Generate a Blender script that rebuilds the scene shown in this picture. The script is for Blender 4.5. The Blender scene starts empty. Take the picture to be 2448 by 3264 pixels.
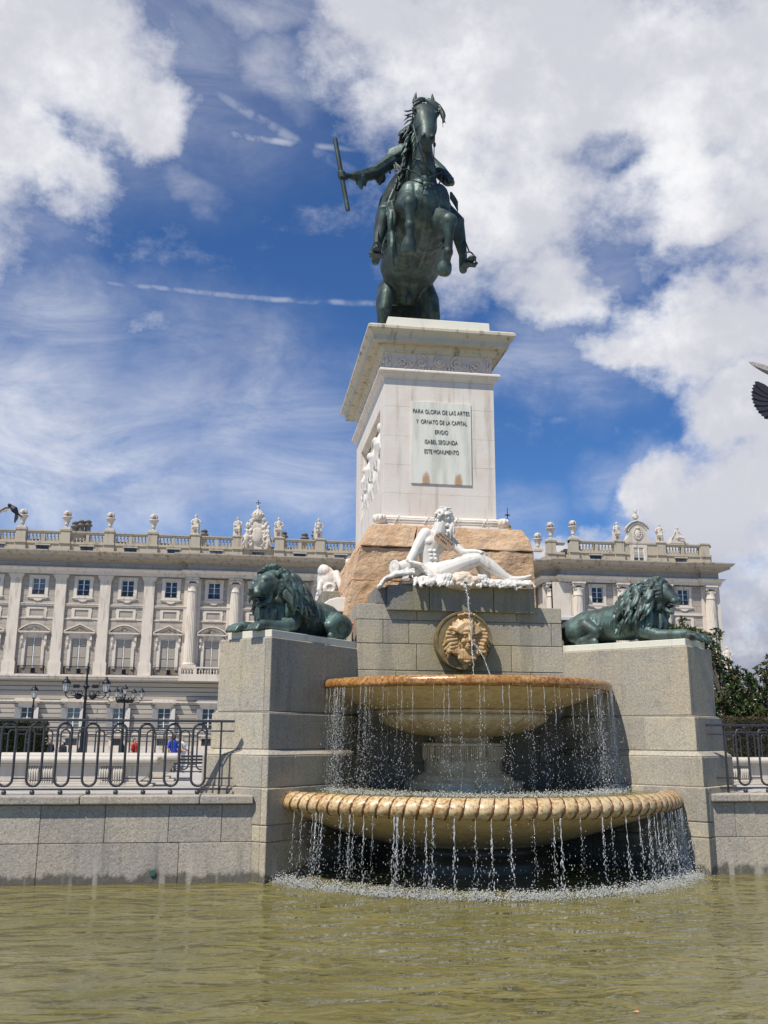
import bpy, bmesh, math, random
from mathutils import Vector, Matrix, Euler, noise
R = math.radians
sc = bpy.context.scene
col = sc.collection

# ---------------------------------------------------------------- camera
EYE = Vector((0, 0, 1.8))
P_, Y_, RO_ = R(13.3), R(8.45), R(.35)
f_ = Vector((math.sin(Y_)*math.cos(P_), math.cos(Y_)*math.cos(P_), math.sin(P_)))
r_ = Vector((math.cos(Y_), -math.sin(Y_), 0)); u_ = r_.cross(f_)
r2 = r_*math.cos(RO_) + u_*math.sin(RO_); u2 = -r_*math.sin(RO_) + u_*math.cos(RO_)
cd = bpy.data.cameras.new('camera'); cam = bpy.data.objects.new('camera', cd); col.objects.link(cam)
m = Matrix((r2, u2, -f_)).transposed().to_4x4(); m.translation = EYE
cam.matrix_world = m
cd.sensor_fit = 'VERTICAL'; cd.sensor_height = 32.64; cd.lens = 30.0
cd.clip_start = .1; cd.clip_end = 5000
sc.camera = cam
sc.view_settings.view_transform = 'Standard'; sc.view_settings.look = 'None'
sc.view_settings.exposure = EXPOSURE = 0.08
sc.view_settings.gamma = 1.0
sc.cycles.max_bounces = 8; sc.cycles.transparent_max_bounces = 24

# ---------------------------------------------------------------- node helpers
class NT:
    def __init__(s, nt): s.t = nt; s.n = nt.nodes; s.l = nt.links
    def node(s, typ, **kw):
        n = s.n.new(typ)
        for k, v in kw.items(): setattr(n, k, v)
        return n
    def set(s, sock, v):
        if isinstance(v, bpy.types.NodeSocket): s.l.new(v, sock)
        elif isinstance(v, (tuple, list)) and len(v) == 3 and sock.type == 'RGBA': sock.default_value = (*v, 1)
        else: sock.default_value = v
    def math(s, op, a, b=None, c=None, clamp=False):
        n = s.node('ShaderNodeMath', operation=op, use_clamp=clamp)
        for i, v in enumerate((a, b, c)):
            if v is not None: s.set(n.inputs[i], v)
        return n.outputs[0]
    def mix(s, f, a, b, mode='MIX'):
        n = s.node('ShaderNodeMix', data_type='RGBA', blend_type=mode, clamp_factor=True)
        s.set(n.inputs[0], f); s.set(n.inputs[6], a); s.set(n.inputs[7], b)
        return n.outputs[2]
    def noise(s, vec, scale, detail=4, rough=.55, dist=0, dim='3D'):
        n = s.node('ShaderNodeTexNoise', noise_dimensions=dim)
        if vec is not None: s.l.new(vec, n.inputs['Vector'])
        n.inputs['Scale'].default_value = scale; n.inputs['Detail'].default_value = detail
        n.inputs['Roughness'].default_value = rough; n.inputs['Distortion'].default_value = dist
        return n.outputs['Fac']
    def ramp(s, v, lo, hi, a=0., b=1., smooth=True):
        n = s.node('ShaderNodeMapRange', interpolation_type='SMOOTHSTEP' if smooth else 'LINEAR')
        s.set(n.inputs[0], v); n.inputs[1].default_value = lo; n.inputs[2].default_value = hi
        n.inputs[3].default_value = a; n.inputs[4].default_value = b
        return n.outputs[0]
    def mapping(s, vec, loc=(0,0,0), rot=(0,0,0), scale=(1,1,1), typ='POINT'):
        n = s.node('ShaderNodeMapping', vector_type=typ)
        s.l.new(vec, n.inputs[0]); n.inputs[1].default_value = loc; n.inputs[2].default_value = rot; n.inputs[3].default_value = scale
        return n.outputs[0]

# ---------------------------------------------------------------- sun and sky
S = Vector((-.42, -.40, .90)).normalized()          # towards the sun
SUN_EL = math.asin(S.z); SUN_AZ = math.atan2(S.x, S.y)
sd = bpy.data.lights.new('sun', 'SUN'); sd.energy = 5.0; sd.angle = R(.5); sd.color = (1, .94, .85)
so = bpy.data.objects.new('sun', sd); col.objects.link(so)
so.rotation_euler = S.to_track_quat('Z', 'Y').to_euler()
W = bpy.data.worlds.new('World'); sc.world = W; W.use_nodes = True
w = NT(W.node_tree); w.n.clear()
tc = w.node('ShaderNodeTexCoord').outputs['Generated']
sky = w.node('ShaderNodeTexSky', sky_type='NISHITA'); sky.sun_disc = False
sky.sun_elevation = SUN_EL; sky.sun_rotation = SUN_AZ; sky.altitude = 650; sky.ozone_density = 2.5; sky.air_density = 1.0; sky.dust_density = .3
sx = w.node('ShaderNodeSeparateXYZ'); w.l.new(tc, sx.inputs[0])
az = w.math('MULTIPLY', w.math('ARCTAN2', sx.outputs[0], sx.outputs[1]), 57.2958)
el = w.math('MULTIPLY', w.math('ARCSINE', sx.outputs[2]), 57.2958)
cx = w.node('ShaderNodeCombineXYZ'); w.l.new(az, cx.inputs[0]); w.l.new(el, cx.inputs[1])
ang = cx.outputs[0]
# warp the angular coordinates so that no cloud edge is a clean curve
wn = w.node('ShaderNodeTexNoise'); w.l.new(tc, wn.inputs['Vector']); wn.inputs['Scale'].default_value = 5.5; wn.inputs['Detail'].default_value = 6; wn.inputs['Roughness'].default_value = .6
wv = w.node('ShaderNodeVectorMath', operation='SUBTRACT'); w.l.new(wn.outputs['Color'], wv.inputs[0]); wv.inputs[1].default_value = (.5, .5, .5)
ws = w.node('ShaderNodeVectorMath', operation='MULTIPLY_ADD'); w.l.new(wv.outputs[0], ws.inputs[0]); ws.inputs[1].default_value = (11, 11, 0); w.l.new(ang, ws.inputs[2])
wang = ws.outputs[0]
def blob(src, a, e, ra, re, rot=0, soft=1.0):
    v = w.mapping(src, (a, e, 0), (0, 0, R(rot)), (ra, re, 1), 'TEXTURE')
    L = w.node('ShaderNodeVectorMath', operation='LENGTH'); w.l.new(v, L.inputs[0])
    return w.ramp(L.outputs['Value'], 1 - .5*soft, 1 + .5*soft, 1, 0)
def total(items):
    acc = None
    for b in items: acc = b if acc is None else w.math('MAXIMUM', acc, b)
    return acc
THICK = [(16.4, 39.6, 12.9, 5.6, -10), (27.6, 35.8, 12.1, 7.5, 0), (9.9, 40.3, 8.6, 2.9, -20), (16.2, 32.8, 7.1, 5.7, -35), (31.3, 29.8, 6.4, 2.6, 0), (19.6, 27.2, 3.8, 3.1, -30), (28.5, 23.4, 5.9, 2.8, 10), (29.8, 19.0, 3.4, 2.9, -20), (24.6, 22.2, 3.1, 1.3, 10), (28.6, 11.5, 5.4, 3.6, 0), (22.0, 9.5, 5.0, 2.6, 0), (13.5, 8.0, 3.0, 1.5, 0), (30.2, 5.4, 4.1, 5.1, 0), (25.7, 14.1, 2.1, 1.9, 0), (18.7, 12.2, 3.1, 1.2, 0), (36.3, 31.8, 7.5, 13.4, 0), (34.9, 14.8, 5.6, 10.1, 0), (-13.6, 37.0, 7.4, 4.2, 0), (-15.3, 32.3, 4.9, 2.5, -20), (-7.4, 35.5, 3.0, 2.5, 0), (-21.7, 32.1, 7.2, 7.6, 0)]
THIN = [(-1.3, 40.9, 4.8, 1.3, 0, 0.8), (1.2, 37.8, 2.9, 1.4, -30, 0.7), (-4.1, 31.6, 2.1, 1.4, -20, 0.6), (-12.8, 23.5, 5.0, 3.0, -10, 0.75), (-11.3, 15.3, 8.6, 6.1, 0, 1.0), (0.5, 18.9, 7.6, 4.7, -10, 0.8), (2.4, 13.9, 6.9, 3.1, 0, 0.75), (19.1, 21.8, 3.8, 2.0, -20, 0.7), (22.8, 15.6, 2.5, 1.1, 0, 0.7), (4.7, 13.0, 1.7, 1.0, 0, 0.8), (-15.2, 28.2, 3.2, 2.4, 0, 0.4), (-20.8, 16.6, 6.8, 9.8, 0, 0.9), (16.3, 14.0, 2.6, 1.7, 0, 0.4), (23.5, 27.6, 2.3, 1.8, 0, 0.4), (-8.5, 37.2, 9.9, 5.6, 0, 0.5)]
TRAILS = [(-0.7, 34.6, 6.0, 0.17, -2, 1.0), (-1.0, 25.8, 9.4, 0.15, 0, 0.8), (0.2, 35.4, 5.5, 0.30, -20, 0.65)]
GAP = (23.6, 32.9, 2.4, 1.6, 0)
CLOUD_HI = (10.3, 10.3, 10.5); CLOUD_LO = (6.9, 7.0, 7.7); CLOUD_DARK = (3.4, 3.7, 4.8)
SKY_TINT = (.50, .82, 1.22)
wv2 = w.node('ShaderNodeVectorMath', operation='MULTIPLY_ADD'); w.l.new(wv.outputs[0], wv2.inputs[0]); wv2.inputs[1].default_value = (.7, .7, 0); w.l.new(ang, wv2.inputs[2]); wang2 = wv2.outputs[0]
n_big = w.noise(tc, 7.0, 7, .62)
n_fine = w.noise(w.mapping(tc, scale=(1, 1, 1.5)), 7.5, 9, .66)
streak = w.noise(w.mapping(tc, rot=(0, R(12), 0), scale=(1.0, 1.0, 2.8)), 5.0, 9, .68, .6)
tk = total([blob(wang, *b, soft=1.35) for b in THICK])
gap = blob(wang, *GAP, soft=1.2)
tk = w.math('SUBTRACT', tk, w.math('MULTIPLY', gap, .55))
d1 = w.ramp(w.math('ADD', tk, w.math('MULTIPLY', w.math('SUBTRACT', n_fine, .5), 1.9)), .08, .98)
tn = total([w.math('MULTIPLY', blob(wang, *b[:5], soft=1.7), b[5]) for b in THIN])
d2 = w.math('MULTIPLY', tn, w.ramp(streak, .30, .78, .18, .74))
tr = total([w.math('MULTIPLY', blob(wang2, *b[:5], soft=1.5), b[5]) for b in TRAILS])
d3 = w.math('MULTIPLY', tr, w.ramp(w.noise(tc, 45, 4), .35, .65, .05, .42))
dens = w.math('MAXIMUM', w.math('MAXIMUM', d1, d2), d3, clamp=True)
# clouds are lit through: white where thin or towards the sun, lilac grey where deep
shade = w.ramp(w.math('ADD', w.math('MULTIPLY', n_big, 1.0), w.math('MULTIPLY', d1, .12)), .42, .68)
cloudc = w.mix(shade, CLOUD_HI, CLOUD_LO)
lowgrey = w.math('MULTIPLY', w.ramp(el, 2.0, 13.0, 1, 0), w.ramp(az, 17, 27))
cloudc = w.mix(w.math('MULTIPLY', lowgrey, w.ramp(n_big, .34, .56)), cloudc, CLOUD_DARK)
skyc = w.mix(1.0, sky.outputs[0], SKY_TINT, 'MULTIPLY')
final = w.mix(dens, skyc, cloudc)
bg = w.node('ShaderNodeBackground'); w.l.new(final, bg.inputs[0]); bg.inputs[1].default_value = .088
ow = w.node('ShaderNodeOutputWorld'); w.l.new(bg.outputs[0], ow.inputs[0])

# ---------------------------------------------------------------- materials
def mat(name):
    mm = bpy.data.materials.new(name); mm.use_nodes = True
    n = NT(mm.node_tree); n.n.clear()
    b = n.node('ShaderNodeBsdfPrincipled'); o = n.node('ShaderNodeOutputMaterial'); n.l.new(b.outputs[0], o.inputs[0])
    n.b = b; n.obj = n.node('ShaderNodeNewGeometry').outputs['Position']; n.mm = mm
    return n
def bump(n, h, strength=.3, dist=.01, prev=None):
    bp = n.node('ShaderNodeBump'); bp.inputs['Strength'].default_value = strength; bp.inputs['Distance'].default_value = dist
    n.l.new(h, bp.inputs['Height'])
    if prev is not None: n.l.new(prev, bp.inputs['Normal'])
    n.l.new(bp.outputs[0], n.b.inputs['Normal']); return bp.outputs[0]
def simple(name, c, rough=.6, metal=0, var=.15, scale=8, bmp=0, bdist=.005):
    n = mat(name); v = n.noise(n.obj, scale, 5)
    lo = tuple(x*(1-var) for x in c); hi = tuple(min(1, x*(1+var)) for x in c)
    n.set(n.b.inputs['Base Color'], n.mix(n.ramp(v, .3, .7), lo, hi))
    n.b.inputs['Roughness'].default_value = rough; n.b.inputs['Metallic'].default_value = metal
    if bmp: bump(n, v, bmp, bdist)
    return n.mm
def granite(name, base, tint, tintz=None, speck=.6, scale=1.0, wet=None, rgh=.85, soak=False):
    """grey granite with salt and pepper grain, broad mineral stains and drips"""
    n = mat(name)
    g1 = n.noise(n.obj, 48*scale, 4, .85); g2 = n.noise(n.obj, 20*scale, 4, .75)
    big = n.noise(n.obj, 1.3*scale, 5, .6); mid = n.noise(n.obj, 4.5*scale, 5, .6)
    c = n.mix(n.ramp(big, .38, .62), base, tint)
    dk = tuple(x*.62 for x in base)
    c = n.mix(n.math('MULTIPLY', n.ramp(mid, .5, .75), .45), c, dk)
    c = n.mix(n.math('MULTIPLY', n.ramp(g1, .53, .62), speck), c, tuple(x*.25 for x in base))
    c = n.mix(n.math('MULTIPLY', n.ramp(g1, .46, .36), speck*.8), c, tuple(min(1, x*1.8) for x in base))
    drip = n.noise(n.mapping(n.obj, scale=(5.5, 5.5, .5)), 1.0, 5, .6)
    c = n.mix(n.math('MULTIPLY', n.ramp(drip, .54, .72), .4), c, tuple(x*.5 for x in base))
    sep = n.node('ShaderNodeSeparateXYZ'); n.l.new(n.obj, sep.inputs[0])
    if wet:                                     # damp tide mark above the water
        z = n.math('ADD', sep.outputs[2], n.math('MULTIPLY', n.math('SUBTRACT', n.noise(n.mapping(n.obj, scale=(3, 3, 1)), 1.2, 6, .7), .5), .42))
        damp = n.ramp(z, wet-.02, wet+.05, 1, 0)
        c = n.mix(n.math('MULTIPLY', damp, .75), c, (.045, .042, .03))
        lime = n.math('MULTIPLY', n.ramp(n.noise(n.mapping(n.obj, scale=(3.2, 3.2, .25)), 1., 3), .57, .62), n.ramp(sep.outputs[2], .1, .42, 1, 0))
        c = n.mix(n.math('MULTIPLY', lime, .6), c, (.55, .52, .42))
    isl = n.node('ShaderNodeNewGeometry').outputs['Random Per Island']
    c = n.mix(1.0, c, n.mix(isl, (.80, .80, .82), (1.10, 1.08, 1.03)), 'MULTIPLY')
    run = n.noise(n.mapping(n.obj, scale=(2.1, 2.1, .22)), 1.0, 6, .7)
    c = n.mix(n.math('MULTIPLY', n.ramp(run, .55, .66), .38), c, tuple(x*.38 for x in base))
    rg = rgh
    if soak:                                    # stone kept wet by the falling water
        dx = n.math('ABSOLUTE', n.math('SUBTRACT', sep.outputs[0], 3.31))
        q = n.math('ADD', n.math('ADD', dx, n.math('MULTIPLY', n.math('SUBTRACT', 14.15, sep.outputs[1]), 1.12)), n.math('MULTIPLY', n.math('SUBTRACT', mid, .5), 2.2))
        up_ = n.math('ADD', sep.outputs[2], n.math('MULTIPLY', n.math('SUBTRACT', big, .5), .9))
        lim = n.ramp(up_, .2, 2.3, 4.1, 2.0, False)
        wetm = n.math('MULTIPLY', n.ramp(n.math('SUBTRACT', lim, q), -.35, 1.0), n.ramp(up_, 1.9, 2.6, 1, 0))
        c = n.mix(n.math('MULTIPLY', wetm, .82), c, (.040, .030, .016)); rg = n.ramp(wetm, 0, 1, rgh, .62)
        # ochre film round the mask and rim
        film = n.math('MULTIPLY', n.ramp(n.math('ADD', dx, n.math('MULTIPLY', mid, 1.2)), 1.0, 1.9, 1, 0), n.ramp(sep.outputs[2], 2.3, 4.1, 1, .35))
        c = n.mix(n.math('MULTIPLY', film, .55), c, (.17, .145, .06))
    n.set(n.b.inputs['Base Color'], c); n.set(n.b.inputs['Roughness'], rg)
    nb = bump(n, g2, .6, .015); bump(n, g1, .5, .006, nb)
    return n.mm
def bronze(name, k=1.0):
    n = mat(name)
    a = n.noise(n.obj, 2.4, 6, .65); b2 = n.noise(n.mapping(n.obj, scale=(9, 9, 1.6)), 1.0, 6, .65); f = n.noise(n.obj, 40, 4, .7)
    c = n.mix(n.ramp(a, .40, .66), tuple(k*q for q in (.062, .086, .076)), tuple(k*q for q in (.125, .205, .178)))
    c = n.mix(n.math('MULTIPLY', n.ramp(b2, .46, .66), .75), c, (.030, .030, .027))
    c = n.mix(n.math('MULTIPLY', n.ramp(f, .56, .72), .45), c, tuple(k*q for q in (.15, .21, .185)))
    n.set(n.b.inputs['Base Color'], c); n.b.inputs['Metallic'].default_value = .3
    n.set(n.b.inputs['Roughness'], n.ramp(b2, .3, .7, .42, .62))
    nb = bump(n, b2, .25, .01); bump(n, f, .35, .004, nb)
    return n.mm
def marble(name, base, dirt, amt=.5, scale=1.0, warm=None, joints=False):
    n = mat(name)
    a = n.noise(n.obj, 2.0*scale, 6, .62); pits = n.noise(n.mapping(n.obj, scale=(18, 18, 34)), scale, 3, .6); dr = n.noise(n.mapping(n.obj, scale=(6, 6, .6)), scale, 5, .6)
    c = n.mix(n.math('MULTIPLY', n.ramp(a, .42, .7), .5), base, warm or tuple(x*.9 for x in base))
    c = n.mix(n.math('MULTIPLY', n.ramp(dr, .52, .72), amt), c, dirt)
    c = n.mix(n.math('MULTIPLY', n.ramp(pits, .68, .76), .55), c, tuple(x*.8 for x in dirt))
    n.set(n.b.inputs['Base Color'], c); n.b.inputs['Roughness'].default_value = .62
    nb = bump(n, a, .2, .01); bump(n, pits, .35, .006, nb)
    return n.mm
M = {}
M['granite'] = granite('granite', (.40, .37, .305), (.47, .405, .29), wet=.10, soak=True)
M['granite_dark'] = granite('granite_ledge', (.235, .23, .215), (.30, .27, .18), soak=True)
M['granite_wall'] = granite('granite_basin_wall', (.43, .39, .33), (.48, .42, .33), wet=.10)
M['pink'] = None
M['bronze'] = bronze('bronze'); M['bronze_dark'] = bronze('dark_bronze', .62)
M['marble'] = marble('white_marble', (.74, .71, .65), (.36, .34, .31), .35)
M['statue'] = marble('statue_marble', (.66, .625, .56), (.30, .27, .23), .6, 2.2)
M['pedestal'] = marble('pedestal_limestone', (.72, .66, .57), (.40, .33, .25), .6, 1.0, (.64, .52, .43))
M['cornice'] = marble('weathered_cornice', (.54, .48, .37), (.15, .15, .10), .9, 1.3, (.38, .42, .34))
M['frieze'] = marble('frieze_marble', (.66, .57, .49), (.28, .20, .15), .6, 2.0, (.56, .46, .40))
M['slab'] = marble('pale_slab', (.70, .67, .55), (.36, .43, .34), .5, 1.0)
def pink_rock():
    n = mat('pink_granite_rock')
    a = n.noise(n.obj, 2.2, 6, .62); b = n.noise(n.obj, 11, 6, .7); cc = n.noise(n.obj, 45, 3, .7)
    v = n.node('ShaderNodeTexVoronoi', feature='DISTANCE_TO_EDGE'); n.l.new(n.obj, v.inputs['Vector']); v.inputs['Scale'].default_value = 7
    c = n.mix(n.ramp(a, .35, .65), (.53, .335, .185), (.61, .425, .265))
    c = n.mix(n.math('MULTIPLY', n.ramp(b, .5, .7), .5), c, (.34, .20, .125))
    c = n.mix(n.math('MULTIPLY', n.ramp(cc, .56, .7), .35), c, (.20, .13, .09))
    n.set(n.b.inputs['Base Color'], c); n.b.inputs['Roughness'].default_value = .85
    nb = bump(n, a, .6, .06); nb = bump(n, b, .9, .035, nb); bump(n, cc, .4, .006, nb)
    return n.mm
M['pink'] = pink_rock()
def basin_mat(name, ribs=False):
    """limestone basin, soaked and stained orange where the water runs"""
    n = mat(name)
    a = n.noise(n.obj, 3.0, 6, .65); b = n.noise(n.mapping(n.obj, scale=(10, 10, 1.2)), 1, 6, .65); f = n.noise(n.obj, 30, 4, .7)
    c = n.mix(n.ramp(a, .35, .65), (.62, .49, .29), (.70, .57, .37))
    c = n.mix(n.math('MULTIPLY', n.ramp(b, .45, .70), .55), c, (.32, .21, .095))
    c = n.mix(n.math('MULTIPLY', n.ramp(f, .58, .7), .3), c, (.22, .15, .08))
    n.set(n.b.inputs['Base Color'], c); n.b.inputs['Roughness'].default_value = .42
    nb = bump(n, b, .3, .01); bump(n, f, .4, .006, nb)
    return n.mm
M['basin'] = basin_mat('basin_stone')
def rim_mat(name, lo, hi, rust, lim=(.45, .6), rough=.25, sharp=1.0):
    n = mat(name)
    a = n.noise(n.obj, 5.0, 6, .7); f = n.noise(n.obj, 22, 5, .7); l = n.noise(n.obj, 1.6, 4, .6)
    c = n.mix(n.ramp(a, .35, .65), lo, hi)
    c = n.mix(n.ramp(n.math('ADD', n.math('MULTIPLY', f, .8), n.math('MULTIPLY', l, .2)), *lim), c, rust)
    n.set(n.b.inputs['Base Color'], c); n.b.inputs['Roughness'].default_value = rough
    bump(n, f, .5, .008)
    return n.mm
M['rim_top'] = rim_mat('rust_stained_rim', (.36, .17, .045), (.52, .31, .12), (.22, .085, .018), (.42, .60), .16)
M['rim_low'] = rim_mat('ribbed_rim_stone', (.56, .42, .22), (.66, .53, .31), (.34, .16, .045), (.46, .62), .32)
M['groove'] = rim_mat('iron_stain_in_grooves', (.16, .07, .02), (.24, .11, .03), (.10, .04, .012), (.4, .6), .25)
M['medal'] = rim_mat('stained_medallion', (.15, .10, .035), (.24, .19, .085), (.15, .055, .015), (.5, .7), .45)
M['mask'] = rim_mat('mask_stone', (.44, .28, .12), (.54, .39, .20), (.27, .13, .04), (.46, .66), .45)
M['iron'] = simple('painted_iron', (.055, .055, .06), .42, .3, .2, 30, .2, .002)
M['black_iron'] = simple('black_iron', (.012, .013, .016), .45, .3, .2, 20)
M['lime_wall'] = None
def palace_wall(name, base, dk, bw, bh, mortar=.02, rough=.85, off=.5):
    n = mat(name)
    sep = n.node('ShaderNodeSeparateXYZ'); n.l.new(n.obj, sep.inputs[0])
    cb = n.node('ShaderNodeCombineXYZ'); n.l.new(n.math('ADD', sep.outputs[0], sep.outputs[1]), cb.inputs[0]); n.l.new(sep.outputs[2], cb.inputs[1])
    br = n.node('ShaderNodeTexBrick'); n.l.new(cb.outputs[0], br.inputs['Vector'])
    br.inputs['Scale'].default_value = 1; br.inputs['Brick Width'].default_value = bw; br.inputs['Row Height'].default_value = bh
    br.inputs['Mortar Size'].default_value = mortar; br.inputs['Mortar Smooth'].default_value = .3; br.offset = off
    br.inputs['Color1'].default_value = (*base, 1); br.inputs['Color2'].default_value = (*tuple(x*.86 for x in base), 1); br.inputs['Mortar'].default_value = (*dk, 1)
    a = n.noise(n.obj, .35, 6, .65); s = n.noise(n.mapping(n.obj, scale=(1.2, 1.2, .12)), 1, 5, .6)
    c = n.mix(n.math('MULTIPLY', n.ramp(a, .4, .7), .35), br.outputs['Color'], tuple(x*.7 for x in base))
    c = n.mix(n.math('MULTIPLY', n.ramp(s, .52, .72), .35), c, tuple(x*.6 for x in base))
    n.set(n.b.inputs['Base Color'], c); n.b.inputs['Roughness'].default_value = rough
    bump(n, br.outputs['Fac'], .6, -.03)
    return n.mm
M['p_wall'] = palace_wall('palace_granite', (.42, .37, .31), (.22, .20, .17), 1.5, .52)
M['p_rust'] = palace_wall('palace_rusticated_granite', (.45, .40, .33), (.05, .045, .04), 60., .47, .045)
def limestone(name, base, dirt, amt):
    n = mat(name)
    a = n.noise(n.obj, .9, 6, .65); s = n.noise(n.mapping(n.obj, scale=(2.2, 2.2, .35)), 1, 6, .65); f = n.noise(n.obj, 6, 4)
    c = n.mix(n.math('MULTIPLY', n.ramp(a, .4, .7), .35), base, tuple(x*.82 for x in base))
    c = n.mix(n.math('MULTIPLY', n.ramp(s, .5, .72), amt), c, dirt)
    n.set(n.b.inputs['Base Color'], c); n.b.inputs['Roughness'].default_value = .8
    bump(n, f, .3, .03)
    return n.mm
M['p_trim'] = limestone('palace_limestone', (.66, .58, .48), (.30, .25, .20), .7)
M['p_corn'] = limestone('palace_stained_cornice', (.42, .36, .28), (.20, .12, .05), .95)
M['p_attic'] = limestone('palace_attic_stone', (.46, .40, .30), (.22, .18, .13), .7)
M['p_stat'] = limestone('roof_sculpture_stone', (.60, .53, .44), (.26, .22, .18), .6)
def glass_mat():
    n = mat('window_glass'); v = n.noise(n.obj, .7, 3)
    oi = n.node('ShaderNodeObjectInfo').outputs['Random']
    n.set(n.b.inputs['Base Color'], n.mix(n.ramp(n.math('ADD', v, n.math('MULTIPLY', n.math('SUBTRACT', oi, .5), .7)), .35, .75), (.012, .016, .024), (.13, .135, .14))); n.b.inputs['Roughness'].default_value = .06
    n.b.inputs['Specular IOR Level'].default_value = .8
    return n.mm
M['glass'] = glass_mat()
M['white_paint'] = simple('white_paint', (.74, .73, .70), .5)
M['blind'] = palace_wall('tan_slatted_shutter', (.50, .44, .36), (.22, .18, .13), 30., .075, .014, .7)
M['shutter'] = palace_wall('white_slatted_shutter', (.66, .64, .60), (.25, .24, .22), 30., .09, .02, .6)
M['grille'] = simple('dark_grille', (.035, .028, .028), .5)
M['paving'] = granite('plaza_paving', (.40, .39, .36), (.46, .44, .40), scale=.5)
M['terrace'] = palace_wall('terrace_flagstones', (.46, .44, .41), (.2, .19, .17), 1.1, .6)
M['bench_stone'] = marble('bench_limestone', (.56, .51, .43), (.32, .28, .22), .45, 1.5)
M['gold'] = simple('gilded_metal', (.75, .50, .14), .3, .9)
M['orange'] = simple('orange_plastic', (.85, .13, .02), .4)
M['card'] = simple('brown_cardboard', (.42, .29, .19), .8, 0, .12, 14)
M['ink'] = simple('faded_ink', (.10, .055, .03), .8)
M['letter'] = simple('black_bronze_letters', (.05, .05, .05), .6)
M['verdigris'] = simple('verdigris_brass', (.07, .16, .12), .5, .4, .3, 60)

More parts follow.
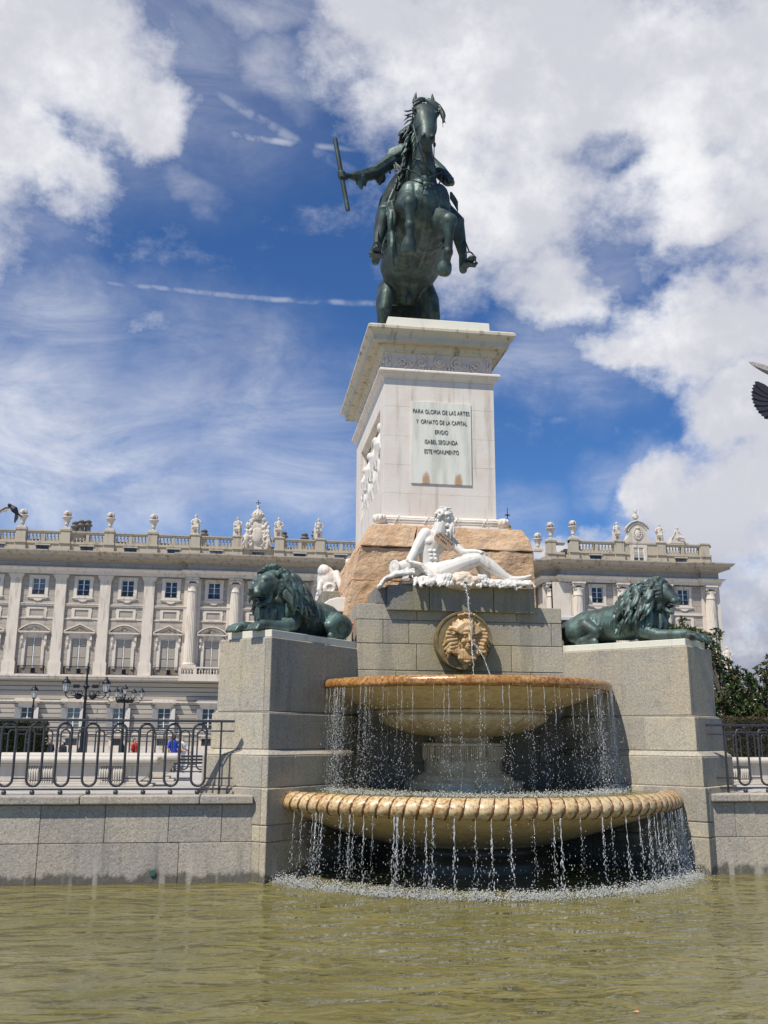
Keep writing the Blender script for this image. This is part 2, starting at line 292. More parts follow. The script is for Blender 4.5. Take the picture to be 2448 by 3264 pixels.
# ---------------------------------------------------------------- mesh helpers
def rad(v): return (v, v) if isinstance(v, (int, float)) else v
class G:
    def __init__(s): s.v = []; s.f = []; s.smooth = []
    def add(s, vs, fs, sm=False):
        o = len(s.v); s.v += [tuple(v) for v in vs]; s.f += [tuple(i+o for i in f) for f in fs]; s.smooth += [sm]*len(fs)
    def box(s, x0, x1, y0, y1, z0, z1):
        if x0 > x1: x0, x1 = x1, x0
        if y0 > y1: y0, y1 = y1, y0
        if z0 > z1: z0, z1 = z1, z0
        s.add([(x0,y0,z0),(x1,y0,z0),(x1,y1,z0),(x0,y1,z0),(x0,y0,z1),(x1,y0,z1),(x1,y1,z1),(x0,y1,z1)],
              [(0,3,2,1),(4,5,6,7),(0,1,5,4),(1,2,6,5),(2,3,7,6),(3,0,4,7)])
    def prism(s, poly, z0, z1, top=None, cap=True):
        """footprint poly (counter-clockwise) from z0 to z1; top: another polygon of as many points"""
        n = len(poly); top = top or poly
        vs = [(x, y, z0) for x, y in poly] + [(x, y, z1) for x, y in top]
        fs = [(i, (i+1) % n, n+(i+1) % n, n+i) for i in range(n)]
        if cap: fs += [tuple(range(n-1, -1, -1)), tuple(range(n, 2*n))]
        s.add(vs, fs)
    def xz(s, poly, y0, y1):
        """outline in X-Z (counter-clockwise seen from -Y), extruded from y0 to y1 (y0 is the front)"""
        n = len(poly)
        vs = [(x, y0, z) for x, z in poly] + [(x, y1, z) for x, z in poly]
        s.add(vs, [tuple(range(n)), tuple(range(2*n-1, n-1, -1))] + [(i, n+i, n+(i+1) % n, (i+1) % n) for i in range(n)])
    def ring(s, x0, x1, y0, y1, prof, closed=True, cap=True):
        """rectangle ring profile: prof = [(offset outward, z)...]"""
        vs = []; fs = []
        for o, z in prof: vs += [(x0-o, y0-o, z), (x1+o, y0-o, z), (x1+o, y1+o, z), (x0-o, y1+o, z)]
        for i in range(len(prof)-1):
            for k in range(4): fs.append((4*i+k, 4*i+(k+1) % 4, 4*i+4+(k+1) % 4, 4*i+4+k))
        if cap: fs += [(3, 2, 1, 0), tuple(len(vs)-4+k for k in range(4))]
        s.add(vs, fs)
    def lathe(s, prof, c=(0,0,0), n=16, sm=True, a0=0, a1=360, sc=(1, 1)):
        full = abs(a1-a0) >= 360; m = n if full else n+1
        vs = []; fs = []
        for r, z in prof:
            for k in range(m):
                a = R(a0+(a1-a0)*k/n); vs.append((c[0]+r*math.cos(a)*sc[0], c[1]+r*math.sin(a)*sc[1], c[2]+z))
        for i in range(len(prof)-1):
            for k in range(n):
                k2 = (k+1) % m if full else k+1
                fs.append((i*m+k, i*m+k2, (i+1)*m+k2, (i+1)*m+k))
        s.add(vs, fs, sm)
        if full and prof[0][0] > 1e-4: s.add(vs[:m], [tuple(range(m-1, -1, -1))])
        if full and prof[-1][0] > 1e-4: s.add(vs[-m:], [tuple(range(m))])
    def tube(s, pts, radii, n=8, up=None, sm=True, cap=True):
        pts = [Vector(p) for p in pts]
        if isinstance(radii, (int, float, tuple)): radii = [radii]*len(pts)
        rr = [rad(v) for v in radii]
        t = [(pts[min(i+1, len(pts)-1)]-pts[max(i-1, 0)]).normalized() for i in range(len(pts))]
        a = Vector(up) if up else (Vector((0,0,1)) if abs(t[0].z) < .9 else Vector((1,0,0)))
        vs = []; fs = []
        side = t[0].cross(a).normalized()
        for i, p in enumerate(pts):
            side = (side - t[i]*side.dot(t[i])).normalized() if not up else t[i].cross(a).normalized()
            b = side.cross(t[i]).normalized()
            for k in range(n):
                q = 2*math.pi*k/n
                vs.append(p + side*math.cos(q)*rr[i][0] + b*math.sin(q)*rr[i][1])
        for i in range(len(pts)-1):
            for k in range(n): fs.append((i*n+k, i*n+(k+1) % n, (i+1)*n+(k+1) % n, (i+1)*n+k))
        s.add(vs, fs, sm)
        if cap: s.add(vs[:n], [tuple(range(n-1, -1, -1))]); s.add(vs[-n:], [tuple(range(n))])
    def limb(s, pts, radii, n=12, up=None):
        """a tube with rounded ends (for blending into a sculpted body)"""
        s.tube(pts, radii, n, up)
        for p, r in ((pts[0], radii[0]), (pts[-1], radii[-1])):
            q = rad(r); s.ell(p, (min(q),)*3)
    def ell(s, c, r, rot=None, n=12, m=8, sm=True):
        if isinstance(r, (int, float)): r = (r, r, r)
        E = Euler([R(a) for a in rot]).to_matrix() if rot else None
        c = Vector(c); vs = [c + (E @ Vector((0,0,-r[2])) if E else Vector((0,0,-r[2])))]; fs = []
        for i in range(1, m):
            th = -math.pi/2+math.pi*i/m
            for k in range(n):
                q = Vector((r[0]*math.cos(th)*math.cos(2*math.pi*k/n), r[1]*math.cos(th)*math.sin(2*math.pi*k/n), r[2]*math.sin(th)))
                vs.append(c + (E @ q if E else q))
        vs.append(c + (E @ Vector((0,0,r[2])) if E else Vector((0,0,r[2]))))
        for k in range(n): fs.append((0, 1+(k+1) % n, 1+k))
        for i in range(m-2):
            for k in range(n): fs.append((1+i*n+k, 1+i*n+(k+1) % n, 1+(i+1)*n+(k+1) % n, 1+(i+1)*n+k))
        L = len(vs)-1; b = 1+(m-2)*n
        for k in range(n): fs.append((b+k, b+(k+1) % n, L))
        s.add(vs, fs, sm)
    def sheet(s, grid, sm=True, close=False):
        """rows of points -> surface"""
        nr = len(grid); nc = len(grid[0]); vs = [p for row in grid for p in row]
        s.add(vs, [(i*nc+k, i*nc+k+1, (i+1)*nc+k+1, (i+1)*nc+k) for i in range(nr-1) for k in range(nc-1)], sm)
    def mesh(s, name, off=Vector()):
        me = bpy.data.meshes.new(name)
        me.from_pydata([(v[0]-off[0], v[1]-off[1], v[2]-off[2]) for v in s.v], [], s.f)
        me.polygons.foreach_set('use_smooth', s.smooth); me.update(); return me
def wloc(o):
    v = Vector()
    while o: v += o.location; o = o.parent
    return v
def link(name, me, m, parent=None, loc=(0, 0, 0)):
    o = bpy.data.objects.new(name, me); col.objects.link(o); o.location = loc
    if parent: o.parent = parent
    if m and not me.materials: me.materials.append(m)
    return o
def obj(name, g, m, parent=None, bevel=0, seg=2):
    """one mesh object; coordinates in g are world coordinates"""
    o = link(name, g.mesh(name, wloc(parent) if parent else Vector()), m, parent)
    if bevel:
        b = o.modifiers.new('bevel', 'BEVEL'); b.width = bevel; b.segments = seg; b.limit_method = 'ANGLE'; b.angle_limit = R(35)
    return o
def thing(name, label, cat, loc=(0,0,0), group=None, kind=None):
    o = bpy.data.objects.new(name, None); col.objects.link(o); o.location = loc; o.empty_display_size = .2
    tag(o, label, cat, group, kind); return o
def tag(o, label=None, cat=None, group=None, kind=None):
    if label: o['label'] = label
    if cat: o['category'] = cat
    if group: o['group'] = group
    if kind: o['kind'] = kind
    return o
WS = bpy.data.scenes.new('workshop')           # modifiers are applied here, away from the scene itself
def sculpt_mesh(name, g, voxel, smooth=4, off=Vector(), disp=0, dscale=6, factor=.5):
    """fuse overlapping volumes into one continuous skin"""
    me = g.mesh(name+'_raw', off); o = bpy.data.objects.new('tmp', me); WS.collection.objects.link(o)
    r = o.modifiers.new('r', 'REMESH'); r.mode = 'VOXEL'; r.voxel_size = voxel; r.use_smooth_shade = True
    if smooth: sm = o.modifiers.new('s', 'SMOOTH'); sm.iterations = smooth; sm.factor = factor
    with bpy.context.temp_override(scene=WS, view_layer=WS.view_layers[0]): dg = bpy.context.evaluated_depsgraph_get(); dg.update()
    out = bpy.data.meshes.new_from_object(o.evaluated_get(dg)); out.name = name
    bpy.data.objects.remove(o); bpy.data.meshes.remove(me)
    if disp:
        new = [v.co + v.normal*disp*noise.fractal((v.co+off)*dscale, 1.0, 2.0, 3) for v in out.vertices]
        out.vertices.foreach_set('co', [c for v in new for c in v])
    out.polygons.foreach_set('use_smooth', [True]*len(out.polygons)); out.update(); return out
def sculpt(name, g, m, parent=None, voxel=.02, smooth=4, disp=0, dscale=6, factor=.5):
    return link(name, sculpt_mesh(name, g, voxel, smooth, wloc(parent) if parent else Vector(), disp, dscale, factor), m, parent)
def lerp(a, b, t): return tuple(a[i]+(b[i]-a[i])*t for i in range(len(a)))
def rsc(seed): return random.Random(seed)
def face_blocks(g, p0, p1, z0, z1, joints, t=.12, gap=.006, jit=.003, rnd=None):
    """row of dressed blocks on the face p0 -> p1 (outward side on the right hand of the walk), joints: fractions"""
    p0 = Vector((*p0, 0)); p1 = Vector((*p1, 0)); d = (p1-p0); L = d.length; d.normalize(); nrm = Vector((d.y, -d.x, 0))
    js = [0]+list(joints)+[1]
    for a, b in zip(js, js[1:]):
        j = (rnd.uniform(-jit, jit) if rnd else 0); A = p0+d*(a*L+gap/2*(a > 0)); B = p0+d*(b*L-gap/2*(b < 1))
        q = [A+nrm*j, B+nrm*j, B-nrm*t, A-nrm*t]
        g.prism([(v.x, v.y) for v in q], z0+gap/2, z1-gap/2)
# ---------------------------------------------------------------- ground, pool, terrace
X0 = 3.31
PX0, PX1, PY0, PY1 = -13.0, 19.0, 2.6, 14.6          # the pool
g = G()
for a in ((-900, PX0, -60, 1500), (PX1, 900, -60, 1500), (PX0, PX1, -60, PY0), (PX0, PX1, PY1, 1500)):
    g.add([(a[0], a[2], .02), (a[1], a[2], .02), (a[1], a[3], .02), (a[0], a[3], .02)], [(0, 1, 2, 3)])
tag(obj('plaza_ground', g, M['paving']), kind='structure')
g = G(); g.add([(PX0, PY0, -.55), (PX1, PY0, -.55), (PX1, PY1, -.55), (PX0, PY1, -.55)], [(0, 1, 2, 3)])
g.box(PX0-.05, PX1+.05, PY0-.25, PY0, -.55, .10)
tag(obj('pool_floor', g, M['granite_dark']), kind='structure')
def water_mat():
    n = mat('murky_pool_water')
    sep = n.node('ShaderNodeSeparateXYZ'); n.l.new(n.obj, sep.inputs[0])
    a = n.noise(n.mapping(n.obj, scale=(.6, 1.3, 1)), 1.2, 4)
    c = n.mix(n.ramp(a, .35, .65), (.138, .120, .036), (.182, .158, .056))
    n.set(n.b.inputs['Base Color'], c); n.b.inputs['Roughness'].default_value = .015; n.b.inputs['IOR'].default_value = 1.40
    w1 = n.noise(n.mapping(n.obj, scale=(1.0, 2.1, 1)), 1.25, 1.8, .45, 1.2)
    w2 = n.noise(n.mapping(n.obj, scale=(1.3, 2.6, 1)), 4.6, 1.5, .45, .8)
    nb = bump(n, w1, 1.0, .14); bump(n, w2, 1.0, .018, nb)
    return n.mm
M['water'] = water_mat()
g = G(); NX, NY = 150, 90
def zw(x, y):
    d = math.hypot(x-X0, y-14.15); k = math.exp(-((d-3.15)/.35)**2) + .35*math.exp(-((d-3.5)/1.2)**2)
    return k*.035*noise.noise(Vector((x*7, y*7, 0))) + .004*noise.noise(Vector((x*2, y*4, 3)))
g.sheet([[(PX0+(PX1-PX0)*i/NX, PY0+(PY1-PY0)*(j/NY)**.8, zw(PX0+(PX1-PX0)*i/NX, PY0+(PY1-PY0)*(j/NY)**.8)) for i in range(NX+1)] for j in range(NY+1)])
tag(obj('pool_water', g, M['water']), kind='structure')
g = G()
g.prism([(-12.5, 12.85), (.45, 12.85), (1.75, 14.4), (1.75, 20.45), (-12.5, 20.45)], -.5, 1.02)
g.prism([(18.8, 12.85), (18.8, 20.45), (4.87, 20.45), (4.87, 14.4), (6.17, 12.85)], -.5, 1.02)
tag(obj('terrace', g, M['terrace']), kind='structure')

# ---------------------------------------------------------------- basin walls left and right of the fountain
rn = rsc(3)
def basin_wall(x0, x1, label, joints1, joints2, joints3):
    t = thing('basin_wall', label, 'wall', ((x0+x1)/2, 12.6, 0))
    g = G(); g.box(x0, x1, 12.575, 12.85, -.5, .935); L = x1-x0
    fr = lambda xs: sorted((x-x0)/L for x in xs if x0 < x < x1)
    face_blocks(g, (x0, 12.55), (x1, 12.55), -.5, .48, fr(joints1), .1, .006, .003, rn)
    face_blocks(g, (x0, 12.55), (x1, 12.55), .48, .93, fr(joints2), .1, .006, .003, rn)
    obj('wall_block', g, M['granite_wall'], t, .006)
    g = G()
    face_blocks(g, (x0, 12.47), (x1, 12.47), .936, 1.045, fr(joints3), .6, .008, .002, rn)
    obj('coping', g, M['granite_wall'], t, .015)
    return t
basin_wall(-12.5, .21, 'long grey granite basin wall with a round green vent, left of the fountain',
           [-10.5, -8.9, -7.3, -5.6, -4.1, -2.36, -.68], [-11, -9.6, -8, -6.2, -4.6, -3.2, -2.36, -1.59, -.82, -.17], [-11.5, -9.4, -7.5, -5.3, -3.4, -1.9, -.45])
basin_wall(6.37, 18.8, 'grey granite basin wall running off to the right of the fountain',
           [7.6, 9.2, 11, 12.8, 14.5], [6.72, 7.9, 9.4, 10.8, 12.5], [6.92, 8.6, 10.3, 12.2, 14.0])
t = thing('wall_vent', 'small round green brass vent low in the left basin wall', 'vent', (-.98, 12.55, .13))
g = G(); g.lathe([(.026, -.012), (.034, -.012), (.036, .0), (.036, .02)], n=24)
vf = obj('vent_ring', g, M['verdigris'], None); vf.parent = t; vf.rotation_euler = (R(90), 0, 0); vf.location = (0, .004, 0)
g = G()
for k in range(8):
    a = k*math.pi/4; g.tube([(-.98, 12.538, .13), (-.98+.03*math.cos(a), 12.538, .13+.03*math.sin(a))], (.0045, .008), 5)
g.ell((-.98, 12.538, .13), .009, n=8, m=6)
obj('vent_spokes', g, M['verdigris'], t)
g = G(); g.box(-1.012, -.948, 12.5495, 12.5498, .10, .16)
g = G(); g.lathe([(.0001, 0), (.03, 0), (.03, .003)], n=20); vb = obj('vent_hole', g, M['black_iron'], None); vb.parent = t; vb.rotation_euler = (R(90), 0, 0); vb.location = (0, -.004, 0)

# ---------------------------------------------------------------- railings
def railing(xa, xb, y, zo, centers, label, endpost=None, rear=False):
    t = thing('iron_railing', label, 'railing', ((xa+xb)/2, y, zo+1.045))
    z = lambda v: zo+v
    g = G(); g.box(xa, xb, y-.028, y+.028, z(1.94), z(1.972)); obj('top_rail', g, M['iron'], t, .006)
    g = G(); g.box(xa, xb, y-.012, y+.012, z(1.095), z(1.118)); obj('bottom_rail', g, M['iron'], t, .003)
    cs = sorted(centers); g = G(); xs = [xa]+cs+[xb]
    for a, b in zip(xs, xs[1:]):
        aa = a+(.085 if a in cs else 0); bb = b-(.085 if b in cs else 0)
        for zz in (1.83, 1.24): g = G(); g.box(aa, bb, y-.008, y+.008, z(zz)-.009, z(zz)+.009); obj('crossbar', g, M['iron'], t)
    lm = None
    for c in cs:
        if lm is None:
            g = G(); pts = []; hw = .086
            for k in range(9): q = math.pi*k/8; pts.append((hw*math.cos(q), 0, 1.935-.02-hw+hw*math.sin(q)))
            for k in range(9): q = math.pi+math.pi*k/8; pts.append((hw*math.cos(q), 0, 1.125+.02+hw+hw*math.sin(q)))
            pts.append(pts[0])
            g.tube(pts, (.016, .015), 6, up=(0, 1, 0), cap=False); lm = g.mesh('loop'); g = G(); g.ell((0, 0, 1.068), (.032, .032, .032), n=12, m=8); g.tube([(0, 0, 1.09), (0, 0, 1.1)], .012, 6); bm_ = g.mesh('ball_foot')
        base = wloc(t)
        link('loop', lm, M['iron'], t, (c-base.x, 0, zo-base.z)); link('ball_foot', bm_, M['iron'], t, (c-base.x, 0, zo-base.z))
    for e in (endpost or []):
        g = G(); g.box(e-.012, e+.012, y-.012, y+.012, z(1.03), z(1.94)); obj('post', g, M['iron'], t)
    return t
railing(-9.0, -.06, 12.75, 0, [-.5-.3375*k for k in range(25)], 'dark iron railing with tall rounded loops on the basin wall left of the fountain', [-.228])
railing(6.5, 15.0, 12.75, 0, [7.01+.3375*k for k in range(23)], 'dark iron railing with tall loops on the basin wall at the right edge', [6.755])
railing(-11.0, .9, 20.2, -.06, [.6-.3375*k for k in range(34)], 'farther iron railing behind the two stone benches', [.88])
railing(6.2, 17.5, 20.2, -.06, [6.6+.3375*k for k in range(32)], 'farther iron railing in front of the clipped brown hedge on the right', [6.3])

# ---------------------------------------------------------------- the lion piers
rn = rsc(11)
def pier(side, label):
    """side -1: left pier, +1: right pier; a block set at 45 degrees, corner towards the viewer"""
    d = Vector((1.36, 1.53)).normalized(); d = Vector((-side*d.x, d.y))      # inner face, going back
    o = Vector((side*1.53, 1.36)).normalized()                              # outward along the outer face
    cx = X0 + side*2.93
    t = thing('lion_pier', label, 'pier', (cx, 13.0, 0))
    def poly(yc, li=2.3, lo=.92):
        C = Vector((cx, yc)); e = (12.66-yc)
        lo2 = lo+e*1.0
        return [C, C+o*lo2, C+o*lo2+d*(li+.4), C+d*(li+.4)]
    def blocks(g, yc, z0, z1, ji, jo, inset=0.0):
        p = poly(yc)
        core = [C_ for C_ in p]; q = poly(yc+.012); q[1] = q[1]-o*.012
        g.prism([(v.x, v.y) for v in q], z0, z1)
        # inner face
        if side < 0: face_blocks(g, p[0], p[3], z0, z1, ji, .1, .007, .003, rn)
        else: face_blocks(g, p[3], p[0], z0, z1, [1-j for j in reversed(ji)], .1, .007, .003, rn)
        n_in = Vector((-o.x, -o.y)); s0 = p[0] + d*.101
        a = Vector((p[0].x, p[0].y))+d*.0; 
        if side < 0: face_blocks(g, p[1], p[0]+o*.1008, z0, z1, jo, .1, .007, .002, rn)
        else: face_blocks(g, p[0]+o*.1008, p[1], z0, z1, jo, .1, .007, .002, rn)
    g = G()
    blocks(g, 12.66, 2.085, 3.06, [.42], []); blocks(g, 12.57, 1.60, 2.068, [.28, .62] if side > 0 else [.5], [])
    blocks(g, 12.44, 1.13, 1.53, [.2, .55], [])
    blocks(g, 12.40, .68, 1.13, [.33, .7], []); blocks(g, 12.40, .48, .68, [.12, .45, .8], []); blocks(g, 12.40, -.5, .48, [.3, .64], [])
    for yb, yt, z0, z1 in ((12.57, 12.66, 2.07, 2.084), (12.44, 12.57, 1.532, 1.60)):
        g.prism([(v.x, v.y) for v in poly(yb)], z0, z1, [(v.x, v.y) for v in poly(yt)])
    obj('pier_block', g, M['granite'], t, .012)
    g = G(); p = poly(12.70); p[1] = p[1]-o*.16; p[2] = p[2]-o*.16
    g.prism([(v.x, v.y) for v in p], 3.062, 3.16)
    obj('marble_slab', g, M['slab'], t, .008)
    return t
pier(-1, 'stepped granite pier under the open-mouthed lion, left of the fountain')
pier(1, 'stepped granite pier under the lion that faces right')

# ---------------------------------------------------------------- back wall of the fountain
t = thing('fountain_wall', 'grey granite block wall behind the basins, carrying the mask and the reclining figure', 'wall', (X0, 14.15, 0))
g = G(); WL, WR = 1.70, 4.92; rn = rsc(5); Ww = WR-WL
g.box(WL+.02, WR-.02, 14.17, 15.6, 0, 3.73)
fr = lambda *xs: [(x-WL)/Ww for x in xs]
for z0, z1, j in ((3.50, 3.745, fr(2.62, 4.20)), (3.14, 3.50, fr(2.10, 2.50, 4.75)), (2.74, 3.14, fr(2.62, 4.1)), (2.30, 2.74, fr(2.3, 3.3, 4.4)), (1.85, 2.30, fr(2.7, 3.9)), (1.40, 1.85, fr(2.2, 3.3, 4.5)), (.9, 1.40, fr(2.8, 4.0)), (0, .9, fr(2.3, 3.5))):
    face_blocks(g, (WL, 14.15), (WR, 14.15), z0, z1, j, .2, .008, .004, rn)
g.box(WL, WL+.2, 14.351, 15.6, 0, 3.745); g.box(WR-.2, WR, 14.351, 15.6, 0, 3.745)
g.box(1.76, 4.86, 15.61, 20.3, -.5, 3.5)
obj('wall_block', g, M['granite'], t, .008)
g = G()
face_blocks(g, (2.15, 14.06), (4.47, 14.06), 3.635, 4.03, [.28, .717], 1.05, .007, .003, rn)
g.box(1.98, 2.147, 14.16, 15.1, 3.747, 4.0)
obj('ledge', g, M['granite_dark'], t, .01)
# the round mask
t = thing('mask_medallion', 'round stained stone medallion with a water-spouting carved face', 'relief', (X0, 14.0, 3.19))
g = G(); g.lathe([(.0001, .004), (.405, .0), (.409, -.012), (.435, -.012), (.442, .0), (.442, .2)], n=64, sm=False)
dsc = obj('disc', g, M['medal'], None); dsc.parent = t; dsc.rotation_euler = (R(90), 0, 0); dsc.location = (0, -.03, 0); dsc.scale = (1, 1, -1)
g = G(); c = Vector((3.335, 13.93, 3.19))
P = lambda x, y, z: (c.x+x*1.17, c.y+y*1.1, c.z+z*1.10)
g.ell(P(.02, 0, .03), (.115, .10, .155)); g.ell(P(.02, -.04, -.10), (.065, .07, .06)); g.ell(P(.02, -.06, .13), (.10, .07, .06))
g.limb([P(.02, -.10, .09), P(.02, -.135, -.01)], [.017, .026], 8); g.ell(P(.02, -.115, -.02), (.03, .025, .02))
for s in (-1, 1):
    g.limb([P(.02+s*.02, -.105, .085), P(.02+s*.085, -.08, .08)], [.014, .012], 6)
    g.ell(P(.02+s*.05, -.075, .045), (.027, .02, .015)); g.ell(P(.02+s*.065, -.055, -.02), (.04, .04, .045))
g.ell(P(.02, -.10, -.062), (.036, .02, .01)); g.ell(P(.02, -.098, -.088), (.03, .02, .012))
fm = g
rr = rsc(9)
for k in range(17):                       # fringe and swept hair
    a = math.pi*(.08+.84*k/16); x = math.cos(a); z = math.sin(a)
    g.limb([P(.02+x*.10, -.07, .06+z*.10), P(.02+x*.15, -.065, .09+z*.14), P(x*.22+rr.uniform(-.02, .02), -.01, .10+z*.20)], [.022, .026, .018], 7)
for k in range(12):
    x = -.10+.02*k; g.ell(P(x, -.03+rr.uniform(-.02, .01), .33+.05*math.cos((x-.02)*12)*.6+rr.uniform(-.01, .015)), (.027, .03, .022))
for s in (-1, 1):                         # bunched drapery at the sides and the hanging veil
    for k in range(7):
        a = k/6; g.limb([P(s*.13, -.02, .16-.09*k*.55), P(s*(.24+.03*math.sin(k)), -.045, .14-.05*k), P(s*(.30-.02*abs(k-3)), .0, .09-.055*k)], [.022, .03, .022], 7)
    for k in range(5):
        x = .10+.035*k; g.limb([P(s*(.10+.03*k), -.01, -.06), P(s*(x+.01), -.035, -.18), P(s*(x-.05+.01*k), -.005, -.28+.035*k)], [.02, .024, .013], 7)
for k in range(7):
    x = -.10+.035*k; g.limb([P(x*.8, -.02, -.15), P(x, -.04, -.25), P(x*.7+.0, .01, -.36+.5*abs(x))], [.03, .027, .018], 7)
g.ell(P(-.02, .02, -.36), (.05, .03, .045)); g.limb([P(-.11, -.01, -.25), P(.0, -.05, -.30), P(.13, -.01, -.24)], [.018, .02, .018], 7)
g.ell(P(0, .03, .0), (.25, .05, .27))
mk = sculpt('mask_face', g, M['mask'], t, .0085, 2)
g = G(); tt = []
g.lathe([(.0001, -.0), (.042, -.0), (.05, .01), (.056, .0), (.05, -.012), (.044, -.01)], n=20)
er = obj('hair_ring', g, M['mask'], None); er.parent = t; er.rotation_euler = (R(90), 0, 0); er.location = (-.20, -.125, .13)

# ---------------------------------------------------------------- tiered fountain
FC = Vector((X0, 14.15))
def alim(r, yc=12.55):
    """largest angle (from straight ahead) at which radius r is still outside the pier's inner face"""
    for k in range(40, 100):
        a = R(k); x = r*math.sin(a); y = 14.15-r*math.cos(a)
        line_y = yc + (2.93-x)*1.53/1.36             # inner face of either pier
        if y > line_y + .05: return a
        if y > 14.2: return a
    return R(100)
def arc_surface(g, prof, n, yc, zfun=None, sm=True):
    vs = []; fs = []
    for i, (r, z) in enumerate(prof):
        al = alim(r, yc)
        for k in range(n+1):
            a = -al+2*al*k/n; rr_, zz = (r, z) if zfun is None else zfun(i, r, z, a)
            vs.append((X0+rr_*math.sin(a), 14.15-rr_*math.cos(a), zz))
    for i in range(len(prof)-1):
        for k in range(n): fs.append((i*(n+1)+k, i*(n+1)+k+1, (i+1)*(n+1)+k+1, (i+1)*(n+1)+k))
    g.add(vs, fs, sm)
fo = thing('tiered_fountain', 'two-tier limestone fountain with rust-stained basins between the lion piers', 'fountain', (X0, 14.15, 0))
g = G(); YU, YL = 12.66, 12.44
ub = obj('upper_basin', (arc_surface(g, [(2.12, 2.425), (2.02, 2.40), (1.86, 2.33), (1.66, 2.25), (1.45, 2.185), (1.33, 2.16), (1.30, 2.15)], 90, YU), g)[1], M['basin'], fo)
g = G(); arc_surface(g, [(1.30, 2.152), (1.34, 2.14), (1.345, 2.125), (1.30, 2.105), (1.29, 2.10)], 90, YU)
obj('moulding', g, M['basin'], ub)
g = G()                                     # gadrooned bowl under it
def gad(i, r, z, a):
    w_ = [0, .6, 1, 1, .8, .4][min(i, 5)]; q = abs(math.sin(a*17+.25*i)); return r+.045*w_*(q**.6-.5), z
arc_surface(g, [(1.24, 2.10), (1.27, 2.06), (1.22, 1.99), (1.06, 1.90), (.84, 1.83), (.62, 1.79), (.47, 1.78), (.42, 1.76)], 260, YU, gad)
obj('gadrooned_bowl', g, M['basin'], ub)
g = G(); arc_surface(g, [(2.12, 2.425), (2.17, 2.418), (2.205, 2.43), (2.22, 2.46), (2.22, 2.50), (2.205, 2.535), (2.17, 2.56), (2.10, 2.565), (2.04, 2.55), (2.0, 2.50)], 90, YU)
obj('rim', g, M['rim_top'], ub)
g = G(); arc_surface(g, [(2.06, 2.535), (.5, 2.535)], 60, YU); 
tag(obj('basin_water', g, M['water'], ub))
g = G()
arc_surface(g, [(.42, 1.765), (.41, 1.70), (.45, 1.69)], 40, YU)
arc_surface(g, [(.45, 1.69), (.62, 1.685), (.635, 1.67), (.635, 1.645), (.60, 1.635)], 60, YU)
arc_surface(g, [(.585, 1.64), (.58, 1.28), (.60, 1.27), (.62, 1.25), (.70, 1.22), (.74, 1.19), (.74, 1.15), (.86, 1.145), (.88, 1.12), (.88, 1.0)], 60, YU)
obj('stem', g, M['basin'], fo)
g = G(); rr = rsc(21)
for k in range(64):
    a = R(-88+176*k/63); L = .16+.05*rr.random()
    if rr.random() < .12: continue
    x, y = X0+.605*math.sin(a), 14.15-.605*math.cos(a); g.tube([(x, y, 1.635), (x, y, 1.635-L)], (.013, .013), 5)
obj('stem_fringe', g, M['basin'], fo)
# lower basin with slanting ribs
g = G()
lb = obj('lower_basin', (arc_surface(g, [(2.92, .83), (2.75, .76), (2.50, .68), (2.2, .58), (1.9, .48), (1.6, .40), (1.35, .35), (1.32, .33), (1.25, .32)], 90, YL), g)[1], M['basin'], fo)
NR = 112
def rib(i, r, z, a):
    w_ = [0, .35, .8, 1, 1, 1, 1, .8, .3, 0][i]; ph = a*NR/2+ .28*i - .9
    q = abs(math.sin(ph)); return r+.034*w_*(q**.5-.6), z-.010*w_*(1-q)*(1 if i > 4 else -1)
rp = [(2.84, 1.06), (2.90, 1.075), (2.97, 1.07), (3.04, 1.04), (3.085, .99), (3.10, .94), (3.08, .885), (3.03, .845), (2.97, .83), (2.92, .83)]
g = G(); arc_surface(g, rp, 900, YL, rib)
obj('ribbed_rim', g, M['rim_low'], lb)
g = G()                                     # iron-stained grooves between the ribs
for k in range(-60, 61):
    al = alim(3.05, YL); pts = []
    for i, (r, z) in enumerate(rp[1:9], 1):
        a = (k*math.pi - .28*i + .9)*2/NR
        if abs(a) > al: break
        w_ = [0, .35, .8, 1, 1, 1, 1, .8, .3, 0][i]; rr_ = r+.010-.034*w_*.45
        pts.append((X0+rr_*math.sin(a), 14.15-rr_*math.cos(a), z))
    if len(pts) == 8: g.tube(pts, [.007, .011, .014, .016, .017, .017, .014, .010], 5)
obj('stained_grooves', g, M['groove'], lb)
g = G(); arc_surface(g, [(2.86, 1.06), (2.80, 1.055), (2.76, 1.02), (2.74, .9)], 90, YL); obj('inner_lip', g, M['rim_low'], lb)
g = G(); n_ = 60; rows = []
for r in [2.80-.1*i for i in range(26)]:
    al = alim(r, YL); rows.append([(X0+r*math.sin(-al+2*al*k/200), 14.15-r*math.cos(-al+2*al*k/200), 1.045+.012*noise.noise(Vector((r*14, (-al+2*al*k/200)*26, 2)))) for k in range(201)])
g.sheet(rows); obj('basin_water', g, M['water'], lb)
g = G()
arc_surface(g, [(1.25, .32), (1.22, .26), (1.24, .2), (1.34, .16), (1.36, .08), (1.36, -.5)], 60, YL)
obj('base', g, simple('soaked_base_stone', (.085, .060, .034), .35, 0, .35, 5, .3, .01), fo)
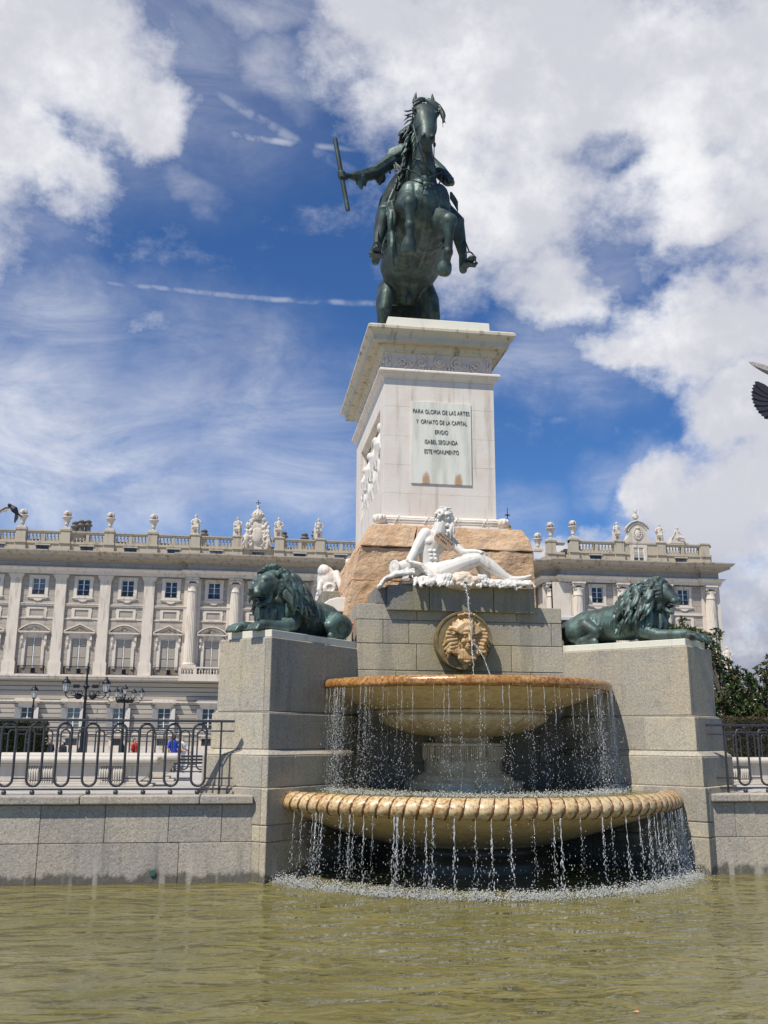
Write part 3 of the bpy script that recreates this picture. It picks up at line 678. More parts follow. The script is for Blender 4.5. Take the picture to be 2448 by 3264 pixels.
# ---------------------------------------------------------------- rough pink granite base
t = thing('rock_base', 'rough-hewn pink granite base under the white pedestal', 'base', (X0, 17.7, 3.6))
g = G()
def rockcourse(z0, z1, x0b, x1b, x0t, x1t, y0b, y0t, y1, splits, seed):
    rr = rsc(seed)
    fr_ = [0]+splits+[1]
    for a, b in zip(fr_, fr_[1:]):
        xa0, xb0 = x0b+(x1b-x0b)*a, x0b+(x1b-x0b)*b; xa1, xb1 = x0t+(x1t-x0t)*a, x0t+(x1t-x0t)*b
        j = rr.uniform(-.03, .03)
        g.prism([(xa0+.004, y0b+j), (xb0-.004, y0b+j), (xb0-.004, y1), (xa0+.004, y1)], z0+.0015, z1-.0015, [(xa1+.004, y0t+j), (xb1-.004, y0t+j), (xb1-.004, y1), (xa1+.004, y1)])
def rock(z0, z1, b0, b1, splits, seed, chamf=0):
    rockcourse(z0, z1, b0[0], b0[1], b1[0], b1[1], b0[2], b1[2], 20.3, splits, seed)
rock(3.5, 4.26, (1.62, 4.86, 15.14), (1.72, 4.86, 15.16), [.36], 1)
rock(4.26, 4.84, (1.72, 4.86, 15.165), (1.86, 4.85, 15.18), [.62], 2)
rock(4.84, 5.25, (1.86, 4.85, 15.18), (2.06, 4.72, 15.34), [.30], 3)
rb = obj('granite_block', g, M['pink'], t, .018, 2)
s_ = rb.modifiers.new('sub', 'SUBSURF'); s_.subdivision_type = 'SIMPLE'; s_.levels = s_.render_levels = 5
tx = bpy.data.textures.new('rock', 'CLOUDS'); tx.noise_scale = .34; tx.noise_depth = 6
d_ = rb.modifiers.new('disp', 'DISPLACE'); d_.texture = tx; d_.strength = .10; d_.mid_level = .5; d_.texture_coords = 'GLOBAL'

# ---------------------------------------------------------------- white pedestal
A0, A1, B0, B1 = 2.325, 4.335, 15.70, 19.80
t = thing('pedestal', 'tall white marble pedestal with an inscribed plaque and carved frieze', 'pedestal', (X0, 17.75, 5.25))
rn = rsc(8)
zs = [5.50, 5.90, 6.42, 6.95, 7.50, 8.02]
g = G()
for i, (z0, z1) in enumerate(zip(zs, zs[1:])):      # front ashlar courses
    js = [.38] if i % 2 else [.72]
    if i in (1, 2, 3): js = []
    face_blocks(g, (A0, B0), (A1, B0), z0, z1, js, .30, .0012, .0006, rn)
g.box(2.47, A1-.004, B0+.30, B1, 5.50, 8.02)
# left face: frame round the sunk relief panel
g.box(A0, 2.469, B0+.3005, 16.20, 5.50, 8.02); g.box(A0, 2.469, 18.97, B1, 5.50, 8.02)
g.box(A0, 2.469, 16.2005, 18.9695, 5.50, 6.12); g.box(A0, 2.469, 16.2005, 18.9695, 7.60, 8.02)
obj('shaft', g, M['pedestal'], t, .003)
g = G(); i0 = .0
for off, a in ((.025, .0), (.05, .03)):
    z0, z1, y0, y1 = 6.12, 7.60, 16.20, 18.97
    xx = A0+.02+off
    g.box(xx, xx+.05, y0, y0+off, z0, z1); g.box(xx, xx+.05, y1-off, y1, z0, z1); g.box(xx+.002, xx+.05, y0+off, y1-off, z0, z0+off); g.box(xx+.002, xx+.05, y0+off, y1-off, z1-off, z1)
obj('panel_moulding', g, M['pedestal'], t)
# relief figures
def relief_fig(g, y, z, h, x=2.42, seed=0, lean=0., arm=0.):
    r_ = rsc(seed); k = h/1.1
    g.ell((x-.05, y, z+1.02*k), (.075, .075*k, .09*k)); g.limb([(x-.03, y, z+.9*k), (x-.05, y+lean*.1, z+.75*k), (x-.03, y+lean*.2, z+.5*k)], [.06, .12*k, .10*k], 8)
    g.limb([(x-.02, y-.02, z+.5*k), (x-.05, y-.06-lean*.1, z+.26*k), (x-.02, y-.05, z+.0)], [.09*k, .065*k, .045], 8)
    g.limb([(x, y+.04, z+.5*k), (x-.02, y+.09, z+.26*k), (x, y+.12, z+.0)], [.09*k, .065*k, .045], 8)
    for s in (-1, 1): g.limb([(x-.04, y+s*.11*k, z+.82*k), (x-.07, y+s*(.2+arm*.05)*k, z+(.62+arm*.3*(s > 0))*k), (x-.09, y+s*.10*k, z+(.52+arm*.6*(s > 0))*k)], [.045, .04, .03], 6)
    for q in range(5): g.limb([(x-.01, y-.14+.07*q, z+.55*k), (x-.05, y-.17+.08*q+r_.uniform(-.02, .02), z+.3*k), (x, y-.16+.08*q, z+.1)], [.03, .04, .02], 6)
g = G()
for i, (y, h, a) in enumerate([(16.36, 1.25, 0), (16.72, 1.05, .3), (17.02, 1.18, .9), (17.42, .95, 0), (17.78, 1.1, .5), (18.15, .95, 0), (18.45, 1.0, .2), (18.75, .85, 0)]): relief_fig(g, y, 6.14, h, 2.41+.012*(i % 2), i, .3*(-1)**i, a)
g.box(2.44, 2.50, 16.25, 18.92, 6.15, 6.9)
sculpt('relief_figures', g, M['statue'], t, .016, 2)
# base mouldings
g = G(); g.ring(A0, A1, B0, B1, [(.17, 5.235), (.17, 5.30), (.10, 5.31), (.10, 5.345), (.03, 5.355), (.03, 5.445), (.05, 5.455), (.045, 5.475), (.0, 5.499)])
obj('base_moulding', g, M['pedestal'], t, .004)
g = G()                                     # reeded torus with crossed ribbons
def run(p0, p1):
    p0 = Vector(p0); p1 = Vector(p1); d = (p1-p0).normalized(); nn = Vector((d.y, -d.x, 0))
    for k in range(6):
        a = R(-75+k*42); c = nn*(.075*math.cos(a)) + Vector((0, 0, .062*math.sin(a)))
        g.tube([p0+c*.9, p1+c*.9], .021, 7)
    L = (p1-p0).length; m_ = max(2, round(L/.52))
    for k in range(m_):
        s0 = (k+.5)*L/m_ - .0
        for sg in (-1, 1):
            pts = []
            for q in range(7):
                a = R(-80+q*35); pts.append(p0+d*(s0+sg*(-.09+.03*q))+nn*(.092*math.cos(a))+Vector((0, 0, .08*math.sin(a))))
            g.tube(pts, (.014, .009), 5)
zt = 5.40; o_ = .035
cs = [(A0-o_, B0-o_, zt), (A1+o_, B0-o_, zt), (A1+o_, B1+o_, zt), (A0-o_, B1+o_, zt)]
for k in range(4):
    run(cs[k], cs[(k+1) % 4]); c = Vector(cs[k]); q = Vector((c.x-X0, c.y-17.75, 0)); q = Vector((math.copysign(.05, q.x), math.copysign(.05, q.y), 0))
    g.ell(c+q, (.115, .115, .095), n=14, m=10)
    for j in range(9):
        a = j*2*math.pi/9; g.ell(c+q+Vector((.09*math.cos(a), .09*math.sin(a), .02)), (.035, .035, .06), n=6, m=5)
obj('reeded_torus', g, M['pedestal'], t)
g = G(); g.ring(A0, A1, B0, B1, [(.0, 8.022), (.012, 8.03), (.02, 8.06), (.06, 8.09), (.075, 8.12), (.095, 8.125), (.105, 8.14), (.105, 8.165), (.095, 8.185), (.0, 8.19)])
obj('neck_moulding', g, M['pedestal'], t, .003)
g = G(); g.box(A0+.02, A1-.02, B0+.02, B1-.02, 8.19, 8.56)
fz = obj('frieze', g, M['frieze'], t)
g = G()
def frieze_run(px, flip):
    """px(u, v, h) -> world point for u along, v up, h out"""
    def spiral(u, v, r0, turns, dr, ph=0):
        pts = []; rs = []
        for k in range(int(turns*16)+1):
            a = ph+dr*k*math.pi/8; q = 1-k/(turns*16); pts.append(px(u+r0*q*math.cos(a), v+r0*q*math.sin(a), .016)); rs.append(.023*(.5+.6*q))
        g.tube(pts, rs, 6)
    def ros(u, v, r0):
        for k in range(6): a = k*math.pi/3; g.ell(px(u+r0*math.cos(a), v+r0*math.sin(a), .02), .030, n=8, m=6)
        g.ell(px(u, v, .018), .017, n=8, m=6)
    def leaf(u, v, a, L):
        g.tube([px(u, v, .006), px(u+L*.5*math.cos(a), v+L*.5*math.sin(a), .02), px(u+L*math.cos(a), v+L*math.sin(a), .006)], [.012, .030, .008], 6)
    return spiral, ros, leaf
def frieze_face(px, Ltot, unit):
    spiral, ros, leaf = frieze_run(px, 0)
    n_ = max(1, round(Ltot/unit)); 
    for i in range(n_):
        u0 = Ltot*(i+.5)/n_
        for s in (-1, 1):
            spiral(u0+s*.33, 0, .140, 1.0, s, math.pi/2); ros(u0+s*.68, 0, .048); spiral(u0+s*.68, 0, .155, .9, -s, -math.pi/2+.6*s)
            spiral(u0+s*.33, 0, .07, 1.6, s, 0)
            for a, L in ((-.6, .12), (-2.2, .1), (.9, .1), (2.5, .09)): leaf(u0+s*.50, -.10+.02*a, a, L)
            for q in range(4): leaf(u0+s*(.14+.06*q), -.13, math.pi/2+s*.6, .07)
            leaf(u0+s*.90, 0, math.pi/2, .13); leaf(u0+s*.90, 0, -math.pi/2, .13); leaf(u0+s*.955, -.03, math.pi/2, .1)
        # lion mask
        for k in range(14): a = k*math.pi/7; g.ell(px(u0+.078*math.cos(a), .02+.085*math.sin(a), .018), .032, n=7, m=6)
        g.ell(px(u0, .015, .03), .06, n=12, m=8); g.ell(px(u0, -.03, .07), .030, n=10, m=6); g.ell(px(u0, .01, .078), .016, n=8, m=6)
        for s in (-1, 1): g.ell(px(u0+s*.026, .032, .072), .013, n=8, m=6)
frieze_face(lambda u, v, h: (A0+.02+u, B0+.02-h, 8.365+v), A1-A0-.04, 2.0)
frieze_face(lambda u, v, h: (A0+.02-h, B1-.02-u, 8.365+v), B1-B0-.04, 2.0)
obj('frieze_relief', g, M['frieze'], fz)
g = G(); g.ring(A0, A1, B0, B1, [(.0, 8.535), (.01, 8.545), (.02, 8.575), (.05, 8.60), (.06, 8.63), (.075, 8.635), (.075, 8.665), (.225, 8.668), (.225, 8.655), (.24, 8.655), (.24, 8.745), (.25, 8.75), (.26, 8.775), (.30, 8.82), (.335, 8.84), (.345, 8.845), (.345, 8.895), (.30, 8.935)])
obj('cornice', g, M['cornice'], t, .003)
g = G(); g.ring(2.40, 4.22, 15.62, 19.9, [(.04, 8.935), (.03, 9.165), (.01, 9.175)])
obj('top_slab', g, M['slab'], t, .006)
# plaque with its inscription
n = mat('plaque_marble'); a = n.noise(n.mapping(n.obj, scale=(5, 5, .7)), 1.4, 6, .6)
c = n.mix(n.ramp(a, .42, .66), (.74, .72, .62), (.56, .55, .45))
sp = n.node('ShaderNodeSeparateXYZ'); n.l.new(n.obj, sp.inputs[0]); wob = n.math('MULTIPLY', n.math('SUBTRACT', n.noise(n.obj, 14, 4), .5), .16)
for cx_ in (3.075, 3.655):
    dx = n.math('DIVIDE', n.math('SUBTRACT', sp.outputs[0], cx_), .085); dz = n.math('DIVIDE', n.math('SUBTRACT', n.math('ADD', sp.outputs[2], wob), 6.13), .20)
    q = n.math('ADD', n.math('MULTIPLY', dx, dx), n.math('MULTIPLY', dz, dz))
    c = n.mix(n.math('MULTIPLY', n.ramp(q, .2, 1.1, 1, 0), .85), c, (.42, .22, .09))
n.set(n.b.inputs['Base Color'], c); n.b.inputs['Roughness'].default_value = .4; M['plaque'] = n.mm
g = G(); g.box(2.805, 3.90, B0-.022, B0-.003, 6.09, 7.61)
pq = obj('plaque', g, M['plaque'], t, .004)
def text_mesh(body, size, wdt, thick, bold=.0):
    cu = bpy.data.curves.new('txt', 'FONT'); cu.body = body; cu.size = size; cu.extrude = thick; cu.offset = bold; cu.align_x = 'CENTER'; cu.space_character = 1.0
    o = bpy.data.objects.new('txt', cu); col.objects.link(o); dg = bpy.context.evaluated_depsgraph_get(); dg.update()
    me = bpy.data.meshes.new_from_object(o.evaluated_get(dg)); bpy.data.objects.remove(o)
    xs = [v.co.x for v in me.vertices]; k = wdt/(max(xs)-min(xs)); mid = (max(xs)+min(xs))/2
    for v in me.vertices: v.co.x = (v.co.x-mid)*k
    return me
for body, z, wd, cxx in (('PARA GLORIA DE LAS ARTES', 7.385, 1.03, 3.355), ('Y  ORNATO DE LA CAPITAL', 7.195, .93, 3.36), ('ERIGIO', 7.01, .235, 3.355), ('ISABEL SEGUNDA', 6.825, .595, 3.35), ('ESTE MONUMENTO', 6.645, .62, 3.355)):
    me = text_mesh(body, .112, wd, .005, -.0016)
    # small serifs at the feet and heads of the strokes
    me.transform(Matrix.Rotation(R(90), 4, 'X')); base = wloc(pq)
    o = link('inscription_line', me, M['letter'], pq, (cxx-base.x, B0-.026-base.y, z-base.z))

# ---------------------------------------------------------------- side river god seen from behind, and its shell basin
t = thing('side_river_god', 'white marble figure seen from behind beside the pink rock, left of the pedestal', 'statue', (1.58, 18.0, 4.39))
g = G()
g.limb([(1.66, 18.0, 4.5), (1.62, 18, 4.72), (1.52, 18, 4.86)], [(.17, .17), (.16, .16), (.12, .12)], 12); g.ell((1.49, 18.0, 4.9), (.10, .10, .11))
g.ell((1.60, 17.85, 4.50), (.13, .12, .12)); g.ell((1.56, 18.0, 4.70), (.19, .20, .27)); g.ell((1.50, 17.92, 4.86), (.13, .13, .13))
for k in range(14): a = k*math.pi/7; g.ell((1.60+.085*math.cos(a), 17.74, 4.50+.085*math.sin(a)), .035, n=6, m=5)
g.limb([(1.74, 17.9, 4.82), (1.79, 17.8, 4.62), (1.82, 17.75, 4.47)], [.07, .06, .045]); g.limb([(1.42, 17.85, 4.62), (1.40, 17.8, 4.48), (1.44, 17.8, 4.39)], [.05, .05, .04])
g.ell((1.6, 18, 4.42), (.24, .25, .07))
sculpt('body', g, M['statue'], t, .016, 3)
t = thing('marble_block', 'grey stone block and white scrolled marble basin back, behind the left pier', 'block', (1.6, 17, 3.5))
g = G(); g.box(1.42, 2.1, 17.3, 18.6, 1.0, 4.385); obj('grey_block', g, M['granite_dark'], t, .01)
g = G(); prof = [(1.33, 3.83), (1.87, 3.80), (1.90, 3.98), (1.91, 4.03), (1.88, 4.055), (1.55, 4.06), (1.42, 4.02), (1.34, 3.96)]
g.xz(prof, 15.8, 17.2); obj('marble_scroll', g, M['marble'], t, .015)
g = G(); g.box(1.45, 1.86, 15.85, 17.2, 1.0, 3.80); obj('grey_support', g, M['granite_dark'], t, .01)
t = thing('marble_ledge', 'white marble ledge on a grey stone block behind the right lion', 'ledge', (5.4, 15.6, 3.0))
g = G(); g.box(4.93, 5.62, 15.0, 17.0, 1.0, 3.655); obj('grey_block', g, M['granite_dark'], t, .01)
g = G(); g.box(4.93, 5.66, 14.95, 17.0, 3.657, 3.73); obj('marble_top', g, M['marble'], t, .01)
t = thing('orange_ball_post', 'small orange ball on a thin post in the corner behind the left lion', 'post', (1.69, 14.45, 3.16))
g = G(); g.tube([(1.655, 14.35, 3.0), (1.655, 14.35, 3.43)], .012, 8); obj('post', g, simple('pink_post', (.42, .25, .2), .6), t)
g = G(); g.ell((1.655, 14.35, 3.45), .022, n=12, m=8); obj('ball', g, M['orange'], t)
# ---------------------------------------------------------------- bronze horse and rider
ST = thing('equestrian_statue', 'dark green bronze rider with a baton on a rearing horse, on top of the pedestal', 'statue', (3.3, 18.0, 9.175))
BR = M['bronze_dark']
def lock(g, p, d, L, r, curl=.0, rr=random, n=6, segs=7, sag=None):
    """a tapering wavy lock of hair from p towards d"""
    p = Vector(p); d = Vector(d).normalized(); s = d.cross(Vector((.3, .2, 1))).normalized(); b = s.cross(d)
    ph = rr.uniform(0, 6.28); pts = []; rs = []
    for k in range(segs):
        t_ = k/(segs-1); q = p + d*L*t_ + (s*math.sin(ph+t_*5)+b*math.cos(ph+t_*4))*curl*t_
        if sag: q = q+Vector(sag)*t_*t_
        pts.append(q); rs.append(r*(math.sin(math.pi*min(1, t_*1.1+.18))**.8 + .12))
    g.tube(pts, rs, n)
g = G(); UP = (0, -.6, .8)
X = (1, 0, 0)
# trunk: rump, barrel, chest
g.limb([(3.33, 19.15, 11.55), (3.33, 18.8, 11.80), (3.32, 18.3, 11.97), (3.29, 17.75, 12.08), (3.26, 17.2, 12.18), (3.25, 16.9, 12.25)],
       [(.48, .38), (.66, .44), (.69, .50), (.68, .56), (.62, .58), (.52, .52)], 20, up=(0, .6, .8))
g.ell((3.25, 16.85, 12.22), (.56, .42, .55)); g.ell((3.24, 16.62, 12.30), (.36, .24, .42))
for s in (-1, 1):
    g.ell((3.25+s*.28, 16.72, 12.22), (.27, .28, .42), (15, 0, 0)); g.ell((3.26+s*.42, 17.1, 12.25), (.20, .35, .50), (20, 0, 0))
# neck
g.limb([(3.25, 17.0, 12.55), (3.22, 16.72, 12.95), (3.19, 16.52, 13.4), (3.19, 16.46, 13.8), (3.21, 16.50, 14.12)], [(.38, .50), (.26, .42), (.19, .36), (.175, .32), (.17, .24)], 16, up=(0, 1, .2))
# head, nearly vertical, muzzle tucked
g.limb([(3.215, 16.47, 14.18), (3.212, 16.30, 14.0), (3.20, 16.20, 13.78), (3.185, 16.08, 13.47), (3.175, 15.98, 13.20), (3.172, 15.95, 13.06)],
       [(.19, .14), (.255, .17), (.235, .18), (.175, .165), (.15, .13), (.14, .10)], 16, up=(0, 1, .35))
g.ell((3.205, 16.34, 13.70), (.20, .17, .24)); g.ell((3.175, 16.02, 12.98), (.10, .10, .09)); g.ell((3.175, 15.91, 13.13), (.145, .075, .09))
for s in (-1, 1):
    g.ell((3.21+s*.21, 16.18, 13.90), (.068, .08, .058), (0, 0, 0)); g.ell((3.205+s*.19, 16.32, 13.68), (.06, .13, .18))
    g.ell((3.175+s*.085, 15.875, 13.155), (.062, .035, .062))
    g.limb([(3.22+s*.155, 16.50, 14.20), (3.22+s*.19, 16.48, 14.38), (3.22+s*.165, 16.45, 14.58)], [.060, .060, .014], 8)
# forelegs
g.limb([(2.93, 16.85, 12.15), (2.86, 16.35, 11.98), (2.82, 15.98, 11.71)], [.27, .20, .135], 12); g.ell((2.82, 15.92, 11.70), (.125, .12, .15))
g.limb([(2.82, 15.92, 11.66), (2.83, 15.96, 11.45), (2.845, 16.02, 11.26)], [.11, .078, .088], 10); g.ell((2.845, 16.01, 11.28), (.105, .11, .12))
g.limb([(2.845, 16.02, 11.25), (2.85, 16.04, 11.10), (2.85, 16.10, 10.98)], [.085, .085, .12], 10)
g.tube([(2.85, 16.09, 11.04), (2.85, 16.13, 10.92), (2.85, 16.17, 10.80), (2.85, 16.19, 10.74)], [.12, .155, .16, .12], 14, up=(1, 0, 0))
g.limb([(3.58, 16.85, 12.0), (3.60, 16.4, 11.65), (3.60, 16.02, 11.42)], [.28, .21, .16], 12); g.ell((3.605, 15.96, 11.42), (.165, .14, .16)); g.ell((3.50, 16.0, 11.36), (.09, .1, .1))
g.limb([(3.60, 15.98, 11.32), (3.605, 16.0, 11.08), (3.60, 16.08, 10.83)], [.13, .088, .09], 10); g.ell((3.60, 16.08, 10.82), (.105, .115, .12))
g.limb([(3.60, 16.10, 10.78), (3.585, 16.2, 10.68), (3.57, 16.27, 10.58)], [.085, .09, .12], 10)
g.tube([(3.58, 16.24, 10.68), (3.565, 16.28, 10.57), (3.555, 16.30, 10.49), (3.55, 16.31, 10.44)], [.13, .155, .145, .10], 14, up=(1, 0, 0))
# hind legs
for s in (-1, 1):
    x = 3.33+s*.40; hy = .24
    g.limb([(x-.0*s, 19.19, 11.5), (x+.12*s, 18.98, 11.15), (x+.16*s, 18.88, 10.76)], [(.26, .36), (.19, .30), (.145, .2)], 14, up=(0, 1, 0))
    g.ell((x+.10*s, 19.24, 11.2), (.19, .36, .42))
    g.limb([(x+.16*s, 18.88, 10.78), (x+.14*s, 19.02, 10.38), (x+.09*s, 19.21, 10.02)], [.150, .125, .115], 12)
    g.limb([(x+.07*s, 19.22, 10.02), (x+.06*s, 19.09, 9.72), (x+.05*s, 18.98, 9.45)], [.12, .085, .10], 10)
    g.limb([(x+.05*s, 18.96, 9.43), (x+.05*s, 18.84, 9.33)], [.09, .10], 8)
    g.tube([(x+.05*s, 18.81, 9.38), (x+.05*s, 18.77, 9.28), (x+.05*s, 18.74, 9.17)], [.12, .15, .175], 14, up=(0, 1, 0))
g.ell((3.31, 18.75, 11.12), (.09, .11, .15))                                  # sheath
g.limb([(3.27, 16.7, 11.85), (3.29, 17.3, 11.56), (3.31, 17.9, 11.50)], [.14, .15, .12], 10)      # breast ridge
horse = sculpt('horse', g, BR, ST, .022, 5)
g = G()
for s in (-1, 1):
    g.ell((3.175+s*.09, 15.835, 13.13), (.042, .028, .046), n=10, m=8)
obj('nostril', g, M['black_iron'], horse)
g = G()
for s in (-1, 1): g.ell((3.21+s*.245, 16.12, 13.895), (.034, .036, .032), n=10, m=8)
obj('eye', g, M['black_iron'], horse)
# mane, forelock, tail
rr = rsc(4); g = G()
for k in range(60):
    t_ = rr.random(); z = 14.15-1.25*t_; y = 16.62+.25*t_+rr.uniform(-.05, .05); x = 3.10-.22*t_
    lock(g, (x, y-.05, z), (-.5-.2*rr.random(), -.25+rr.uniform(-.25, .2), -1.2), .42+.3*rr.random(), .042, .05, rr, sag=(.02, -.05, -.05))
for k in range(10): lock(g, (3.02, 16.42, 14.05-.06*k), (-.15, -.1, -1), .5, .04, .04, rr)
for k in range(7):                               # forelock swept to both sides
    lock(g, (3.21, 16.34, 14.34), (-.9, -.25, -.28-.08*k), .36, .038, .02, rr, sag=(0, 0, -.12))
    lock(g, (3.21, 16.34, 14.34), (.9, -.25, -.24-.08*k), .40, .038, .02, rr, sag=(.03, 0, -.2))
for k in range(6): lock(g, (3.50+.012*k, 16.22, 14.12-.02*k), (.22-.03*k, -.05, -1), .52-.03*k, .034, .035, rr)
for k in range(4): lock(g, (2.95, 16.28, 14.0-.07*k), (-1, -.1, -.05-.16*k), .28, .018, .07, rr, sag=(-.02, 0, -.08))
g.ell((3.21, 16.40, 14.36), .05)
sculpt('mane', g, BR, horse, .011, 1)
g = G(); rr = rsc(5)
g.limb([(3.33, 19.35, 11.75), (3.33, 19.72, 11.4), (3.33, 19.72, 10.6), (3.33, 19.66, 9.9), (3.33, 19.6, 9.2)], [(.18, .14), (.44, .22), (.52, .22), (.52, .22), (.48, .22)], 14, up=(0, 1, 0))
for k in range(34): lock(g, (3.33+rr.uniform(-.2, .2), 19.6+rr.uniform(-.15, .15), 11.2-1.0*rr.random()), (rr.uniform(-.15, .15), 0, -1), 1.1, .06, .07, rr)
sculpt('tail', g, BR, horse, .022, 1)
# bridle, reins, breast strap with its ornament
g = G()
def loop(c, rx, ry, tilt, r, n=24, a0=0, a1=360):
    pts = []
    for k in range(n+1):
        a = R(a0+(a1-a0)*k/n); pts.append((c[0]+rx*math.cos(a), c[1]+ry*math.sin(a), c[2]+tilt*math.sin(a)))
    g.tube(pts, r, 6)
loop((3.188, 16.11, 13.50), .185, .19, .05, (.014, .022)); loop((3.21, 16.37, 14.12), .25, .20, .10, .016)
for s in (-1, 1):
    g.tube([(3.20+s*.24, 16.3, 14.08), (3.20+s*.245, 16.33, 13.75), (3.185+s*.20, 16.22, 13.45), (3.175+s*.165, 16.05, 13.12)], .014, 6)
    g.ell((3.175+s*.17, 16.05, 13.10), (.03, .05, .05), n=8, m=6)
    g.tube([(3.175+s*.17, 16.08, 13.1), (3.2+s*.20, 16.4, 13.0), (3.22+s*.30, 16.7, 12.85), (3.25+s*.3, 17.1, 12.98)], .012, 6)
    g.tube([(3.22+s*.02, 16.33, 12.52), (3.22+s*.20, 16.37, 12.66), (3.23+s*.36, 16.52, 12.82), (3.24+s*.42, 16.85, 12.90), (3.24+s*.40, 17.3, 12.95)], (.030, .012), 6)
g.tube([(3.0, 16.42, 13.0), (3.1, 16.33, 12.93), (3.25, 16.35, 12.8), (3.38, 16.4, 12.7)], .018, 6)
for (x, z, r) in ((3.22, 12.52, .07), (3.22, 12.40, .055), (3.22, 12.30, .04)): g.ell((x, 16.345-(12.52-z)*.1, z), (r, .04, r), n=10, m=8)
for k in range(12): a = k*math.pi/6; g.ell((3.22+.085*math.cos(a), 16.335, 12.50+.085*math.sin(a)), .022, n=6, m=5)
for s in (-1, 1):
    for z in (12.44, 12.36): g.ell((3.22+s*.085, 16.34, z), (.035, .02, .02), n=6, m=5)
for k in range(7): g.tube([(3.19+.01*k, 16.32, 12.27), (3.175+.015*k, 16.315, 12.15)], [.012, .018], 5)
loop((3.27, 17.45, 12.05), .635, .15, .58, (.03, .012), 30)
sculpt('bridle', g, BR, horse, .009, 0)
# ------------- rider
g = G()
g.limb([(3.16, 17.75, 12.75), (3.15, 17.62, 13.08), (3.15, 17.48, 13.42), (3.15, 17.42, 13.68)], [(.27, .22), (.26, .20), (.34, .22), (.29, .17)], 14, up=(0, 1, 0))
g.limb([(3.13, 17.38, 13.72), (3.11, 17.33, 13.95)], [.10, .085], 10)
g.ell((3.08, 17.28, 14.18), (.145, .175, .20)); g.ell((3.07, 17.2, 14.06), (.09, .10, .09))
for s in (-1, 1): g.ell((3.15+s*.35, 17.40, 13.63), (.17, .16, .15))
g.limb([(2.78, 17.38, 13.62), (2.52, 17.2, 13.30), (2.28, 17.0, 12.98)], [.16, .15, .135], 12)
g.limb([(2.28, 17.0, 12.98), (2.05, 16.86, 12.80), (1.80, 16.66, 12.64)], [.135, .12, .078], 12)
g.limb([(1.80, 16.66, 12.64), (1.68, 16.57, 12.58)], [.062, .058], 10)
g.limb([(3.50, 17.38, 13.60), (3.70, 17.2, 13.28), (3.83, 17.05, 13.0)], [.16, .145, .125], 12)
g.limb([(3.82, 17.05, 13.0), (3.83, 16.88, 12.88), (3.78, 16.68, 12.76)], [.11, .095, .07], 12)
for k in range(9):                            # ringed plate armour on the sleeves
    t_ = k/8; a = Vector((2.78, 17.38, 13.62)).lerp(Vector((2.28, 17.0, 12.98)), t_); g.ell(a, (.045, .178-.02*t_, .178-.02*t_), (0, 48, -35))
    a = Vector((2.24, 16.97, 12.95)).lerp(Vector((1.88, 16.72, 12.69)), t_); g.ell(a, (.035, .150-.04*t_, .150-.04*t_), (0, 30, -35))
    a = Vector((3.50, 17.38, 13.60)).lerp(Vector((3.83, 17.05, 13.0)), t_); g.ell(a, (.17, .17, .04), (0, 28, 0))
# left-of-picture hand: palm, four fingers closed round the baton, thumb
bt, bb = Vector((1.42, 16.5, 13.33)), Vector((1.70, 16.5, 11.78))
bdir = (bt-bb).normalized(); hc = bb + bdir*((12.53-bb.z)/bdir.z)
g.ell(hc+Vector((.085, .035, .01)), (.055, .06, .085), (0, -10, 0))
for k in range(4):
    c0 = hc + bdir*(.062-.040*k); pts = []
    for q in range(6): a = R(20-q*46); pts.append(c0 + Vector((.068*math.cos(a), .068*math.sin(a)*-1*-1, 0)))
    g.limb(pts, [.024, .024, .023, .021, .019, .016], 7)
g.limb([hc+Vector((.07, .05, .07)), hc+Vector((.02, .07, .10)), hc+Vector((-.04, .05, .09))], [.026, .024, .018], 7)
# other hand, curled on the reins
h2 = Vector((3.77, 16.62, 12.70)); g.ell(h2, (.065, .08, .06))
for k in range(4): g.limb([h2+Vector((-.045+.03*k, -.05, .03)), h2+Vector((-.045+.032*k, -.115, .0)), h2+Vector((-.045+.03*k, -.10, -.06)), h2+Vector((-.045+.03*k, -.05, -.07))], [.022, .021, .019, .016], 7)
g.limb([h2+Vector((-.06, 0, .03)), h2+Vector((-.09, -.05, .02)), h2+Vector((-.08, -.1, .0))], [.022, .02, .016], 7)
# legs, boots
for s, (hx, kx, kz, ax, az, tx_) in ((-1, (2.95, 2.50, 12.12, 2.34, 11.32, 2.29)), (1, (3.45, 4.0, 12.02, 4.12, 11.28, 4.22))):
    g.limb([(hx, 17.6, 12.72), ((hx+kx)/2, 17.3, 12.50), (kx, 16.98, kz)], [.24, .21, .15], 12)
    g.limb([(kx, 16.98, kz), (kx*.55+ax*.45, 17.03, (kz+az)/2+.03), (ax, 17.0, az)], [.145, .135, .085], 12)
    g.limb([(ax, 17.02, az), (ax, 17.03, az-.18), (ax+.01*s, 17.05, az-.28)], [.085, .085, .085], 10)
    g.limb([(ax, 17.03, az-.25), ((ax+tx_)/2, 16.8, az-.26), (tx_, 16.56, az-.25)], [(.085, .075), (.095, .06), (.085, .045)], 12, up=(0, 0, 1))
    g.ell((kx, 16.98, kz+.02), (.155, .16, .10))
rider = sculpt('rider', g, BR, ST, .017, 2)
g = G(); rr = rsc(6)
for k in range(54):
    a = rr.uniform(0, 6.28); e = rr.uniform(-.2, 1.3); p = Vector((3.08+.15*math.cos(a)*math.cos(e), 17.33+.15*math.sin(a)*math.cos(e), 14.20+.18*math.sin(e)))
    if p.y < 17.22 and p.z < 14.26: continue
    lock(g, p, (math.cos(a)*.5-.15, math.sin(a)*.4, -.8), .26, .034, .035, rr)
sculpt('hair', g, BR, rider, .011, 1)
g = G(); g.tube([bb, bt], .047, 16); obj('baton', g, BR, rider, .004)
g = G()                                        # collar, scarf and sash
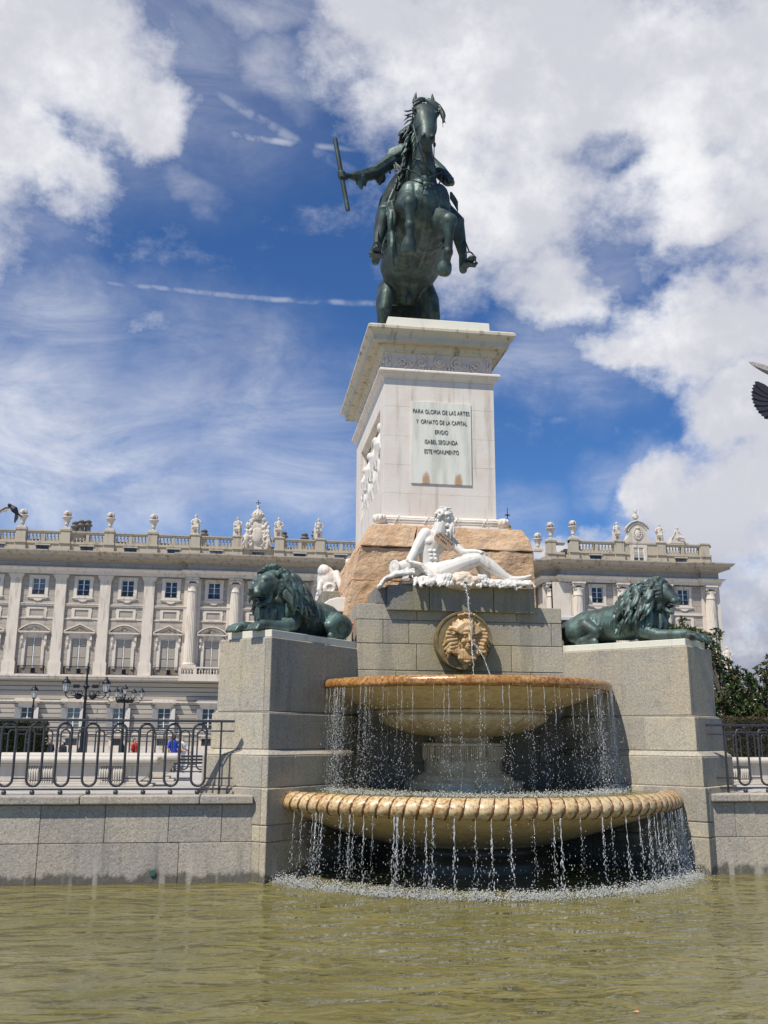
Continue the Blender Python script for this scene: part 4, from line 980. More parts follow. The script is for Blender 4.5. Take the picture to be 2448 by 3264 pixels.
for k in range(12): a = k*math.pi/6; g.limb([(3.12+.11*math.cos(a), 17.34+.11*math.sin(a), 13.92), (3.13+.24*math.cos(a), 17.36+.22*math.sin(a), 13.86)], [.03, .022], 6)
for k in range(5): g.limb([(3.12, 17.2-.03*k, 13.83-.02*k), (2.88, 17.22-.03*k, 13.83-.05*k), (2.64-.02*k, 17.30, 13.74-.06*k), (2.70, 17.6, 13.62-.05*k)], [.038, .05, .046, .03], 7)
for k in range(4): g.limb([(2.74+.01*k, 17.2, 13.40-.03*k), (2.85, 17.08-.01*k, 13.2-.05*k), (3.0, 17.08, 13.1-.04*k)], [.025, .028, .025], 6)
for k in range(9): g.limb([(2.72+.05*k, 17.16, 13.30), (2.74+.05*k, 17.13, 13.16)], [.03, .02], 6)
sculpt('scarf', g, BR, rider, .012, 1)
g = G(); g.limb([(1.98, 16.78, 12.70), (1.96, 16.77, 12.58), (1.99, 16.76, 12.46)], [.10, .075, .035], 8)
for k in range(5): g.limb([(1.90+.05*k, 16.76+.03*k, 12.66+.02*k), (1.90+.045*k, 16.74+.03*k, 12.52+.015*k)], [.045, .02], 6)
sculpt('lace_cuff', g, BR, rider, .012, 1)
g = G(); g.limb([(2.42, 17.1, 12.95), (2.40, 17.06, 12.8)], [.12, .045], 8); sculpt('elbow_cloth', g, BR, rider, .012, 1)
for s, (x, z, tx_) in ((-1, (2.34, 11.04, 2.29)), (1, (4.12, 11.0, 4.22))):
    g = G(); pts = []
    cxx = (x*.4+tx_*.6)
    for k in range(13):
        a = R(k*15); pts.append((cxx+.135*math.cos(a), 16.72, z-.05+.27*math.sin(a)))
    g.tube(pts, (.012, .03), 6, up=(0, 1, 0)); g.box(cxx-.14, cxx+.14, 16.64, 16.80, z-.075, z-.045)
    g.tube([(cxx, 16.72, z+.22), (cxx-.05*s, 16.95, z+.65), (cxx-.25*s, 17.25, z+1.35)], (.022, .01), 6)
    g.ell((cxx+.13*s, 16.70, z-.03), (.04, .04, .03))
    sculpt('stirrup', g, BR, ST, .009, 0)
g = G(); rr = rsc(7)                            # saddle cloth, sash ends and tassels
g.limb([(3.2, 17.9, 12.72), (3.2, 17.3, 12.78)], [(.34, .12), (.34, .12)], 10)
for s in (-1, 1):
    for k in range(20):
        y = 17.0+.05*k; g.limb([(3.24+s*.40, y+.1, 12.72), (3.25+s*.60, y+.05, 12.45), (3.26+s*((.66 if s < 0 else .59)+.02*math.sin(k*1.7)), y, 12.12), (3.27+s*((.66 if s < 0 else .57)+.03*math.sin(k*2.1)), y, 11.85+.08*math.sin(k*1.3))], [.05, .045, .045, .03], 7)
for k in range(16): lock(g, (2.66+.05*rr.random(), 16.85+.35*rr.random(), 12.75-.3*rr.random()), (-.30+.2*rr.random(), -.1, -1), .85, .04, .04, rr)
for k in range(12): lock(g, (2.58+.08*rr.random(), 16.9+.2*rr.random(), 12.05-.3*rr.random()), (.02+.15*rr.random(), .05, -1), 1.0, .04, .05, rr)
for k in range(9): lock(g, (2.60+.05*rr.random(), 16.78+.1*rr.random(), 12.25-.12*k), (.06, .04, -1), .75, .062, .07, rr, segs=9)
for k in range(5): g.limb([(2.75+.02*k, 16.72, 12.90-.05*k), (2.62, 16.9, 12.75-.05*k), (2.45-.02*k, 17.1, 12.45-.1*k), (2.36, 17.25, 12.1-.06*k)], [.03, .04, .04, .02], 6)
for k in range(9): lock(g, (4.10+.06*rr.random(), 17.15, 11.98-.05*rr.random()), (.16, .1, -1), .34, .020, .05, rr)
for k in range(5): g.limb([(3.86, 16.9, 12.62-.03*k), (3.95, 16.9, 12.50-.04*k), (4.0, 16.9, 12.42-.05*k)], [.03, .025, .015], 6)
sculpt('saddle_cloth', g, BR, ST, .014, 1)

# ---------------------------------------------------------------- lions
def lion(side, label, look, seed):
    """side -1 left pier, +1 right pier. s runs back from the slab's front corner, l sideways (outward +), z up."""
    d = Vector((-side*1.36, 1.53, 0)).normalized(); o = Vector((side*1.53, 1.36, 0)).normalized()
    O = Vector((X0+side*2.93, 12.72, 0)) + o*.42
    T = lambda s, l, z: tuple(O + d*s + o*l + Vector((0, 0, z)))
    rr = rsc(seed); t = thing('bronze_lion', label, 'statue', T(.9, 0, 3.16), 'bronze lions on the granite piers')
    Z = 3.16; g = G()
    LT = lambda pts: [T(*p) for p in pts]
    sd = tuple(o)
    g.limb(LT([(2.02, 0, Z+.25), (1.75, 0, Z+.32), (1.4, 0, Z+.34), (1.05, 0, Z+.36), (.78, 0, Z+.42)]), [(.24, .20), (.25, .25), (.255, .26), (.27, .30), (.26, .32)], 18, up=(0, 0, 1))
    g.ell(T(.72, 0, Z+.32), (.27, .27, .34)); g.ell(T(1.0, 0, Z+.50), (.20, .20, .16))
    g.limb(LT([(.85, 0, Z+.55), (.62, -.0, Z+.66), (.45+look*.08, .0, Z+.70)]), [.24, .24, .20], 14)
    for s in (-1, 1):
        l = s*.20
        g.limb(LT([(.80, l, Z+.34), (.66, l*1.15, Z+.16), (.50, l*1.1, Z+.095)]), [(.13, .17), .12, .095], 12)
        f = 0 if s*1 > 0 else .03
        g.limb(LT([(.52, l*1.1, Z+.09), (.30, l*1.05, Z+.085), (.10-f, l, Z+.08)]), [.095, .082, .078], 12)
        g.ell(T(.02-f, l, Z+.055), (.125, .125, .07)); 
        for k in range(4): g.limb(LT([(.02-f, l+(-.075+.05*k), Z+.075), (-.075-f, l+(-.08+.053*k), Z+.05), (-.115-f, l+(-.08+.053*k), Z+.0)]), [.038, .036, .026], 8)
        g.ell(T(1.78, s*.19, Z+.21), (.22, .22, .19)); g.limb(LT([(1.80, s*.25, Z+.22), (1.58, s*.29, Z+.30), (1.46, s*.30, Z+.20)]), [.19, .125, .09], 12)
        g.limb(LT([(1.47, s*.30, Z+.16), (1.60, s*.31, Z+.07), (1.75, s*.31, Z+.06)]), [.08, .07, .06], 10)
        g.limb(LT([(1.75, s*.31, Z+.05), (1.45, s*.33, Z+.045)]), [.055, .05], 10)
        for k in range(9): g.limb(LT([(1.05+.065*k, s*.235, Z+.42), (1.03+.065*k, s*.262, Z+.30), (1.06+.065*k, s*.25, Z+.18)]), [.012, .014, .01], 6)
    # head; the right-hand lion's face is sunk deeper in its mane
    hx = .31 + look*.06; hz = Z+.69+.05*look; kf = 1-.26*look/1.2; pv = hx+.15
    def TH(s_, l_, z_):
        return T(pv+(s_-pv)*kf, l_, z_)
    LH = lambda pts: [TH(*p) for p in pts]
    g.limb(LH([(hx+.12, 0, hz), (hx-.02, 0, hz-.03), (hx-.16, 0, hz-.10), (hx-.235, 0, hz-.14)]), [(.165, .17), (.145, .14), (.115, .09), (.09, .055)], 14, up=(0, 0, 1))
    g.ell(TH(hx-.285, 0, hz-.115), (.042, .042, .03)); g.ell(TH(hx+.03, 0, hz+.085), (.13, .13, .06)); [g.ell(TH(hx-.045, s*.07, hz+.07), (.045, .045, .035)) for s in (-1, 1)]
    g.limb(LH([(hx+.06, 0, hz-.20), (hx-.04, 0, hz-.285), (hx-.125, 0, hz-.315)]), [(.10, .06), (.075, .042), (.055, .032)], 12, up=(0, 0, 1))      # open jaw
    for s in (-1, 1):
        g.ell(TH(hx-.21, s*.058, hz-.155), (.06, .06, .045)); g.limb(LH([(hx-.10, s*.085, hz+.045), (hx-.0, s*.11, hz+.06)]), [.024, .026], 8)
        g.limb(LH([(hx+.04, s*.105, hz-.12), (hx+.02, s*.095, hz-.24)]), [.035, .03], 8)
    body = sculpt('body', g, M['bronze'], t, .013, 3)
    g = G()
    for s in (-1, 1): g = G(); g.ell(TH(hx-.085, s*.102, hz+.012), .017, n=8, m=6); obj('eye', g, M['black_iron'], body)
    g = G(); g.ell(TH(hx-.07, 0, hz-.215), (.07, .07, .03), n=8, m=6)
    obj('mouth', g, M['black_iron'], body)
    # mane: layered locks streaming back and down
    g = G()
    C = Vector((.58, 0, Z+.62))
    for k in range(170):
        u = rr.uniform(-1, 1); v = rr.random()
        a = u*math.pi*.66; s_ = .29+look*.10 + v*.68; z_ = Z+.80 - v*.24
        rad_ = .27+.08*math.sin(v*3.1)
        p = (s_+(.05 if look == 0 else 0), math.sin(a)*rad_, z_-(.06)+math.cos(a)*rad_-.02)
        if p[0] < hx+.04+.05*abs(math.sin(a)): continue
        down = abs(math.sin(a)); dv = d*(.55-.25*down) + o*(math.sin(a)*.35) + Vector((0, 0, -.25-.75*down-.2*v))
        lock(g, T(*p), dv, .15+.16*down+.08*rr.random(), .040, .055, rr, n=6, segs=7)
    for k in range(26):                        # ruff round the face and the tuft on the crown
        a = -2.3+4.6*k/25; p = (hx+.105-.10*look, math.sin(a)*.165, hz+.01+math.cos(a)*.16)
        dv = o*math.sin(a)*.6 + Vector((0, 0, math.cos(a)*.35-.40)) + d*.95
        lock(g, TH(*p), dv, .27, .046, .04, rr, n=6, segs=6)
        lock(g, TH(p[0]+.06, p[1]*1.12, p[2]+.02), dv, .27, .046, .05, rr, n=6, segs=6)
    for k in range(12): lock(g, TH(hx+.06+.05*rr.random(), rr.uniform(-.08, .08), hz+.13), Vector((0, 0, .30))+d*(.6+.4*rr.random())+o*rr.uniform(-.5, .5), .15, .036, .03, rr, n=6, segs=6)
    for s in (-1, 1):
        for k in range(26):
            p = (hx+.16+.5*rr.random(), s*(.22+.05*rr.random()), Z+.50-.12*rr.random())
            lock(g, T(*p), d*rr.uniform(-.2, .25)+o*s*.08+Vector((0, 0, -1)), .30+.08*rr.random(), .036, .03, rr, n=6, segs=6)
    for s in (-1, 1):
        for k in range(16): lock(g, TH(hx+.06-.05*look+.10*rr.random(), s*.15, hz+.06-.26*rr.random()), d*.9+o*s*.25+Vector((0, 0, -.7)), .18, .034, .03, rr, n=6, segs=6)
    for k in range(20): lock(g, TH(hx+.05+.1*rr.random(), rr.uniform(-.13, .13), hz-.33), -d*.0+Vector((0, 0, -1))+o*rr.uniform(-.15, .15), .34, .036, .03, rr, n=6, segs=6)
    g.ell(T(.62+look*.05, 0, Z+.62), (.22, .22, .26))
    sculpt('mane', g, M['bronze'], body, .0095, 0)
    g = G()
    for s in (-1, 1): g = G(); g.limb(LH([(hx+.10, s*.13, hz+.11), (hx+.08, s*.17, hz+.14), (hx+.10, s*.19, hz+.155)]), [.05, .045, .02], 8); sculpt('ear', g, M['bronze'], body, .009, 1)
    g = G(); g.limb(LT([(2.12, 0, Z+.22), (2.2, .12, Z+.08), (2.05, .34, Z+.05), (1.7, .45, Z+.045), (1.4, .46, Z+.045)]), [.05, .045, .04, .04, .055], 8)
    sculpt('tail', g, M['bronze'], body, .012, 1)
    return t
lion(-1, 'green bronze lion with gaping jaws facing left, on the pier left of the fountain', 0, 31)
lion(1, 'green bronze lion facing right with a shaggy mane, on the pier right of the fountain', 1.2, 32)

# ---------------------------------------------------------------- reclining river god
GT = thing('river_god', 'white marble bearded nude reclining above the fountain, pouring from an urn', 'statue', (3.1, 14.3, 4.015))
g = G()
Lm = lambda pts, rs, n=12, up=None: g.limb(pts, [r*1.10 if isinstance(r, float) else (r[0]*1.08, r[1]*1.10) for r in rs], n, up)
Lm([(2.93, 14.32, 4.28), (2.87, 14.36, 4.42), (2.85, 14.36, 4.58), (2.93, 14.34, 4.76), (2.99, 14.34, 4.88)], [(.17, .16), (.145, .12), (.155, .125), (.20, .135), (.175, .11)], 16, up=(0, 1, 0))
g.ell((2.98, 14.24, 4.78), (.12, .06, .07), (0, 25, 0)); g.ell((2.84, 14.24, 4.75), (.07, .05, .06)); g.ell((2.90, 14.26, 4.50), (.10, .05, .13))
for k in range(3):
    for s in (-1, 1): g.ell((2.885+s*.035+.01*k, 14.215, 4.60-.062*k), (.03, .025, .026))
Lm([(3.01, 14.33, 4.92), (3.05, 14.31, 5.06)], [.115, .10], 12)
g.ell((2.80, 14.33, 4.88), (.115, .11, .115)); g.ell((3.17, 14.38, 4.86), (.10, .10, .10))
Lm([(2.78, 14.33, 4.86), (2.69, 14.31, 4.72), (2.61, 14.27, 4.58)], [.098, .090, .068])                 # straight supporting arm
Lm([(2.61, 14.27, 4.58), (2.54, 14.22, 4.46), (2.47, 14.15, 4.30), (2.45, 14.12, 4.24)], [.070, .068, .048, .042])
g.ell((2.44, 14.08, 4.20), (.06, .05, .035), (0, 20, 0))
for k in range(4): Lm([(2.40+.027*k, 14.05, 4.19), (2.375+.028*k, 14.00, 4.155), (2.37+.028*k, 13.985, 4.10+.006*k)], [.017, .016, .012], 7)
Lm([(2.49, 14.07, 4.21), (2.525, 14.02, 4.17), (2.53, 13.99, 4.13)], [.018, .017, .013], 7)
Lm([(3.18, 14.38, 4.84), (3.28, 14.33, 4.71), (3.38, 14.26, 4.60)], [.078, .07, .058])                  # other arm, hand towards the knee
Lm([(3.38, 14.26, 4.60), (3.48, 14.20, 4.60), (3.56, 14.15, 4.60)], [.058, .05, .038]); g.ell((3.60, 14.13, 4.60), (.055, .04, .03))
for k in range(4): Lm([(3.63, 14.10+.022*k, 4.60), (3.68, 14.09+.022*k, 4.585), (3.71, 14.09+.022*k, 4.55)], [.016, .014, .011], 6)
Lm([(3.60, 14.10, 4.59), (3.63, 14.07, 4.57)], [.016, .012], 6)
# legs: near thigh lies forward and up to the knee, shin slopes to the foot on the right
Lm([(3.0, 14.26, 4.25), (3.30, 14.20, 4.38), (3.55, 14.18, 4.47)], [.165, .13, .10])
Lm([(3.55, 14.18, 4.47), (3.64, 14.17, 4.50)], [.10, .092])
Lm([(3.64, 14.17, 4.49), (3.80, 14.13, 4.37), (4.0, 14.08, 4.22), (4.08, 14.07, 4.18)], [.092, .092, .058, .05])
Lm([(4.07, 14.07, 4.165), (4.20, 14.04, 4.165), (4.32, 14.02, 4.19), (4.40, 14.01, 4.225)], [(.055, .05), (.055, .042), (.048, .028), (.035, .018)], 12, up=(0, 0, 1))
g.ell((4.03, 14.07, 4.135), (.045, .045, .04))
for k in range(4): Lm([(4.36, 13.985+.022*k, 4.20), (4.405-.008*k, 13.98+.022*k, 4.222)], [.016, .013], 6)
Lm([(3.0, 14.42, 4.24), (3.35, 14.42, 4.42), (3.62, 14.38, 4.58)], [.15, .12, .095]); Lm([(3.62, 14.38, 4.58), (3.72, 14.33, 4.36), (3.78, 14.28, 4.14)], [.092, .085, .06])
# head in profile to the right
H = Vector((3.105, 14.29, 5.175))
g.ell(H, (.125, .11, .145)); g.ell(H+Vector((.06, -.01, -.05)), (.075, .075, .09))
g.limb([H+Vector((.095, -.03, .03)), H+Vector((.135, -.035, -.025))], [.014, .022], 7); g.ell(H+Vector((.09, -.03, .055)), (.035, .06, .018))
g.ell(H+Vector((.115, -.035, -.07)), (.022, .03, .012)); g.ell(H+Vector((.10, -.03, -.105)), (.035, .04, .035)); g.ell(H+Vector((-.0, -.10, -.01)), (.022, .014, .034))
body = sculpt('body', g, M['statue'], GT, .0115, 3)
g = G(); rr = rsc(12)
for k in range(46): a = rr.uniform(0, 6.28); e = rr.uniform(-.5, 1.2); q = Vector((math.cos(a)*math.cos(e)*.13-.02, math.sin(a)*math.cos(e)*.115, math.sin(e)*.14)); (q.x > .06 and q.z < .06) or g.ell(H+q, rr.uniform(.022, .036), n=7, m=6)
for k in range(34): q = Vector((rr.uniform(.0, .10), rr.uniform(-.09, .03), -rr.uniform(.09, .30))); g.ell(H+q, rr.uniform(.020, .034), n=7, m=6)
for k in range(70):
    a = rr.uniform(0, 6.28); e = rr.uniform(-.3, 1.5); q = Vector((math.cos(a)*math.cos(e)*.115, math.sin(a)*math.cos(e)*.10, math.sin(e)*.13))
    if q.x > .05 and q.z < .07: continue
    lock(g, H+q+Vector((-.01, 0, .01)), (-.8+.3*rr.random(), math.sin(a)*.4, -.25-.4*rr.random()), .10, .022, .018, rr, n=6, segs=5)
for k in range(8): lock(g, H+Vector((-.08+.02*k, -.06, .12)), (.5, -.3, .5), .05, .018, .015, rr, segs=5)   # leafy wreath
for k in range(26): lock(g, H+Vector((.04+.07*rr.random(), rr.uniform(-.07, .05), -.10)), (.12, -.15, -1), .24+.08*rr.random(), .023, .02, rr, segs=6)
sculpt('hair_and_beard', g, M['statue'], body, .008, 1)
g = G()                                     # urn, drapery, fleece and the rock he sits on
g.limb([(2.46, 14.22, 4.33), (2.36, 14.18, 4.31), (2.30, 14.15, 4.31)], [.12, .10, .07], 14)
g.tube([(2.30, 14.15, 4.31), (2.27, 14.13, 4.31), (2.255, 14.12, 4.31)], [.07, .115, .12], 16); g.ell((2.62, 14.3, 4.3), (.2, .14, .14))
sculpt('urn', g, M['statue'], GT, .0115, 1)
g = G(); rr = rsc(14)
for k in range(16):
    y = 13.97+.045*(k % 8)
    y += .003*k
    g.limb([(2.55, y+.06, 4.22+.02*(k % 3)), (2.25, y, 4.17+.002*k), (2.10, y-.01, 4.10), (2.02+.01*(k % 3), y-.02, 3.99)], [.032, .036, .032, .024], 7)
for k in range(12): g.limb([(2.46+.02*k, 14.15+.01*k, 4.42-.012*k), (2.66+.02*k, 14.06, 4.36-.02*k), (2.80+.03*k, 14.0, 4.16-.008*k)], [.025, .03, .03], 7)
g.tube([(2.37, 14.27, 4.067), (3.3, 14.273, 4.071), (4.23, 14.28, 4.069)], (.213, .047), 14, up=(0, .013, 1))
for k in range(40):
    x = 2.55+1.8*k/39; g.limb([(x, 14.12, 4.10), (x+.03, 13.99, 4.11), (x+rr.uniform(-.02, .08), 13.915, 4.035-.05*rr.random()**2)], [.055, .042, .024], 7)
for (x, z, L, dx) in ((2.95, 4.10, .16, -.10), (2.75, 4.09, .12, -.16), (3.03, 4.12, .20, .0), (3.60, 4.15, .22, .03), (3.66, 4.12, .14, .1), (3.86, 4.12, .15, .12), (3.95, 4.10, .13, .14), (4.1, 4.09, .06, .2), (4.22, 4.09, .05, .14), (3.02, 4.2, .22, -.05), (3.56, 4.2, .22, .05)):
    for q in range(4): lock(g, (x+.03*q, 13.96, z), (dx, -.12, -L), .17, .034, .012, rr, segs=5)
g.ell((3.0, 14.2, 4.12), (.45, .25, .11)); g.ell((3.9, 14.1, 4.08), (.42, .2, .06))
sculpt('drapery', g, M['statue'], GT, .010, 0, .012, 14)
g = G(); g.ell((3.31, 14.05, 4.11), (.24, .16, .15)); g.ell((3.15, 14.06, 4.10), (.18, .15, .11)); g.ell((3.48, 14.05, 4.10), (.18, .15, .10))
rk = sculpt('seat_rock', g, simple('buff_rock', (.62, .52, .40), .85, 0, .2, 12, .5, .01), GT, .012, 2, .02, 12)
g = G(); g.lathe([(.0001, 0), (.018, 0), (.018, .02)], n=14); hl = obj('spout_hole', g, M['black_iron'], None); hl.parent = GT; hl.rotation_euler = (R(90), 0, 0); hl.location = (3.325-3.1, 13.903-14.3, 4.06-4.015)
# cardboard sign leaning on the chest
t = thing('cardboard_sign', 'brown cardboard sign with scrawled writing leaning on the marble chest', 'sign', (3.04, 14.1, 4.72))
o = Vector((3.035, 14.085, 4.735)); ux = Vector((.245, -.02, -.20)).normalized(); uz = Vector((.20, -.06, .245)); uz = (uz-ux*uz.dot(ux)).normalized(); nn = ux.cross(uz)
if nn.y > 0: nn = -nn
g = G(); pl = [(-.165, -.035), (-.13, -.075), (.06, -.07), (.17, -.075), (.185, -.055), (.155, .08), (-.13, .075), (-.165, .03)]
vs = [o+ux*a+uz*b+nn*h for h in (0, -.008) for a, b in pl]; N_ = len(pl)
g.add(vs, [tuple(range(N_)), tuple(range(2*N_-1, N_-1, -1))]+[(i, (i+1) % N_, N_+(i+1) % N_, N_+i) for i in range(N_)])
cb_ = obj('card', g, M['card'], t)
g = G(); rr = rsc(77)
def scr(u, v, kind, h=.028):
    q = {'M': [(0, 0), (0, 1), (.4, .4), (.8, 1), (.8, 0)], 'I': [(.3, 0), (.3, 1)], 'N': [(0, 0), (0, 1), (.7, 0), (.7, 1)], 'E': [(.7, 1), (0, 1), (0, .5), (.5, .5), (0, .5), (0, 0), (.7, 0)], 'T': [(0, 1), (.8, 1), (.4, 1), (.4, 0)], 'P': [(0, 0), (0, 1), (.6, .9), (.6, .5), (0, .5)], 'O': [(0, 0), (0, 1), (.6, 1), (.6, 0), (0, 0)], 'A': [(0, 0), (.4, 1), (.8, 0)], 'D': [(0, 0), (0, 1), (.6, .6), (.6, .3), (0, 0)], 'R': [(0, 0), (0, 1), (.6, .8), (0, .5), (.6, 0)], 'S': [(.6, 1), (0, .8), (.6, .3), (0, 0)]}[kind]
    g.tube([o+ux*(u+a*h*.8)+uz*(v+b*h)+nn*.0025 for a, b in q], .0026, 4)
for i, ch in enumerate('MINISTERO'): scr(-.125+.030*i, .036, ch)
for i, ch in enumerate('PE'): scr(-.14+.030*i, -.012, ch)
for i, ch in enumerate('ROMA'): scr(-.055+.033*i, -.018, ch)
obj('writing', g, M['ink'], cb_)
# ---------------------------------------------------------------- the palace
PY = 105.0
PA = thing('palace', 'long pale stone palace with pilasters, tall windows and a roof balustrade, behind the monument', 'palace', (10, PY, 0))
BAY = 4.655; PIL0 = -24.28
pil = [PIL0+BAY*k for k in range(-4, 13)]         # pilaster axes up to x = 31.6
wins = [PIL0+BAY*(k+.5) for k in range(-4, 12)]
pilC = [x for x in pil if -6.5 < x < 9]; 
def wall_open(g, x0, x1, z0, z1, y, th, ops):
    xs = sorted({x0, x1} | {v for o in ops for v in o[:2] if x0 < v < x1}); zs = sorted({z0, z1} | {v for o in ops for v in o[2:] if z0 < v < z1})
    for a, b in zip(xs, xs[1:]):
        run = None
        for c, d in zip(zs, zs[1:]):
            m = ((a+b)/2, (c+d)/2); solid = not any(o[0] < m[0] < o[1] and o[2] < m[1] < o[3] for o in ops)
            if solid: run = (run[0], d) if run else (c, d)
            if (not solid or d == zs[-1]) and run: g.box(a, b, y, y+th, run[0], run[1]); run = None
OPS = lambda x: [(x-.66, x+.66, 16.24, 18.05), (x-.82, x+.82, 8.45, 11.66)]
OPL = lambda x: [(x-.68, x+.68, 2.1, 4.42), (x-.60, x+.60, .1, 1.22)]
def facade(x0, x1, y, wx, parent):
    g = G(); wall_open(g, x0, x1, 7.75, 18.45, y, .6, [o for x in wx for o in OPS(x)]); g.box(x0, x1, y+.6, y+.75, 7.75, 18.4)
    obj('upper_wall', g, M['p_wall'], parent)
    g = G(); wall_open(g, x0, x1, -.2, 7.2, y-.12, .6, [o for x in wx for o in OPL(x)]); g.box(x0, x1, y+.5, y+.62, -.2, 7.2)
    obj('ground_storey_wall', g, M['p_rust'], parent)
# templates at origin, front towards -Y
def T_window(w, z0, z1, m_sash=True, cross=3):
    """returns frame mesh, pane mesh"""
    g = G(); h = z1-z0; f = .07
    for a, b in ((-w, -w+f), (w-f, w), (-.05, .05)): g.box(a, b, .10, .17, 0, h)
    for q in [0]+[h*i/cross for i in range(1, cross)]+[h-f]: g.box(-w+f, -.05, .115, .165, q, q+(f if q in (0, h-f) else .035)); g.box(.05, w-f, .115, .165, q, q+(f if q in (0, h-f) else .035))
    fr_ = g.mesh('window_frame'); g = G(); g.box(-w, w, .17, .19, 0, h); return fr_, g.mesh('pane')
uwF, uwP = T_window(.66, 0, 1.80)
g = G()                                                # surround of the upper window
for a, b in ((-1.0, -.66), (.66, 1.0)): g.box(a, b, -.10, .02, -.3, 2.12)
g.box(-.66, .66, -.10, .02, 1.81, 2.12); g.box(-1.07, -1.0, -.08, .02, 1.75, 2.1); g.box(1.0, 1.07, -.08, .02, 1.75, 2.1); g.box(-.66, .66, -.12, .02, -.3, -.0)
g.xz([(-1.0, -.3), (-.95, -.42), (-.5, -.45), (-.3, -.62), (0, -.68), (.3, -.62), (.5, -.45), (.95, -.42), (1.0, -.3)], -.12, .02)
g.box(-1.12, 1.12, -.16, .02, -.32, -.22)
uwS = g.mesh('surround')
g = G()
for k in range(19): g.box(-.6+.0667*k-.008, -.6+.0667*k+.008, -.05, -.035, .05, .42)
g.box(-.64, .64, -.06, -.03, .42, .45); g.box(-.64, .64, -.06, -.03, .03, .06)
for k in range(7): g.lathe([(.07, -.01), (.07, .01)], (-.54+.18*k, -.045, .2), 8, sc=(1, .1))
uwG = g.mesh('window_guard')
lwF, lwP = T_window(.82, 0, 3.2, cross=4); g = G()
for s in (-1, 1):
    for a, b in ((.08, 1.10), (1.16, 2.30), ): g.box(s*.10, s*.74, .07, .115, a, b)
    g.box(s*.10, s*.74, .07, .115, 2.42, 3.1)
lwB = g.mesh('shutter')
g = G()
for s in (-1, 1):
    g.box(s*.82, s*1.12, -.14, .02, -.0, 3.45); g.box(s*1.12, s*1.30, -.10, .02, 2.2, 3.45); g.box(s*1.1, s*1.32, -.32, .02, 3.0, 3.5); g.lathe([(.11, -.14), (.14, .0), (.11, .14)], (s*1.21, -.2, 2.5), 8)
g.box(-.82, .82, -.14, .02, 3.21, 3.45); g.box(-1.1, 1.1, -.16, .02, 3.45, 3.68)
lwS = g.mesh('surround')
def T_pediment(tri):
    g = G(); g.box(-1.62, 1.62, -.5, .02, 3.72, 3.84); g.box(-1.5, 1.5, -.4, .02, 3.6, 3.72)
    n = 2 if tri else 14; arc = [(-1.62+3.24*k/n, 3.84+(.78*(1-abs(-1+2*k/n)) if tri else .80*math.sqrt(max(0, 1-(-1+2*k/n)**2*.98))-.0)) for k in range(n+1)]
    if not tri: arc = [(-1.62+3.24*k/n, 3.84+.76*(1-(-1+2*k/n)**2)) for k in range(n+1)]
    for (a, b), (c, d) in zip(arc, arc[1:]): g.add([(a, -.5, b), (c, -.5, d), (c, .02, d), (a, .02, b), (a, -.5, b+.13), (c, -.5, d+.13), (c, .02, d+.13), (a, .02, b+.13)], [(0,1,5,4),(4,5,6,7),(0,3,2,1),(1,2,6,5),(0,4,7,3)])
    inner = [(x*.93, 3.84+(z-3.84)*.95) for x, z in arc]; g.xz([(-1.5, 3.842)]+[(1.5, 3.842)]+[p for p in reversed(inner[1:-1])], -.14, .02)
    p = g.mesh('pediment'); g = G(); rr = rsc(3)
    g.ell((0, -.2, 4.12), (.22, .14, .2), n=8, m=6)
    for s in (-1, 1):
        for k in range(4): g.ell((s*(.25+.15*k), -.18, 4.05-.04*k), (.13, .1, .1-.012*k), n=7, m=5)
    return p, g.mesh('pediment_carving')
tri = T_pediment(True); seg_ = T_pediment(False)
g = G()
for k in range(30): g.tube([(-1.26+.087*k, -.62, .02), (-1.26+.087*k, -.62, .84)], .017, 4)
for s in (-1, 1):
    for k in range(6): g.tube([(s*1.3, -.1-.1*k, .02), (s*1.3, -.1-.1*k, .84)], .017, 4)
    g.box(s*1.28, s*1.32, -.64, 0, .83, .88)
g.box(-1.32, 1.32, -.65, -.59, .83, .88); g.box(-1.32, 1.32, -.65, -.59, .02, .06); g.box(.05, .42, -.58, -.2, .1, .62)
balM = g.mesh('balcony_rail'); g = G(); g.box(-1.4, 1.4, -.72, .02, -.14, 0); balS = g.mesh('balcony_slab')
g = G()
for a in ((-1.03, -.72), (.72, 1.03)): g.box(*a, -.09, .02, 0, 1.08)
g.box(-.72, .72, -.09, .02, 0, .16); g.box(-.72, .72, -.09, .02, .92, 1.08); g.box(-1.1, -1.03, -.07, .02, .6, .9); g.box(1.03, 1.1, -.07, .02, .6, .9); g.box(-1.1, 1.1, -.13, .02, -.06, 0)
panM = g.mesh('blind_panel')
llF, llP = T_window(.68, 0, 2.3, cross=4)
g = G()
for s in (-1, 1): g.box(s*.68, s*.95, -.1, .02, 0, 2.7)
g.box(-.68, .68, -.1, .02, 2.3, 2.7); g.box(-1.2, 1.2, -.25, .02, -.2, -.02)
g.xz([(-1.55, 2.85), (1.55, 2.85), (1.3, 3.0), (1.15, 3.2), (-1.15, 3.2), (-1.3, 3.0)], -.55, .02); g.box(-1.2, 1.2, -.3, .02, 2.7, 2.85)
llS = g.mesh('surround'); llB = []
for s in (-1, 1):
    g = G(); g.add([(s*.72, -.12, .05), (s*1.18, -.42, .05), (s*1.18, -.42, 2.25), (s*.72, -.12, 2.25), (s*.74, -.08, .05), (s*1.2, -.38, .05), (s*1.2, -.38, 2.25), (s*.74, -.08, 2.25)], [(0,1,2,3),(4,7,6,5),(0,4,5,1),(3,2,6,7),(1,5,6,2),(0,3,7,4)])
    llB.append(g.mesh('shutter'))
g = G(); g.box(-.6, .6, .1, .13, 0, 1.1)
doP = g.mesh('pane'); g = G()
